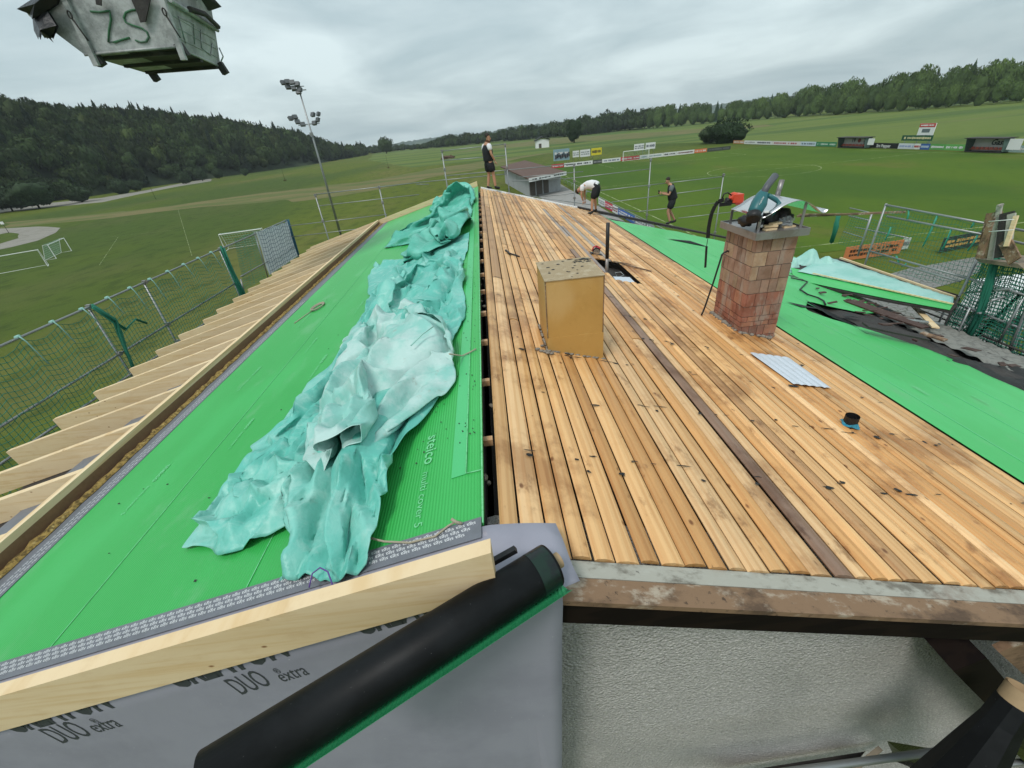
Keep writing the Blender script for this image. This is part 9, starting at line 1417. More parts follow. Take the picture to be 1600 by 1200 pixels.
o=m1.build('roof_debris',M['felt_brown']); setp(o,'small scraps of brown roofing and wood scattered over the stripped strip','debris',kind='stuff')
# ================================================================== SCAFFOLDS
def rails(t,segs,r=.024,name='rail',m=None):
    for a_,b_ in segs: mb=MB(); mb.tube([a_,b_],r,8); mb.build(name,m or M['steel'],t)
def net(t,p00,p10,p01,p11,nx,ny,sag=.0,r=.005,m=None,name='net',j=0.0,seed=1):
    """grid of thin cords between four corners (00-10 top edge, 01-11 lower edge)"""
    g=np.random.default_rng(seed); mb=MB(); S=np.linspace(0,1,nx+1); T_=np.linspace(0,1,ny+1)
    nrm=np.cross(p10-p00,p01-p00); nrm/=np.linalg.norm(nrm)
    def pt_(s,tt):
        q=(p00*(1-s)+p10*s)*(1-tt)+(p01*(1-s)+p11*s)*tt
        sc_=abs(math.sin(s*math.pi*max(1,round(np.linalg.norm(p10-p00)/.8))))
        return q+A(0,0,-sag*sc_*(1-tt)**.5)+nrm*(j*noise(A(s*9,tt*3,seed),1.))
    for tt in T_: mb.tube([pt_(s,tt) for s in np.linspace(0,1,max(nx//2,2)*1+1)],r,3,cap=False)
    for s in S: mb.tube([pt_(s,tt) for tt in np.linspace(0,1,5)],r*.8,3,cap=False)
    return mb.build(name,m or M['net'],t)
XS=-8.75
sc1=thing('scaffold','long scaffold guard rail hung with green netting along the left eave','scaffold',xp(170,470,XS))
Z3=lambda px,py: xp(px,py,XS)
y_of=lambda px,py: Z3(px,py)[1]
zt_,zm_,zl_=Z3(170,466)[2],Z3(200,545)[2],Z3(130,635)[2]
yn_,yf_=.6,Z3(345,389)[1]
rails(sc1,[(A(XS,yn_,zt_),A(XS,yf_+.6,zt_)),(A(XS,yn_,zm_),A(XS,yf_+.2,zm_)),(A(XS+.02,yn_,zl_),A(XS+.02,yf_+6,zl_))])
posts=[y_of(60,500),y_of(140,478),y_of(228,442),yf_,y_of(300,405)]
for y_ in posts[1:4]: mb=MB(); mb.tube([A(XS-.05,y_,zl_-2.2),A(XS-.05,y_,zt_+.03)],.026,8); mb.build('post',M['steel'],sc1)
mb=MB(); 
for y_ in posts[1:4]:
    for z_ in (zt_,zm_,zl_): mb.box((XS-.02,y_,z_),(.09,.07,.09))
mb.build('coupler',M['zinc'],sc1)
net(sc1,A(XS+.03,yn_,zt_-.05),A(XS+.03,yf_,zt_-.05),A(XS+.03,yn_,zl_-1.6),A(XS+.03,yf_,zl_-1.6),int((yf_-yn_)/.10),30,sag=.13,r=.0065,j=.05)
g=np.random.default_rng(5)
def bundle(t,pts,r,m,n=7,nm='net_bundle',seed=0):
    g=np.random.default_rng(seed); mb=MB()
    for k in range(n):
        o_=g.normal(size=3)*r*.5; mb.tube([p+o_*(.4+.6*g.random())+g.normal(size=3)*r*.25 for p in pts],r*(.25+.3*g.random()),5)
    return mb.build(nm,m,t)
bundle(sc1,[A(XS+.06,yf_,zt_+.02),A(XS+.08,yf_-.05,(zt_+zm_)/2),A(XS+.06,yf_+.02,zm_-.1),A(XS+.08,yf_,zl_-.35)],.075,M['net'],14)
yk=posts[1]; bundle(sc1,[A(XS+.05,yk,zt_),A(XS+.10,yk+.25,zt_-.45),A(XS+.10,yk+.18,zt_-.75),A(XS+.05,yk+.1,zm_-.2),A(XS+.03,yk+.05,zl_)],.05,M['net'],8,seed=3)
bundle(sc1,[A(XS+.05,yk,zt_-.02),A(XS+.10,yk+.4,zt_-.72),A(XS+.10,yk+.8,zt_-.62),A(XS+.05,yk+1.1,zm_+.3)],.03,M['net'],5,seed=4)
ti=MB()
for k,y_ in enumerate(np.arange(yn_+.6,yf_,.72)):
    ti=MB(); L_=.25+.35*g.random(); ti.tube([A(XS+.03,y_,zt_+.03),A(XS+.06,y_+.02,zt_-.08),A(XS+.07,y_+.10,zt_-L_)],.012,5); ti.tube([A(XS,y_-.04,zt_+.026),A(XS,y_+.04,zt_+.026)],.030,6); ti.build('tie_cord',M['netpale'],sc1)
# second bay with the white sheet
ya_,yb_=y_of(377,470),Z3(458,395)[1]
sc2=thing('scaffold','scaffold bay with a white netted sheet at the far end of the left eave','scaffold',A(XS,ya_,zl_))
w00,w10,w01,w11=Z3(398,362),Z3(447,345),Z3(419,430),Z3(464,400)
rails(sc2,[(Z3(340,391),Z3(447,344)),(Z3(376,432),Z3(462,384)),(A(XS,ya_,zl_-.3),A(XS,yb_+.5,zl_-.3))])
for q,q2 in (((397,362),(419,434)),((447,344),(466,402)),((376,436),(382,458))): mb=MB(); mb.tube([Z3(*q),Z3(*q2)],.026,8); mb.build('post',M['steel'],sc2)
mb=MB(); Gw=np.zeros((26,12,3))
for i in range(26):
    for j in range(12):
        s_,t_=i/25,j/11; Gw[i,j]=(w00*(1-s_)+w10*s_)*(1-t_)+(w01*(1-s_)+w11*s_)*t_+A(.04+.05*noise(A(s_*4,t_*2),1),0,-.05*abs(math.sin(s_*12))*(1-t_))
mb.grid(Gw); mb.build('white_sheet',M['whitesheet'],sc2)
net(sc2,w00+A(.12,0,0),w10+A(.12,0,0),w01+A(.12,0,0),w11+A(.12,0,0),16,11,sag=.08,r=.008,m=M['blueband'],j=.04,seed=5)
n00,n10,n01,n11=Z3(366,373),Z3(398,362),Z3(382,452),Z3(416,434)
net(sc2,n00,n10,n01,n11,26,20,sag=.03,r=.007,j=.03,seed=6)
bundle(sc2,[w10+A(.02,.05,.02),(w10+w11)/2+A(.05,.05,0),w11+A(.04,.05,0)],.05,M['blueband'],8,nm='edge_band',seed=8)
# far gable scaffold
YS=20.
q=lambda px,py: yp(px,py,YS)
sc3=thing('scaffold','bare steel scaffold guard rails behind the far gable around the workers','scaffold',q(790,300))
for (a_,b_) in (((492,303),(519,392)),((592,291),(606,345)),((690,234),(699,300)),((789,224),(797,305)),((897,258),(898,312)),((1017,247),(1009,340)),((1131,271),(1115,368))):
    P,Q_=q(*a_),q(*b_); mb=MB(); mb.tube([A(P[0],YS,P[2]),A(P[0],YS,Q_[2]-2.5)],.026,8); mb.build('post',M['steel'],sc3)
    mb=MB(); 
    for f_ in (.02,.45,.95): mb.box((P[0],YS-.01,P[2]*(1-f_)+Q_[2]*f_),(.09,.08,.09))
    mb.build('coupler',M['zinc'],sc3)
RL=[((490,304),(655,285)),((655,285),(790,272)),((496,322),(655,304)),((452,353),(605,335)),((455,370),(610,352)),((690,236),(789,225)),((692,251),(791,243)),((694,275),(896,256)),((812,277),(911,268)),((650,288),(670,288)),((800,283),(880,279)),
    ((880,280),(1015,264)),((936,298),(1042,286)),((1042,286),(1129,276)),((955,316),(1043,304)),((1043,304),(1127,293)),((848,307),(935,298)),((994,331),(1120,317)),((1060,341),(1170,328)),((1100,388),(1130,383)),((812,304),(1000,331))]
rails(sc3,[(q(*a_),q(*b_)) for a_,b_ in RL],.016)
# right eave scaffold
XC=11.4
X3=lambda px,py,X=XC: xp(px,py,X)
sc4=thing('scaffold','dense scaffold hung with green nets along the right eave','scaffold',X3(1480,530))
rails(sc4,[(X3(*a_),X3(*b_)) for a_,b_ in (((1383,320),(1545,350)),((1545,350),(1640,368)),((1386,338),(1534,366)),((1534,366),(1640,390)),((1358,392),(1508,434)),((1508,434),(1640,472)),((1493,474),(1640,530)),((1473,510),(1640,577)),((1505,540),(1640,600)),((1390,408),(1500,440)))],.026)
rails(sc4,[(X3(*a_),X3(*b_)) for a_,b_ in (((1346,420),(1500,463)),)],.03,m=M['felt'])
rails(sc4,[(X3(1328,325,13.2),X3(1362,333,13.2)),(X3(1326,337,13.2),X3(1360,345,13.2)),(X3(1336,355,13.2),X3(1420,372,13.2)),(X3(1318,362,13.2),X3(1350,372,13.2))],.02)
for a_,b_ in (((1385,318),(1338,450)),((1537,386),(1456,548)),((1645,380),(1560,600)),((1362,335),(1345,385)),((1600,500),(1570,590))):
    P,Q_=X3(*a_),X3(*b_); mb=MB(); mb.tube([P,A(P[0],Q_[1],Q_[2]-.3)],.028,8); mb.build('post',M['steel'],sc4)
D3=lambda px,py,X: X3(px,py,X)
rails(sc4,[(D3(1500,458,12.6),D3(1580,452,11.0)),(D3(1548,470,11.0),D3(1640,444,12.8)),(D3(1500,492,12.6),D3(1532,489,11.2)),(D3(1512,508,11.4),D3(1600,478,12.6)),(D3(1505,555,10.8),D3(1562,543,12)),(D3(1420,512,10.4),D3(1462,525,11)),(D3(1440,525,10.6),D3(1470,520,10.6))],.024)
rails(sc4,[(D3(1500,550,12),D3(1615,440,12)),],.035,m=M['darkwood'])
net(sc4,X3(1385,322),X3(1545,352),X3(1352,412),X3(1502,452),30,14,sag=.05,r=.005,j=.05,seed=11)
net(sc4,X3(1402,436),X3(1500,466),X3(1396,462),X3(1490,492),17,6,sag=.02,r=.011,m=M['black'],j=.03,seed=12)
net(sc4,X3(1545,395),X3(1650,425),X3(1455,548),X3(1600,610),34,34,sag=.05,r=.010,j=.10,seed=13)
net(sc4,X3(1530,398,12.0),X3(1660,430,12.0),X3(1480,530,12.0),X3(1640,610,12.0),26,26,sag=.05,r=.011,j=.12,seed=14)
net(sc4,X3(1330,335,12.8),X3(1400,350,12.8),X3(1310,380,12.8),X3(1385,405,12.8),18,12,sag=.04,r=.006,j=.05,seed=15)
net(sc4,X3(1492,512),X3(1600,556),X3(1462,545),X3(1560,600),18,10,sag=.02,r=.011,m=M['black'],j=.03,seed=16)
bundle(sc4,[D3(1311,334,12.8),D3(1307,352,12.8),D3(1300,378,12.8)],.07,M['net'],12,seed=20)
bundle(sc4,[X3(1556,394),X3(1546,440),X3(1530,490),X3(1500,540)],.09,M['net'],12,seed=21)
ti=MB()
for q0,q1 in (((1465,336),(1442,385)),((1420,326),(1417,345)),((1523,344),(1517,356)),((1487,357),(1472,390)),((1528,367),(1512,392)),((1392,355),(1383,375)),((1400,400),(1404,410)),((1410,416),(1416,412)),((1556,392),(1550,405))): ti=MB(); ti.tube([X3(*q0),X3((q0[0]+q1[0])/2+1,(q0[1]+q1[1])/2),X3(*q1)],.020,6); ti.build('tie_cord',M.setdefault('teal_cord',mat('teal_cord',(.05,.30,.22),.7)) if 'teal_cord' not in M else M['teal_cord'],sc4)
ob_=thing('plank','long weathered plank laid across between the chimney and the scaffold','plank',D3(1330,338,12.)); m1=MB(); m1.beam(xp(1245,338,9.8),xp(1415,331,12.2),.10,.05); m1.beam(xp(1248,335,9.8),xp(1330,334,11.),.05,.03); m1.build('plank',M['brownb'],ob_)
g=np.random.default_rng(77)
for i in range(20):
    x_=1470+130*g.random(); y_=462+ (x_-1470)*.35+75*g.random(); X_=10.9+1.8*g.random(); k=i%3
    P=D3(x_,y_,X_); L_=.6+1.4*g.random()
    d_=A(0,1,0) if k==0 else (A(0,0,1) if k==1 else A(.8,.5,.1)); mb=MB(); mb.tube([P-d_*L_/2,P+d_*L_/2],.022,7); mb.build('tube',M['steel'] if i%4 else M['felt'],sc4)
mb=MB()
for i in range(5): mb.prism([D3(1500+8*i,560-6*i,12.4)+A(0,-1.5,-.2*i),D3(1500+8*i,560-6*i,12.4)+A(0,1.5,-.2*i),D3(1500+8*i,560-6*i,12.9)+A(.3,1.5,-.2*i),D3(1500+8*i,560-6*i,12.9)+A(.3,-1.5,-.2*i)],(0,0,-.05))
mb.build('deck',M['felt'],sc4)
# stack of old planks standing in the corner
pk=thing('plank_stack','bundle of old brown and grey planks standing upright on the scaffold corner','planks',X3(1540,405,11.0))
XK=11.0
for i,(a_,b_,wd,mm) in enumerate((((1536,404),(1554,332),.30,'brownb'),((1547,406),(1562,322),.10,'wet'),((1559,322),(1567,319),.05,'wet'),((1565,402),(1574,332),.26,'felt'),((1573,398),(1581,334),.14,'wet'),((1572,385),(1588,337),.08,'spruce'),((1586,408),(1570,376),.24,'brownb'),((1530,403),(1550,340),.12,'brownb'))):
    mb=MB(); mb.beam(xp(*a_,XK-.03*i),xp(*b_,XK-.03*i+.1),wd,.035,up=(1,0,0)); mb.build('plank',M[mm],pk)
mb=MB(); 
for yy_ in (346,362): mb.tube([xp(1545,yy_,XK-.3),xp(1584,yy_-3,XK-.3)],.008,5)
mb.build('strap',M['paintw'],pk)
mb=MB(); mb.prism([xp(*q_,11.2) for q_ in ((1524,404),(1590,412),(1600,420),(1530,410))],(.9,0,0)); mb.build('tray',M['scaldeck'],pk)
cv=thing('parked_trailer','white covered trailer parked on the yard behind the netting','trailer',gz(1590,480,0)); P=gz(1585,500,0); mb=MB(); mb.prism([P+A(-2,-1,.5),P+A(2.5,-1,.5),P+A(2.4,-.9,1.9),P+A(-1.8,-.9,1.9)],(0,2,0)); mb.build('cover',M['paintw'],cv)
mb=MB(); 
for dx in (-1.2,1.4): mb.tube([P+A(dx,-1.06,.4),P+A(dx,-.9,.4)],.38,16)
mb.build('wheel',M['black'],cv)
# ================================================================== SKIP ON THE CRANE
YK=10.7
kq=lambda px,py,Y=YK: yp(px,py,Y)
dvec=A(-.36,2.32,-.02)
sk=thing('skip_container','grey steel skip hanging from a crane with green spray-painted letters','skip',kq(210,60))
fr=[kq(*q_) for q_ in ((48,22),(133,86),(275,73),(262,4),(246,-70),(100,-70))]
mb=MB(); mb.prism(fr,dvec); mb.build('body',M['skip'],sk)
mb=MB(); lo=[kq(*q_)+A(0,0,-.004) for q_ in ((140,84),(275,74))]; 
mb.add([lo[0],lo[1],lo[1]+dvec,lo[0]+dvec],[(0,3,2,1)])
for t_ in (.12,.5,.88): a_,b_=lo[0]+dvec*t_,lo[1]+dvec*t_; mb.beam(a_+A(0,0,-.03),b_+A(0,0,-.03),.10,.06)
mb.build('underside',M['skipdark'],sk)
mb=MB(); mb.tube([kq(48,22)+A(0,-.03,0),kq(86,-12)+A(0,-.03,0)],.05,10); mb.tube([kq(48,22),kq(48,22)+dvec],.05,10)
mb.tube([kq(133,86)+A(0,-.01,0),kq(275,73)+A(0,-.01,0)],.022,8); mb.tube([kq(275,73),kq(275,73)+dvec],.022,8); mb.tube([kq(264,0)+A(.02,0,0)+dvec*0,kq(264,0)+dvec+A(.02,0,0)],.04,8); mb.build('rim',M['skip'],sk)
for (a_,b_) in (((92,-20),(152,103)),((246,-20),(288,94))):
    mb=MB(); P,Q_=kq(*a_,YK-.04),kq(*b_,YK-.04); mb.beam(P,Q_,.10,.07,up=(0,1,0)); mb.build('lifting_post',M['skip'],sk)
    mb=MB(); c_=P*.55+Q_*.45+A(0,-.06,.12); mb.tube([c_+A(.03*math.cos(t_),-.01,.055*math.sin(t_)) for t_ in np.linspace(0,6.28,14)],.012,6); mb.tube([c_+A(0,0,-.05),c_+A(.06,0,-.25),c_+A(.10,.0,-.38)],.012,6); mb.build('chain',M['felt'],sk)
for (px_,py_,t_) in ((158,104,0),(292,95,0),(158,104,1),(292,95,1)):
    mb=MB(); P=kq(px_,py_-8)*1.; P[2]=lo[0][2]-.01; P=P+A(-.08,0,0)+dvec*(t_*.92+.02); mb.beam(P+A(-.02,0,.04),P+A(.05,0,-.17),.14,.12,up=(0,1,0)); mb.build('foot',M['skipdark'],sk)
mb=MB(); cN=A(0,-.012,0)
for st_ in ([(142,18),(157,19),(172,17),(174,30),(171,48),(170,66),(180,66),(192,62),(203,59)],[(218,15),(206,16),(197,20),(194,28),(197,35),(209,40),(222,44),(230,50),(233,58),(229,65),(221,66),(212,63)]):
    mb.tube([kq(*q_)+cN for q_ in st_],.017,6)
mb.build('lettering',M['spray'],sk)
mb=MB(); 
fr2=lambda s_,h_: kq(275,73)+dvec*s_+A(.004,0,0)+(kq(262,4)-kq(275,73))*h_
for a_,b_ in ((.25,.25),(.5,.5),(.75,.75)): mb.tube([fr2(.05,a_),fr2(.95,a_)],.008,5)
for w_ in ([(.2,.2),(.15,.8),(.45,.85),(.4,.3)],[(.6,.8),(.55,.3),(.75,.2),(.85,.6)]): mb.tube([fr2(*q_)+A(.006,0,0) for q_ in w_],.010,5)
mb.tube([fr2(.97,.15)+A(.03,.03,0),fr2(.99,.3)+A(.07,.05,0),fr2(.97,.55)+A(.03,.03,0)],.015,6)
mb.build('end_ribs',M['galv'],sk)
dk=thing('black_foil','torn black foil hanging over the left edge of the hanging skip','foil',kq(60,30))
mb=MB()
for P in ([(26,14),(60,-8),(100,-30),(88,6),(62,24),(50,30),(46,22)],[(50,24),(74,18),(88,40),(80,60),(84,67),(77,56),(70,60),(62,50),(60,62),(53,48)]):
    W3=[kq(x_,y_,YK-.12-.05*((i*7)%3)) for i,(x_,y_) in enumerate(P)]; c_=sum(W3)/len(W3)+A(0,-.1,0); n_=len(W3); mb.add(W3+[c_],[(i,(i+1)%n_,n_) for i in range(n_)]); mb.add([p_+A(0,.05,0) for p_ in W3],[tuple(range(n_))])
mb.build('foil',M['foil'],dk)
dk2=thing('scrap_sheet','dark scrap strips hanging over the front of the skip above the letters','scrap',kq(215,10))
mb=MB(); mb.prism([kq(*q_,YK-.08) for q_ in ((203,-5),(236,-6),(230,20),(227,34),(219,35),(214,20))],(0,.02,0)); mb.prism([kq(*q_,YK-.1) for q_ in ((148,-6),(158,-6),(158,9),(150,7))],(0,.02,0)); mb.build('strip',M['felt'],dk2)
dk3=thing('scrap_heap','heap of dark roofing scrap piled over the rim of the skip','scrap',kq(180,-40))
mb=MB(); vs_,fs_=ICO[3]; mb.add(vs_*(1+.5*fbm(vs_,2.2,3,9)[:,None])*A(.9,1.2,.28)+kq(190,-62)+dvec*.5,fs_,smooth=False); mb.tube([kq(262,-2)+dvec*.3+A(.1,0,0),kq(262,-2)+dvec*.6+A(.16,0,.06),kq(262,-4)+dvec*.95+A(.1,0,0)],.05,6); mb.build('scrap',M['felt'],dk3)
# ================================================================== FLOODLIGHT MAST
B=gz(533,369); T_=vt(B,466,143); H_=T_[2]
fl=thing('floodlight_mast','tall grey floodlight mast with two tiers of lamps rising over the left field','floodlight mast',B)
mb=MB(); mb.tube([B,B+A(0,0,H_*.5),B+A(0,0,H_)],[.17,.12,.075],12); mb.build('pole',M['steel'],fl)
LMP=mat('lamp_casing',(.10,.11,.115),.5)
def lampat(P,az_,n):
    mb=MB(); a=az_; d=A(math.sin(a),math.cos(a),-.5); d/=np.linalg.norm(d); s_=np.cross(d,A(0,0,1)); s_/=np.linalg.norm(s_); u_=np.cross(s_,d)
    mb.box(P,(.55,.28,.42),(s_,d,u_)); mb.box(P+d*.15,(.48,.03,.36),(s_,d,u_)); return mb
mb=MB(); mb.box(B+A(0,0,H_+.1),(1.6,.12,.1)); mb.box(B+A(0,0,H_*.80),(2.5,.12,.1)); mb.box(B+A(-.3,0,H_+.45),(1.9,.1,.08)); mb.tube([B+A(0,0,H_),B+A(-.1,0,H_+1.0)],.06,8); xb_=mb.build('crossbar',M['steel'],fl)
for i,(dx,dz,a) in enumerate(((-1.5,.95,-.9),(-1.0,1.0,-.5),(-.5,.9,-.2),(.0,.7,.2),(-1.1,.5,-.8),(-.5,.35,-.3),(.1,.15,.4),(-.1,-.05,.1))): lampat(B+A(dx,-.1,H_+dz),a,i).build('lamp_head',LMP,xb_)
for i,(dx,dz,a) in enumerate(((-1.9,.75,-1.2),(-1.35,.85,-.9),(-1.2,.35,-.7),(-.7,.05,-.5),(.7,.05,.4),(1.2,.35,.8),(.8,.9,.6),(1.45,.9,.9))): lampat(B+A(dx,-.1,H_*.80+dz),a,i).build('lamp_head',LMP,xb_)
mb=MB(); mb.box(B+A(0,-.12,H_*.735),(.35,.25,.4)); mb.build('junction_box',M['steel'],fl)
# slim ball-stop posts and field markers
for i,(bx,by,tx,ty,lb) in enumerate(((446,283,441,264,'thin marker post with a dry tuft at its foot in the left field'),(244,312,235,290,'thin leaning marker post nearest the farm track'),(607,263,603,243,'thin marker post in the middle of the valley field'),(14,364,4,346,'thin post with a small white sign beside the gravel road'))):
    B=gz(bx,by); T_=vt(B,tx,ty); t=thing('marker_post',lb,'post',B,'thin marker posts in the fields'); mb=MB(); mb.tube([B,B+A(0,0,T_[2])],.05,6); mb.build('post',M['bark'],t)
    if i==3: mb=MB(); mb.box(B+A(0,-.1,T_[2]-.3),(.8,.05,.6)); mb.build('sign',M['paintw'],t)
    elif i!=1:
        v_,t_,c_=crown_arrays('broad',.7,.7,90+i,120,.12,1,core=False); c_=c_/c_.mean(0)*A(.12,.09,.04); o=fastmesh('tuft',v_,t_,c_,M['leaf_near']); o.parent=t; ORG[o.name]=B
bp=gz(700,248); o=MB(); vs_,fs_=ICO[3]; o.add(vs_*(1+.5*fbm(vs_,3,3,5)[:,None])*A(4,2.5,1.6)+bp,fs_); setp(o.build('brush_pile',mat('brush',(.10,.06,.035),.95,layers=[('rough',2,one,(.04,.025,.015),.45,.6,.8)])),'low heap of brown brushwood in the valley field','brush pile')
B=gz(86,323); 
# ================================================================== GOALS
def goal(t,c,rz,w_,h_,d_,r=.06,netm=True,tilt=0):
    ca,sa=math.cos(rz),math.sin(rz); L=lambda x,y,z: c+A(x*ca-y*sa,x*sa+y*ca,z)
    mb=MB(); mb.tube([L(-w_/2,0,0),L(-w_/2,0,h_),L(w_/2,0,h_),L(w_/2,0,0)],r,8,smooth=False); mb.build('frame',M['paintw'],t)
    mb=MB(); 
    for s_ in (-1,1): mb.tube([L(s_*w_/2,0,h_),L(s_*w_/2,d_*.45,h_),L(s_*w_/2,d_,0),L(s_*w_/2,0,0)],r*.6,6,smooth=False)
    mb.tube([L(-w_/2,d_,0),L(w_/2,d_,0)],r*.6,6); mb.build('stay',M['paintw'],t)
    if netm: net(t,L(-w_/2,d_*.45,h_),L(w_/2,d_*.45,h_),L(-w_/2,d_,0),L(w_/2,d_,0),int(w_/.3),7,r=.012,m=M['netpale'],seed=3)
a_,b_=gz(75,416),gz(-10,432); c=(a_+b_)/2; an=math.atan2(*(b_-a_)[[1,0]])
t=thing('football_goal','large white portable goal at the left edge of the photo beside the gravel road','goal',c,'practice goals on the left field'); goal(t,c,an,np.linalg.norm(a_-b_),2.2,-1.6,.055,False)
a_,b_=gz(88,404),gz(112,392); t=thing('football_goal','small white netted goal to the right of the large one on the left field','goal',(a_+b_)/2,'practice goals on the left field'); c=(a_+b_)/2; goal(t,c,math.atan2(*(b_-a_)[[1,0]]),max(3.,np.linalg.norm(a_-b_)),2.0,1.3,.05,True)
a_=gz(357,391); t=thing('football_goal','white goal half hidden behind the white scaffold sheet','goal',a_,'practice goals on the left field'); c=gz(385,388); goal(t,c,.25,5.,2.1,1.8,.06,True)
a_,b_=gz(954,250),gz(990,246); c=(a_+b_)/2; t=thing('football_goal','full-size white goal in front of the advertising boards at the far end of the pitch','goal',A(c[0]+1.6,133.2,0)); goal(t,A(c[0]+1.0,133.,0),0,7.3,2.44,1.0,.09,True)
# ================================================================== GROUNDS: shed, boards, dugouts, scoreboard
def gpt(px,py): return gz(px,py)
SH=3.2
s0,s1,s2,s3=[gz(*q_,SH) for q_ in ((782,262),(820,252),(885,268),(826,279))]   # near-left, far-left, far-right, near-right corners of the roof
k_=.62; s1=s0+(s1-s0)*1.0
sh=thing('shed','small grey shed with a brown shingle roof beside the pitch beyond the ridge end','shed',A(*((s0+s2)/2)[:2],0))
mb=MB(); top=[s0,s1,s2,s3]; mb.prism([p_+A(0,0,.25 if i in (0,1) else 0) for i,p_ in enumerate(top)][::-1],(0,0,-.22)); mb.build('roof',M['roofb'],sh)
mb=MB(); cc=sum(top)/4; wl_=[cc+(p_-cc)*.86 for p_ in top]; mb.prism([A(p_[0],p_[1],0) for p_ in wl_][::-1],(0,0,SH-.1)); mb.build('wall',M['shedw'],sh)
mb=MB(); a_,b_=wl_[3],wl_[2]; d_=(b_-a_); n_=np.cross(d_/np.linalg.norm(d_),A(0,0,1)); 
for t0,t1 in ((.02,.18),(.22,.4),(.44,.6)): mb.prism([A(*(a_+d_*t0)[:2],.1)+n_*.02,A(*(a_+d_*t1)[:2],.1)+n_*.02,A(*(a_+d_*t1)[:2],2.3)+n_*.02,A(*(a_+d_*t0)[:2],2.3)+n_*.02],n_*.05)
mb.build('door',M['shedd'],sh)
mb=MB(); e0,e1=s3+A(0,0,-.25),s2+A(0,0,-.25); mb.prism([e0+A(0,-.06,-.3),e1+A(0,-.06,-.3),e1+A(0,-.06,.28),e0+A(0,-.06,.28)],(0,.05,0)); fs2=mb.build('fascia_sign',M['paintw'],sh)
mb=MB()
g=np.random.default_rng(4)
def marks(mb,p0,dx,up,w_,h_,n,rows,tint=(1,1,1),lift=None,seed=0):
    g=np.random.default_rng(seed); 
    for r_ in range(rows):
        x_=.08
        while x_<.92:
            l_=(.02+.05*g.random()); y_=.2+.6*(r_+.5)/rows; hh=.36/rows*(.7+.5*g.random())
            a_=p0+dx*(w_*x_)+up*(h_*(y_-hh/2)); mb.prism([a_,a_+dx*w_*l_,a_+dx*w_*l_+up*h_*hh,a_+up*h_*hh],lift,tint); x_+=l_+.012+.02*g.random()*(g.random()>.7)*4
d_=(e1-e0); L_=np.linalg.norm(d_); marks(mb,e0+A(0,-.08,-.22),d_/L_,A(0,0,1),L_,.45,1,1,lift=A(0,-.01,0)); mb.build('lettering',M['dprint'],fs2)
hut=thing('hut','tiny white hut with a dark gabled roof far out in the meadow','hut',gpt(845,232)); B=gpt(848,231); k_=B[1]/278
mb=MB(); mb.prism([B+A(-4,0,0),B+A(4,0,0),B+A(4,0,4),B+A(0,0,4.6),B+A(-4,0,4)],(0,5,0)); mb.build('wall',M['paintw'],hut)
mb=MB(); mb.prism([B+A(-4.6,-.6,3.9),B+A(0,-.6,5.6),B+A(4.6,-.6,3.9),B+A(4.6,-.6,4.3),B+A(0,-.6,6.2),B+A(-4.6,-.6,4.3)],(0,6,0)); mb.build('roof',M['tile'],hut)
mb=MB(); mb.box(B+A(-1.5,-.05,1.2),(1.6,.1,2.3)); mb.build('door',M['shedd'],hut)
GRB='advertising boards round the pitch'
def adboard(x0,x1,yb0,yb1,hgt,col,label,txt=None,tcol=(.02,.02,.02),mk=1,seed=0,plane=None,z0=0.05,name='advertising_board',group=GRB,posts=False,cat='advertising board',tsz=.62,bold=.02):
    if plane is not None:
        ax_,v_=plane; n_={'x':(1,0,0),'y':(0,1,0)}[ax_]; a_=hit(x0,yb0,n_,v_); b_=hit(x1,yb1,n_,v_); a_[2]=b_[2]=z0
    else: a_,b_=gz(x0,yb0),gz(x1,yb1); a_[2]=b_[2]=z0
    d_=b_-a_; L_=np.linalg.norm(d_); d_/=L_; n_=np.cross(d_,A(0,0,1)); U_=A(0,0,1)
    t=thing(name,label,cat,a_,group)
    mb=MB(); mb.prism([a_,b_,b_+U_*hgt,a_+U_*hgt],-n_*.06); mb.build('panel',flat('ad%03d%03d%03d'%tuple(int(c*255) for c in col),col),t)
    pn_=t.children[0] if t.children else t; tm=flat('adt%03d%03d%03d'%tuple(int(c*255) for c in tcol),tcol)
    if txt: text(txt,hgt*tsz/.72,a_+d_*L_*.5+U_*hgt*(.5-tsz/2)+n_*.01,d_,U_,tm,pn_,align='CENTER',bold=bold)
    elif mk:
        mb=MB(); marks(mb,a_+n_*.005,d_,U_,L_,hgt,1,mk,lift=n_*.01,seed=seed); mb.build('print_marks',tm,pn_)
    if posts:
        mb=MB()
        for f_ in (.12,.88): p_=a_+d_*L_*f_-n_*.1; mb.tube([A(p_[0],p_[1],-.1),A(p_[0],p_[1],z0+hgt)],.05,6)
        mb.build('post',M['steel'],t)
    return t
W_=(.66,.67,.66); RD=(.5,.02,.04)
YB=134.3
bots=lambda x: np.interp(x,[858,1085,1144],[262,239.5,234])
far=[(862,881,RD,W_,'small red advertising board at the left end of the far row'),(881.5,926,W_,(.03,.03,.05),'long white advertising board second from the left in the far row'),(926.5,940.5,(.05,.06,.06),(.3,.3,.3),'dark grey advertising board in the far row left of the goal'),(941,969.5,W_,(.1,.12,.2),'white advertising board partly behind the left goal post'),(970,989,RD,W_,'red advertising board directly behind the goal'),(989.5,999,RD,W_,'narrow red advertising board at the right goal post'),
 (999.5,1036,W_,(.2,.28,.3),'white advertising board with faint grey print right of the goal'),(1036.5,1056,W_,(.01,.01,.01),'white advertising board with heavy black letters right of the goal'),(1056.5,1084.5,W_,(.12,.02,.02),'white advertising board with small dark red marks left of the orange one'),(1085,1104,(.62,.16,.06),W_,'orange advertising board ending the white part of the far row')]
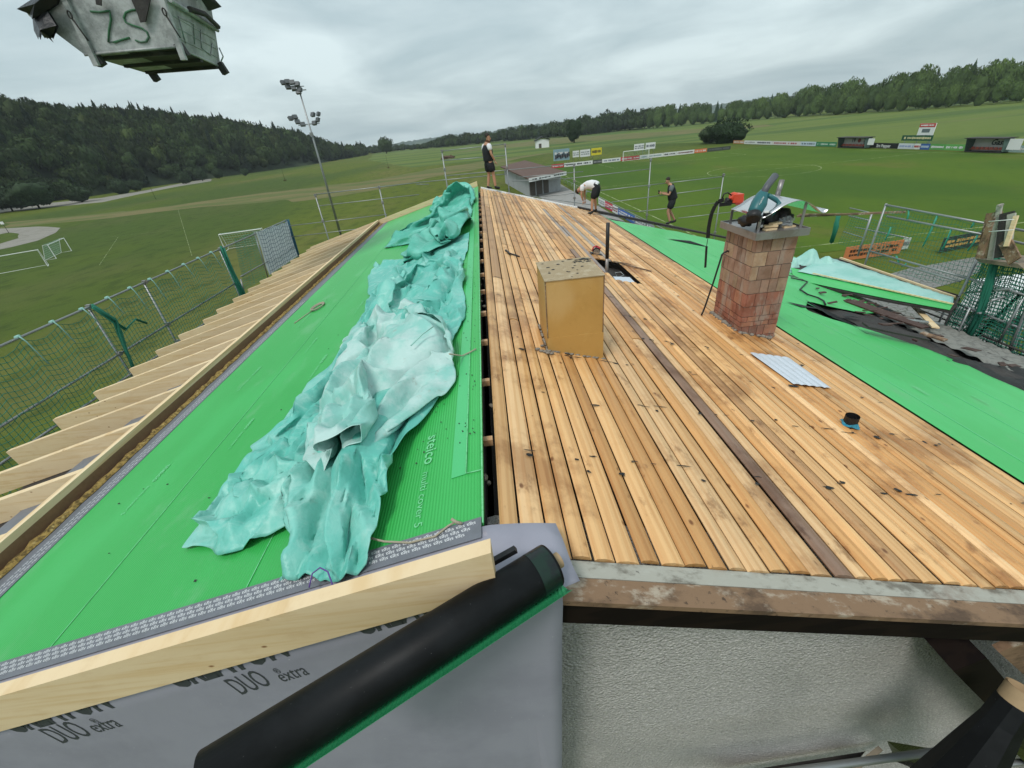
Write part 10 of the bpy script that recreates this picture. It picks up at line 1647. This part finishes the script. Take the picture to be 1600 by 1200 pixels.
for i,(a_,b_,c_,tc,lb) in enumerate(far): adboard(a_,b_,bots(a_),bots(b_),.95,c_,lb,tcol=tc,seed=i,plane=('y',YB))
adboard(1105,1141,237.5,234.5,.9,(.05,.06,.055),'dark unlit stretch of fence boards below the big round tree',tcol=(.12,.13,.12),seed=20,plane=('y',YB))
XB2=84.6
rt=[(1144,1160,(.45,.22,.10),W_,'short brown and white advertising board left of the long pale one'),(1161,1179,W_,(.3,.3,.3),'pale advertising board at the far right corner of the pitch'),(1179.5,1204,W_,(.05,.05,.09),'white advertising board with dark print, third from the corner'),(1204.5,1248,(.62,.60,.58),(.35,.04,.06),'cream advertising board with maroon print left of the pale blue one'),(1249,1272,(.52,.60,.68),(.05,.07,.1),'pale blue advertising board left of the green one'),(1273,1304,(.03,.20,.09),(.5,.6,.5),'dark green advertising board left of the first dugout'),
 (1347,1356,(.04,.05,.05),W_,'short black advertising board just right of the first dugout'),(1402,1426,(.56,.60,.64),(.25,.3,.5),'pale grey-blue advertising board right of the black lettered one'),(1426.5,1436,W_,(.4,.05,.05),'small white advertising board under the scoreboard'),(1436.5,1450,(.03,.10,.32),(.4,.5,.6),'blue advertising board under the scoreboard'),(1452,1474,(.09,.30,.07),W_,'light green advertising board right of the blue one'),(1475,1505,(.12,.36,.09),W_,'brighter green advertising board touching the second dugout'),(1572,1640,(.30,.42,.40),W_,'pale sea-green advertising board beyond the second dugout')]
for i,(a_,b_,c_,tc,lb) in enumerate(rt): adboard(a_,b_,233,236,.95,c_,lb,tcol=tc,seed=30+i,plane=('x',XB2),z0=.08,txt=None)
adboard(1357,1401,233,236,.95,(.012,.012,.014),'black advertising board reading Sgt Pepper between the dugout and the scoreboard',txt='Sgt Pepper',tcol=W_,plane=('x',XB2),z0=.08)
# billboards on posts behind the goal line
YB3=137.5
def bill(x0,x1,yt,yb_,col,label,tcol=(.2,.22,.22),mk=2,seed=0):
    a_=yp(x0,yb_,YB3); b_=yp(x1,yb_-(x1-x0)*.09,YB3); t_=yp(x0,yt,YB3)
    return adboard(x0,x1,yb_,yb_,t_[2]-a_[2],col,label,tcol=tcol,mk=mk,seed=seed,plane=('y',YB3),z0=a_[2],posts=True,name='billboard',group='billboards on posts behind the goal line',cat='billboard')
tb=bill(865,890,234,252,(.22,.33,.38),'large photo billboard with a row of figures at the left of the goal line',(.62,.6,.58),2,1)
P=yp(866,252,YB3-.1); mb=MB()
for i in range(9): mb.ball(P+A(.5+i*.48,-.02,1.35+.25*((i*37)%3)),.22,1,squash=(1,.15,1.1)); mb.box(P+A(.5+i*.48,0,.85+.2*((i*37)%3)),(.42,.03,.75))
mb.build('figures',flat('fig',(.03,.03,.04)),tb)
bill(895,905,236,246,W_,'small white billboard right of the photo billboard',seed=2); bill(906.5,922,234.5,245.5,W_,'wider white billboard left of the yellow one',seed=3); bill(924,940,232,243,(.62,.52,.03),'bright yellow billboard on posts left of the goal',(.05,.05,.03),1,4)
bill(990.5,1006,225.5,236,W_,'white billboard above the right goal post',(.12,.14,.16),2,5); bill(1008.5,1023.5,223.5,233.5,W_,'white billboard with a grey word, rightmost of the row',(.1,.12,.14),1,6)
# dugouts
def dugout(x0,x1,label,txt,tx):
    X=83.2; a_=xp(x0,216,X); b_=xp(x1,216,X); y0,y1=a_[1],b_[1]; H2=2.15
    t=thing('dugout',label,'dugout',A(X,(y0+y1)/2,0))
    mb=MB(); mb.box((X+.7,(y0+y1)/2,H2),(2.3,abs(y0-y1)+.5,.09)); mb.build('roof',M['felt'],t)
    mb=MB(); mb.box((X+1.5,(y0+y1)/2,H2/2),(.08,abs(y0-y1),H2)); 
    mb.build('back_wall',flat('dug',(.52,.50,.49)),t)
    for yy in (y0,y1): mb=MB(); mb.prism([A(X+.3,yy,0),A(X+1.5,yy,0),A(X+1.5,yy,H2),A(X-.2,yy,H2)],(0,.06,0)); mb.build('side_wall',flat('dugs',(.08,.13,.11)),t)
    mb=MB(); mb.box((X+1.0,(y0+y1)/2,.45),(.45,abs(y0-y1)-.4,.08)); 
    for k in range(8): mb.box((X+1.2,y1+(y0-y1)*(k+.5)/8,.58),(.08,abs(y0-y1)/8*.75,.36))
    mb.build('bench',flat('bench',(.45,.12,.08)),t)
    mb=MB(); mb.box((X+.9,(y0+y1)/2,.08),(1.4,abs(y0-y1),.16)); mb.build('floor_step',M['felt'],t)
    for s_,f_ in txt: text(s_,1.15,A(X+1.42,y0+(y1-y0)*f_,1.08),(0,-1,0),(0,0,1),M['dprint'],t,align='CENTER',bold=.03,shear=tx)
    return t,X,y0,y1
t,X,y0,y1=dugout(1311,1353,'white-backed dugout marked 19 and 71 with red seats',(('19',.36),('71',.80)),0)
mb=MB(); c=A(X+1.4,y0+(y1-y0)*.58,1.45); mb.tube([c,c+A(-.03,0,0)],.42,20); mb.build('round_emblem',flat('emb',(.25,.05,.05)),t)
mb=MB(); mb.box((X+.3,y1-1.3,1.35),(.06,1.6,1.2)); mb.build('side_screen',M['paintw'],t)
t,X,y0,y1=dugout(1513,1572,'white-backed dugout reading Gast with red seats at the right edge of the photo',(('Gast',.64),),.25)
mb=MB(); mb.box((X+.3,y1-1.4,1.3),(.06,1.9,1.5)); mb.build('side_screen',M['paintw'],t)
# scoreboard
XS2=86.5; f3=lambda px,py: xp(px,py,XS2)
tl,tr,blc,brc=f3(1438,193),f3(1463,193),f3(1432,217),f3(1456,217)
y0,y1,zt,zb=(tl[1]+blc[1])/2,(tr[1]+brc[1])/2,tl[2],blc[2]
sb=thing('scoreboard','white scoreboard with a red header standing on posts above the pitch boards','scoreboard',A(XS2,(y0+y1)/2,0))
mb=MB(); mb.box((XS2,(y0+y1)/2,(zt+zb)/2),(.15,abs(y0-y1),zt-zb)); mb.build('panel',M['paintw'],sb)
mb=MB(); mb.box((XS2-.09,(y0+y1)/2,zt-(zt-zb)*.12),(.02,abs(y0-y1),(zt-zb)*.24)); mb.build('header',flat('sbr',(.5,.05,.04)),sb)
mb=MB(); mb.box((XS2-.09,(y0+y1)/2,(zt+zb)/2+.1),(.02,abs(y0-y1)*.5,.6)); mb.build('display',flat('sbd',(.12,.15,.16)),sb)
mb=MB(); 
marks(mb,A(XS2-.1,y0,zb+.1),A(0,-1,0),A(0,0,1),abs(y0-y1),.8,1,1,lift=A(-.01,0,0),seed=3); mb.build('print_marks',M['dprint'],sb)
mb=MB(); marks(mb,A(XS2-.105,y0,zt-.62),A(0,-1,0),A(0,0,1),abs(y0-y1),.6,1,1,lift=A(-.01,0,0),seed=4); mb.build('header_marks',M['paintw'],sb)
mb=MB(); 
for yy in (y0-.3,y1+.3): mb.tube([A(XS2+.12,yy,-.1),A(XS2+.12,yy,zb+.3)],.07,8)
mb.build('post',M['steel'],sb)
a_,b_=f3(1408,222),f3(1455,224); adboard(1407,1455,222,222,.95,(.02,.09,.045),'dark green board with cream print hung below the scoreboard',tcol=(.6,.55,.3),plane=('x',XS2-.3),z0=1.35,posts=True,seed=50)
# barrier along the near touchline, with banners
bar=thing('barrier','grey tubular barrier along the near touchline','barrier',A(16.6,50,0))
mb=MB(); mb.tube([A(16.2,28,1.05),A(16.2,98,1.05)],.035,8); 
mb.build('rail',M['steel'],bar)
for i,yy in enumerate(range(28,99,4)): mb=MB(); mb.tube([A(16.2,yy,0),A(16.2,yy,1.05)],.035,6); mb.build('post',M['steel'],bar)
for i,(ya,yb2,c_,tc,lb) in enumerate(((64,60.5,W_,(.3,.3,.3),'white banner on the near barrier behind the bending man'),(60.4,56.8,(.55,.03,.08),W_,'crimson banner on the near barrier right of the bending man'),(56.7,54.4,W_,(.3,.1,.1),'small white banner on the near barrier between crimson and blue'),(54.3,48,(.04,.12,.40),W_,'blue banner on the near barrier between the two men'),(47.9,42,(.25,.27,.29),W_,'grey banner on the near barrier beside the man with the phone'))):
    t=thing('banner',lb,'banner',A(16.14,ya,.1),'banners on the near touchline barrier'); mb=MB(); mb.box((16.14,(ya+yb2)/2,.52),(.03,abs(ya-yb2),.85)); mb.build('panel',flat('banner_base%d'%i,c_),t)
    mb=MB(); marks(mb,A(16.11,ya,.12),A(0,-1,0),A(0,0,1),ya-yb2,.85,1,2,lift=A(-.01,0,0),seed=60+i); mb.build('print_marks',flat('banner_print%d'%i,tc),t)
def banner2(q0,q1,h_,col,tcol,label,rows,seed):
    a_,b_=gz(*q0),gz(*q1); d_=b_-a_; L_=np.linalg.norm(d_); d_/=L_; n_=np.cross(d_,A(0,0,1)); t=thing('banner',label,'banner',a_)
    mb=MB(); mb.prism([a_+A(0,0,.1),b_+A(0,0,.1),b_+A(0,0,.1+h_),a_+A(0,0,.1+h_)],-n_*.05); mb.build('panel',flat('board_base%d'%seed,col),t)
    mb=MB(); marks(mb,a_+A(0,0,.1)+n_*.006,d_,A(0,0,1),L_,h_,1,rows,lift=n_*.01,seed=seed); mb.build('print_marks',flat('board_print%d'%seed,tcol),t)
banner2((1316,410),(1405,398),.95,(.55,.19,.07),(.05,.02,.01),'orange banner with dark print lying beyond the pale eave tarpaulin',2,71)
banner2((1466,397),(1545,382),1.0,(.03,.045,.04),(.55,.33,.10),'black banner with orange and white print behind the scaffold net',2,72)
banner2((1406,392),(1417,391),.8,(.5,.56,.52),(.2,.2,.2),'little pale sign at the right end of the orange banner',1,73)
# ================================================================== PEOPLE
def skin(name,chains,m,parent,M4,sub=1,root=None):
    """chains: lists of (key or xyz, radius); shared keys weld"""
    V=[];R_=[];idx={};E=[]
    for ch in chains:
        prev=None
        for (p_,r_) in ch:
            k=tuple(round(float(c),4) for c in p_)
            if k not in idx: idx[k]=len(V); V.append(p_); R_.append(r_)
            i=idx[k]
            if prev is not None and prev!=i: E.append((prev,i))
            prev=i
    me=bpy.data.meshes.new(name); me.from_pydata([tuple(v) for v in V],E,[]); o=bpy.data.objects.new(name,me); COL.objects.link(o)
    bpy.context.view_layer.update()
    md=o.modifiers.new('skin','SKIN'); 
    if not me.skin_vertices: 
        bpy.context.view_layer.objects.active=o
    for i,sv in enumerate(me.skin_vertices[0].data):
        r_=R_[i]; sv.radius=(r_,r_) if np.isscalar(r_) else r_; sv.use_root=(i==0)
    md.use_smooth_shade=True
    s2=o.modifiers.new('sub','SUBSURF'); s2.levels=s2.render_levels=sub
    bpy.context.view_layer.update(); ev=o.evaluated_get(bpy.context.evaluated_depsgraph_get()); m2=bpy.data.meshes.new_from_object(ev)
    bpy.data.objects.remove(o); m2.name=name
    for v in m2.vertices: v.co=M4@v.co
    m2.materials.clear(); m2.materials.append(m); 
    for p_ in m2.polygons: p_.use_smooth=True
    o=bpy.data.objects.new(name,m2); COL.objects.link(o); o.parent=parent; ORG[o.name]=ORG[parent.name]; return o
def lerp(a,b,t): return tuple(np.array(a)*(1-t)+np.array(b)*t)
def person(label,loc,az_,J,top,shirt,sleeve,short,hands='relax',scale=1.):
    t=thing('person',label,'person',loc); rot=Matrix.Rotation(-az_,4,'Z')@Matrix.Scale(scale,4)
    j=J
    def limb(a,b,c,r): return [(j[a],r[0]),(lerp(j[a],j[b],.5),r[1]),(j[b],r[2]),(lerp(j[b],j[c],.35),r[3]),(j[c],r[4])]
    head=np.array(j['head'],float); up_=np.array(j['headup'],float); up_=up_/np.linalg.norm(up_); fw=np.array(j['face'],float); fw=fw/np.linalg.norm(fw); hd=np.array(head)
    ch=[[(j['pelvis'],.13),(j['spine'],.12),(j['chest'],.14),(j['neck'],.06),(tuple(hd-up_*.09+fw*.02),.058),(tuple(hd),.085),(tuple(hd+up_*.075),.07)]]
    for s_ in 'lr':
        ch.append([(j['chest'],.14),(j['shoulder_'+s_],.06)]+limb('shoulder_'+s_,'elbow_'+s_,'wrist_'+s_,(.058,.05,.042,.042,.027))[1:])
        ch.append([(j['pelvis'],.13),(j['hip_'+s_],.10)]+limb('hip_'+s_,'knee_'+s_,'ankle_'+s_,(.1,.085,.058,.06,.038))[1:])
    body=skin('body',ch,M['skin'],t,rot)
    # face, ears and hands joined into the body mesh
    bm=bmesh.new(); bm.from_mesh(body.data)
    def blob(c,r,sq=(1,1,1)):
        r0=bmesh.ops.create_icosphere(bm,subdivisions=1,radius=1); 
        for v in r0['verts']: v.co=rot@Vector((c[0]+v.co.x*r*sq[0],c[1]+v.co.y*r*sq[1],c[2]+v.co.z*r*sq[2]))
    sd_=np.cross(fw,up_)
    blob(hd+fw*.095-up_*.005,.02,(1,1,1.3)); blob(hd+sd_*.085,.025,(.5,.8,1.2)); blob(hd-sd_*.085,.025,(.5,.8,1.2)); blob(hd+fw*.082-up_*.045,.022,(1.2,.5,.5))
    for s_ in 'lr':
        w0=np.array(j['wrist_'+s_]); e0_=np.array(j['elbow_'+s_]); d=w0-e0_; d/=np.linalg.norm(d); d=np.array(j.get('hand_'+s_,d),float); d/=np.linalg.norm(d)
        sx=np.cross(d,A(0,0,1)) if abs(d[2])<.9 else np.cross(d,A(0,1,0)); sx/=np.linalg.norm(sx); pn=np.cross(sx,d)
        blob(w0+d*.045,.042,(.8,.8,1))
        for f_ in range(4):
            b_=w0+d*.075+sx*(f_-1.5)*.019; ln=(.032,.036,.034,.027)[f_]
            for k in range(3): blob(b_+d*ln*k*.75+pn*.010*k*k,.0098)
        for k in range(3): blob(w0+d*(.03+.022*k)+sx*(.035+.010*k),.011)
    bm.to_mesh(body.data); bm.free()
    for p_ in body.data.polygons: p_.use_smooth=True
    # hair
    vs_,fs_=ICO[3]; keep=[]; hv=[]
    for v in vs_: hv.append(v)
    mb=MB(); P=[]
    for v in vs_:
        c=v; f_=c@np.array([0,1,0]); u_=c[2]
        r_=.104 if (u_>.15-.55*min(0,f_)*-1*0 and not (f_>.35 and u_<.55)) else .06
        if u_<-.35: r_=.06
        if f_<-.1 and u_>-.45: r_=.104
        P.append(hd+up_*.028+(sd_*c[0]*.86+fw*c[1]*1.0+up_*c[2]*1.0)*r_)
    P=[np.array((rot@Vector(p_))[:])+np.array(loc,float) for p_ in P]; mb.add(P,fs_,smooth=True); mb.build('hair',M['hair'],t)
    mb=MB()
    for s_ in (-1,1):
        e_=hd+fw*.086+sd_*s_*.032+up_*.012; e_=np.array((rot@Vector(e_))[:])+np.array(loc,float); mb.ball(e_,.009,1)
    mb.build('eyes',M['hair'],t)
    # clothes
    g0=.022
    c1=[[(lerp(j['pelvis'],j['spine'],-.10),.20),(j['pelvis'],.20),(j['spine'],.19),(j['chest'],.215),(lerp(j['chest'],j['neck'],.8),.10)]]
    for s_ in 'lr': c1.append([(j['chest'],.215),(j['shoulder_'+s_],.105)])
    skin(top,c1,shirt,t,rot)
    for s_ in 'lr': skin('sleeve',[[(lerp(j['chest'],j['shoulder_'+s_],.7),.09),(j['shoulder_'+s_],.105),(lerp(j['shoulder_'+s_],j['elbow_'+s_],.35),.09),(lerp(j['shoulder_'+s_],j['elbow_'+s_],.62),.085)]],sleeve,t,rot)
    kz=short
    c2=[[(lerp(j['pelvis'],j['spine'],.45),.17),(j['pelvis'],.19)]]
    for s_ in 'lr': c2.append([(j['pelvis'],.19),(j['hip_'+s_],.145),(lerp(j['hip_'+s_],j['knee_'+s_],.45),.140),(lerp(j['hip_'+s_],j['knee_'+s_],kz),.13)])
    skin('shorts',c2,M['cblack'],t,rot)
    for s_ in 'lr':
        a_=np.array(j['ankle_'+s_],float); d=np.array(j['toe_'+s_],float)-a_; d[2]=0; d/=np.linalg.norm(d)
        skin('shoe',[[(tuple(a_+A(0,0,.07)),.05),(tuple(a_+A(0,0,-.01)-d*.02),.055),(tuple(a_-A(0,0,.035)+d*.09),.05),(tuple(a_-A(0,0,.045)+d*.17),.042)]],M['shoe'],t,rot)
    return t
SJ=dict(pelvis=(0,0,.95),spine=(0,.0,1.15),chest=(0,-.01,1.36),neck=(0,.0,1.51),head=(0,.04,1.66),headup=(0,.05,1),face=(0,1,-.15),
 shoulder_l=(-.17,-.01,1.43),hip_l=(-.09,0,.90),hip_r=(.09,0,.90),shoulder_r=(.17,-.01,1.43))
F1=RP(768,297); 
J=dict(SJ); J.update(elbow_l=(-.24,-.05,1.15),wrist_l=(-.25,.05,.90),elbow_r=(.25,.0,1.16),wrist_r=(.24,.13,.93),knee_l=(-.11,.02,.49),ankle_l=(-.13,-.06,.09),toe_l=(-.16,.2,0),knee_r=(.12,.08,.49),ankle_r=(.16,.10,.09),toe_r=(.2,.3,0),head=(.02,.06,1.665),face=(.6,.8,-.35),hand_l=(0,.2,-1),hand_r=(0,.3,-1))
k_=(vt(F1,763,208)[2]-F1[2])/1.79
person('man in black vest and white T-shirt standing at the far end of the ridge',F1-A(0,0,.0),R(62),J,'vest',M['cblack'],M['cwhite'],.80,scale=k_)
F2=RP(923,334)
J=dict(SJ); J.update(pelvis=(0,-.22,.93),spine=(0,-.02,1.04),chest=(0,.22,1.04),neck=(0,.38,.95),head=(0,.47,.83),headup=(0,.55,-.8),face=(0,-.8,-.55),shoulder_l=(-.17,.27,.98),shoulder_r=(.17,.27,.98),elbow_l=(-.2,.30,.70),wrist_l=(-.10,.26,.47),elbow_r=(.2,.30,.70),wrist_r=(.08,.24,.45),hip_l=(-.10,-.22,.88),hip_r=(.10,-.22,.88),knee_l=(-.17,-.10,.48),ankle_l=(-.22,-.10,.09),toe_l=(-.28,.2,0),knee_r=(.17,-.12,.48),ankle_r=(.22,-.14,.09),toe_r=(.26,.2,0),hand_l=(0,0,-1),hand_r=(0,0,-1))
person('man in white T-shirt and black shorts bending down on the bare boards',F2,R(-62),J,'shirt',M['cwhite'],M['cwhite'],.92,scale=1.06)
F3=RP(1046,350); F3=A(F3[0]*.985,F3[1]*.985,10-(10-F3[2])*.985)
J=dict(SJ); J.update(pelvis=(0,-.04,.93),spine=(0,.02,1.13),chest=(0,.05,1.34),neck=(0,.12,1.48),head=(0,.21,1.60),headup=(0,.3,1),face=(0,1,-.7),shoulder_l=(-.17,.06,1.40),shoulder_r=(.17,.06,1.40),elbow_l=(-.20,.14,1.12),wrist_l=(-.08,.40,1.17),elbow_r=(.20,.14,1.12),wrist_r=(.06,.40,1.19),hip_l=(-.09,-.04,.88),hip_r=(.09,-.04,.88),knee_l=(-.10,.12,.50),ankle_l=(-.11,.0,.09),toe_l=(-.11,.3,0),knee_r=(.11,.02,.48),ankle_r=(.13,-.22,.09),toe_r=(.14,.1,0),hand_l=(.2,1,.1),hand_r=(-.2,1,.1))
k_=(vt(F3,1044,277)[2]-F3[2])/1.72
tph=person('man in black vest and grey sleeves looking down at a phone in his hands',F3,R(-75),J,'vest',M['cblack'],M['cgrey'],.80,scale=k_)
ph_=thing('phone','small dark phone held in front of the man by the far edge','phone',F3); mb=MB()
pc=np.array((Matrix.Rotation(R(75),4,'Z')@Vector((0,.51,1.22)))[:])*k_+F3; mb.box(pc,(.02,.08,.15),ax=((.97,.25,0),(-.25,.97,0),(0,0,1))); mb.build('phone_body',M['black'],ph_)
# ================================================================== HAZE
hz_=MB(); hz_.add([(-3300,-700,-1),(3300,-700,-1),(3300,4300,-1),(-3300,4300,-1),(-3300,-700,170),(3300,-700,170),(3300,4300,170),(-3300,4300,170)],[(0,3,2,1),(4,5,6,7),(0,1,5,4),(1,2,6,5),(2,3,7,6),(3,0,4,7)])
hm_=bpy.data.materials.new('haze'); hm_.use_nodes=True; t_=hm_.node_tree; t_.nodes.clear(); o_=t_.nodes.new('ShaderNodeOutputMaterial'); v_=t_.nodes.new('ShaderNodeVolumePrincipled')
v_.inputs['Color'].default_value=(.80,.88,.92,1); v_.inputs['Density'].default_value=.00013; v_.inputs['Anisotropy'].default_value=0.0
t_.links.new(v_.outputs[0],o_.inputs['Volume']); hz=hz_.build('haze',hm_); hz['kind']='stuff'; hz['label']='pale grey haze in the air over the valley'; hz['category']='haze'
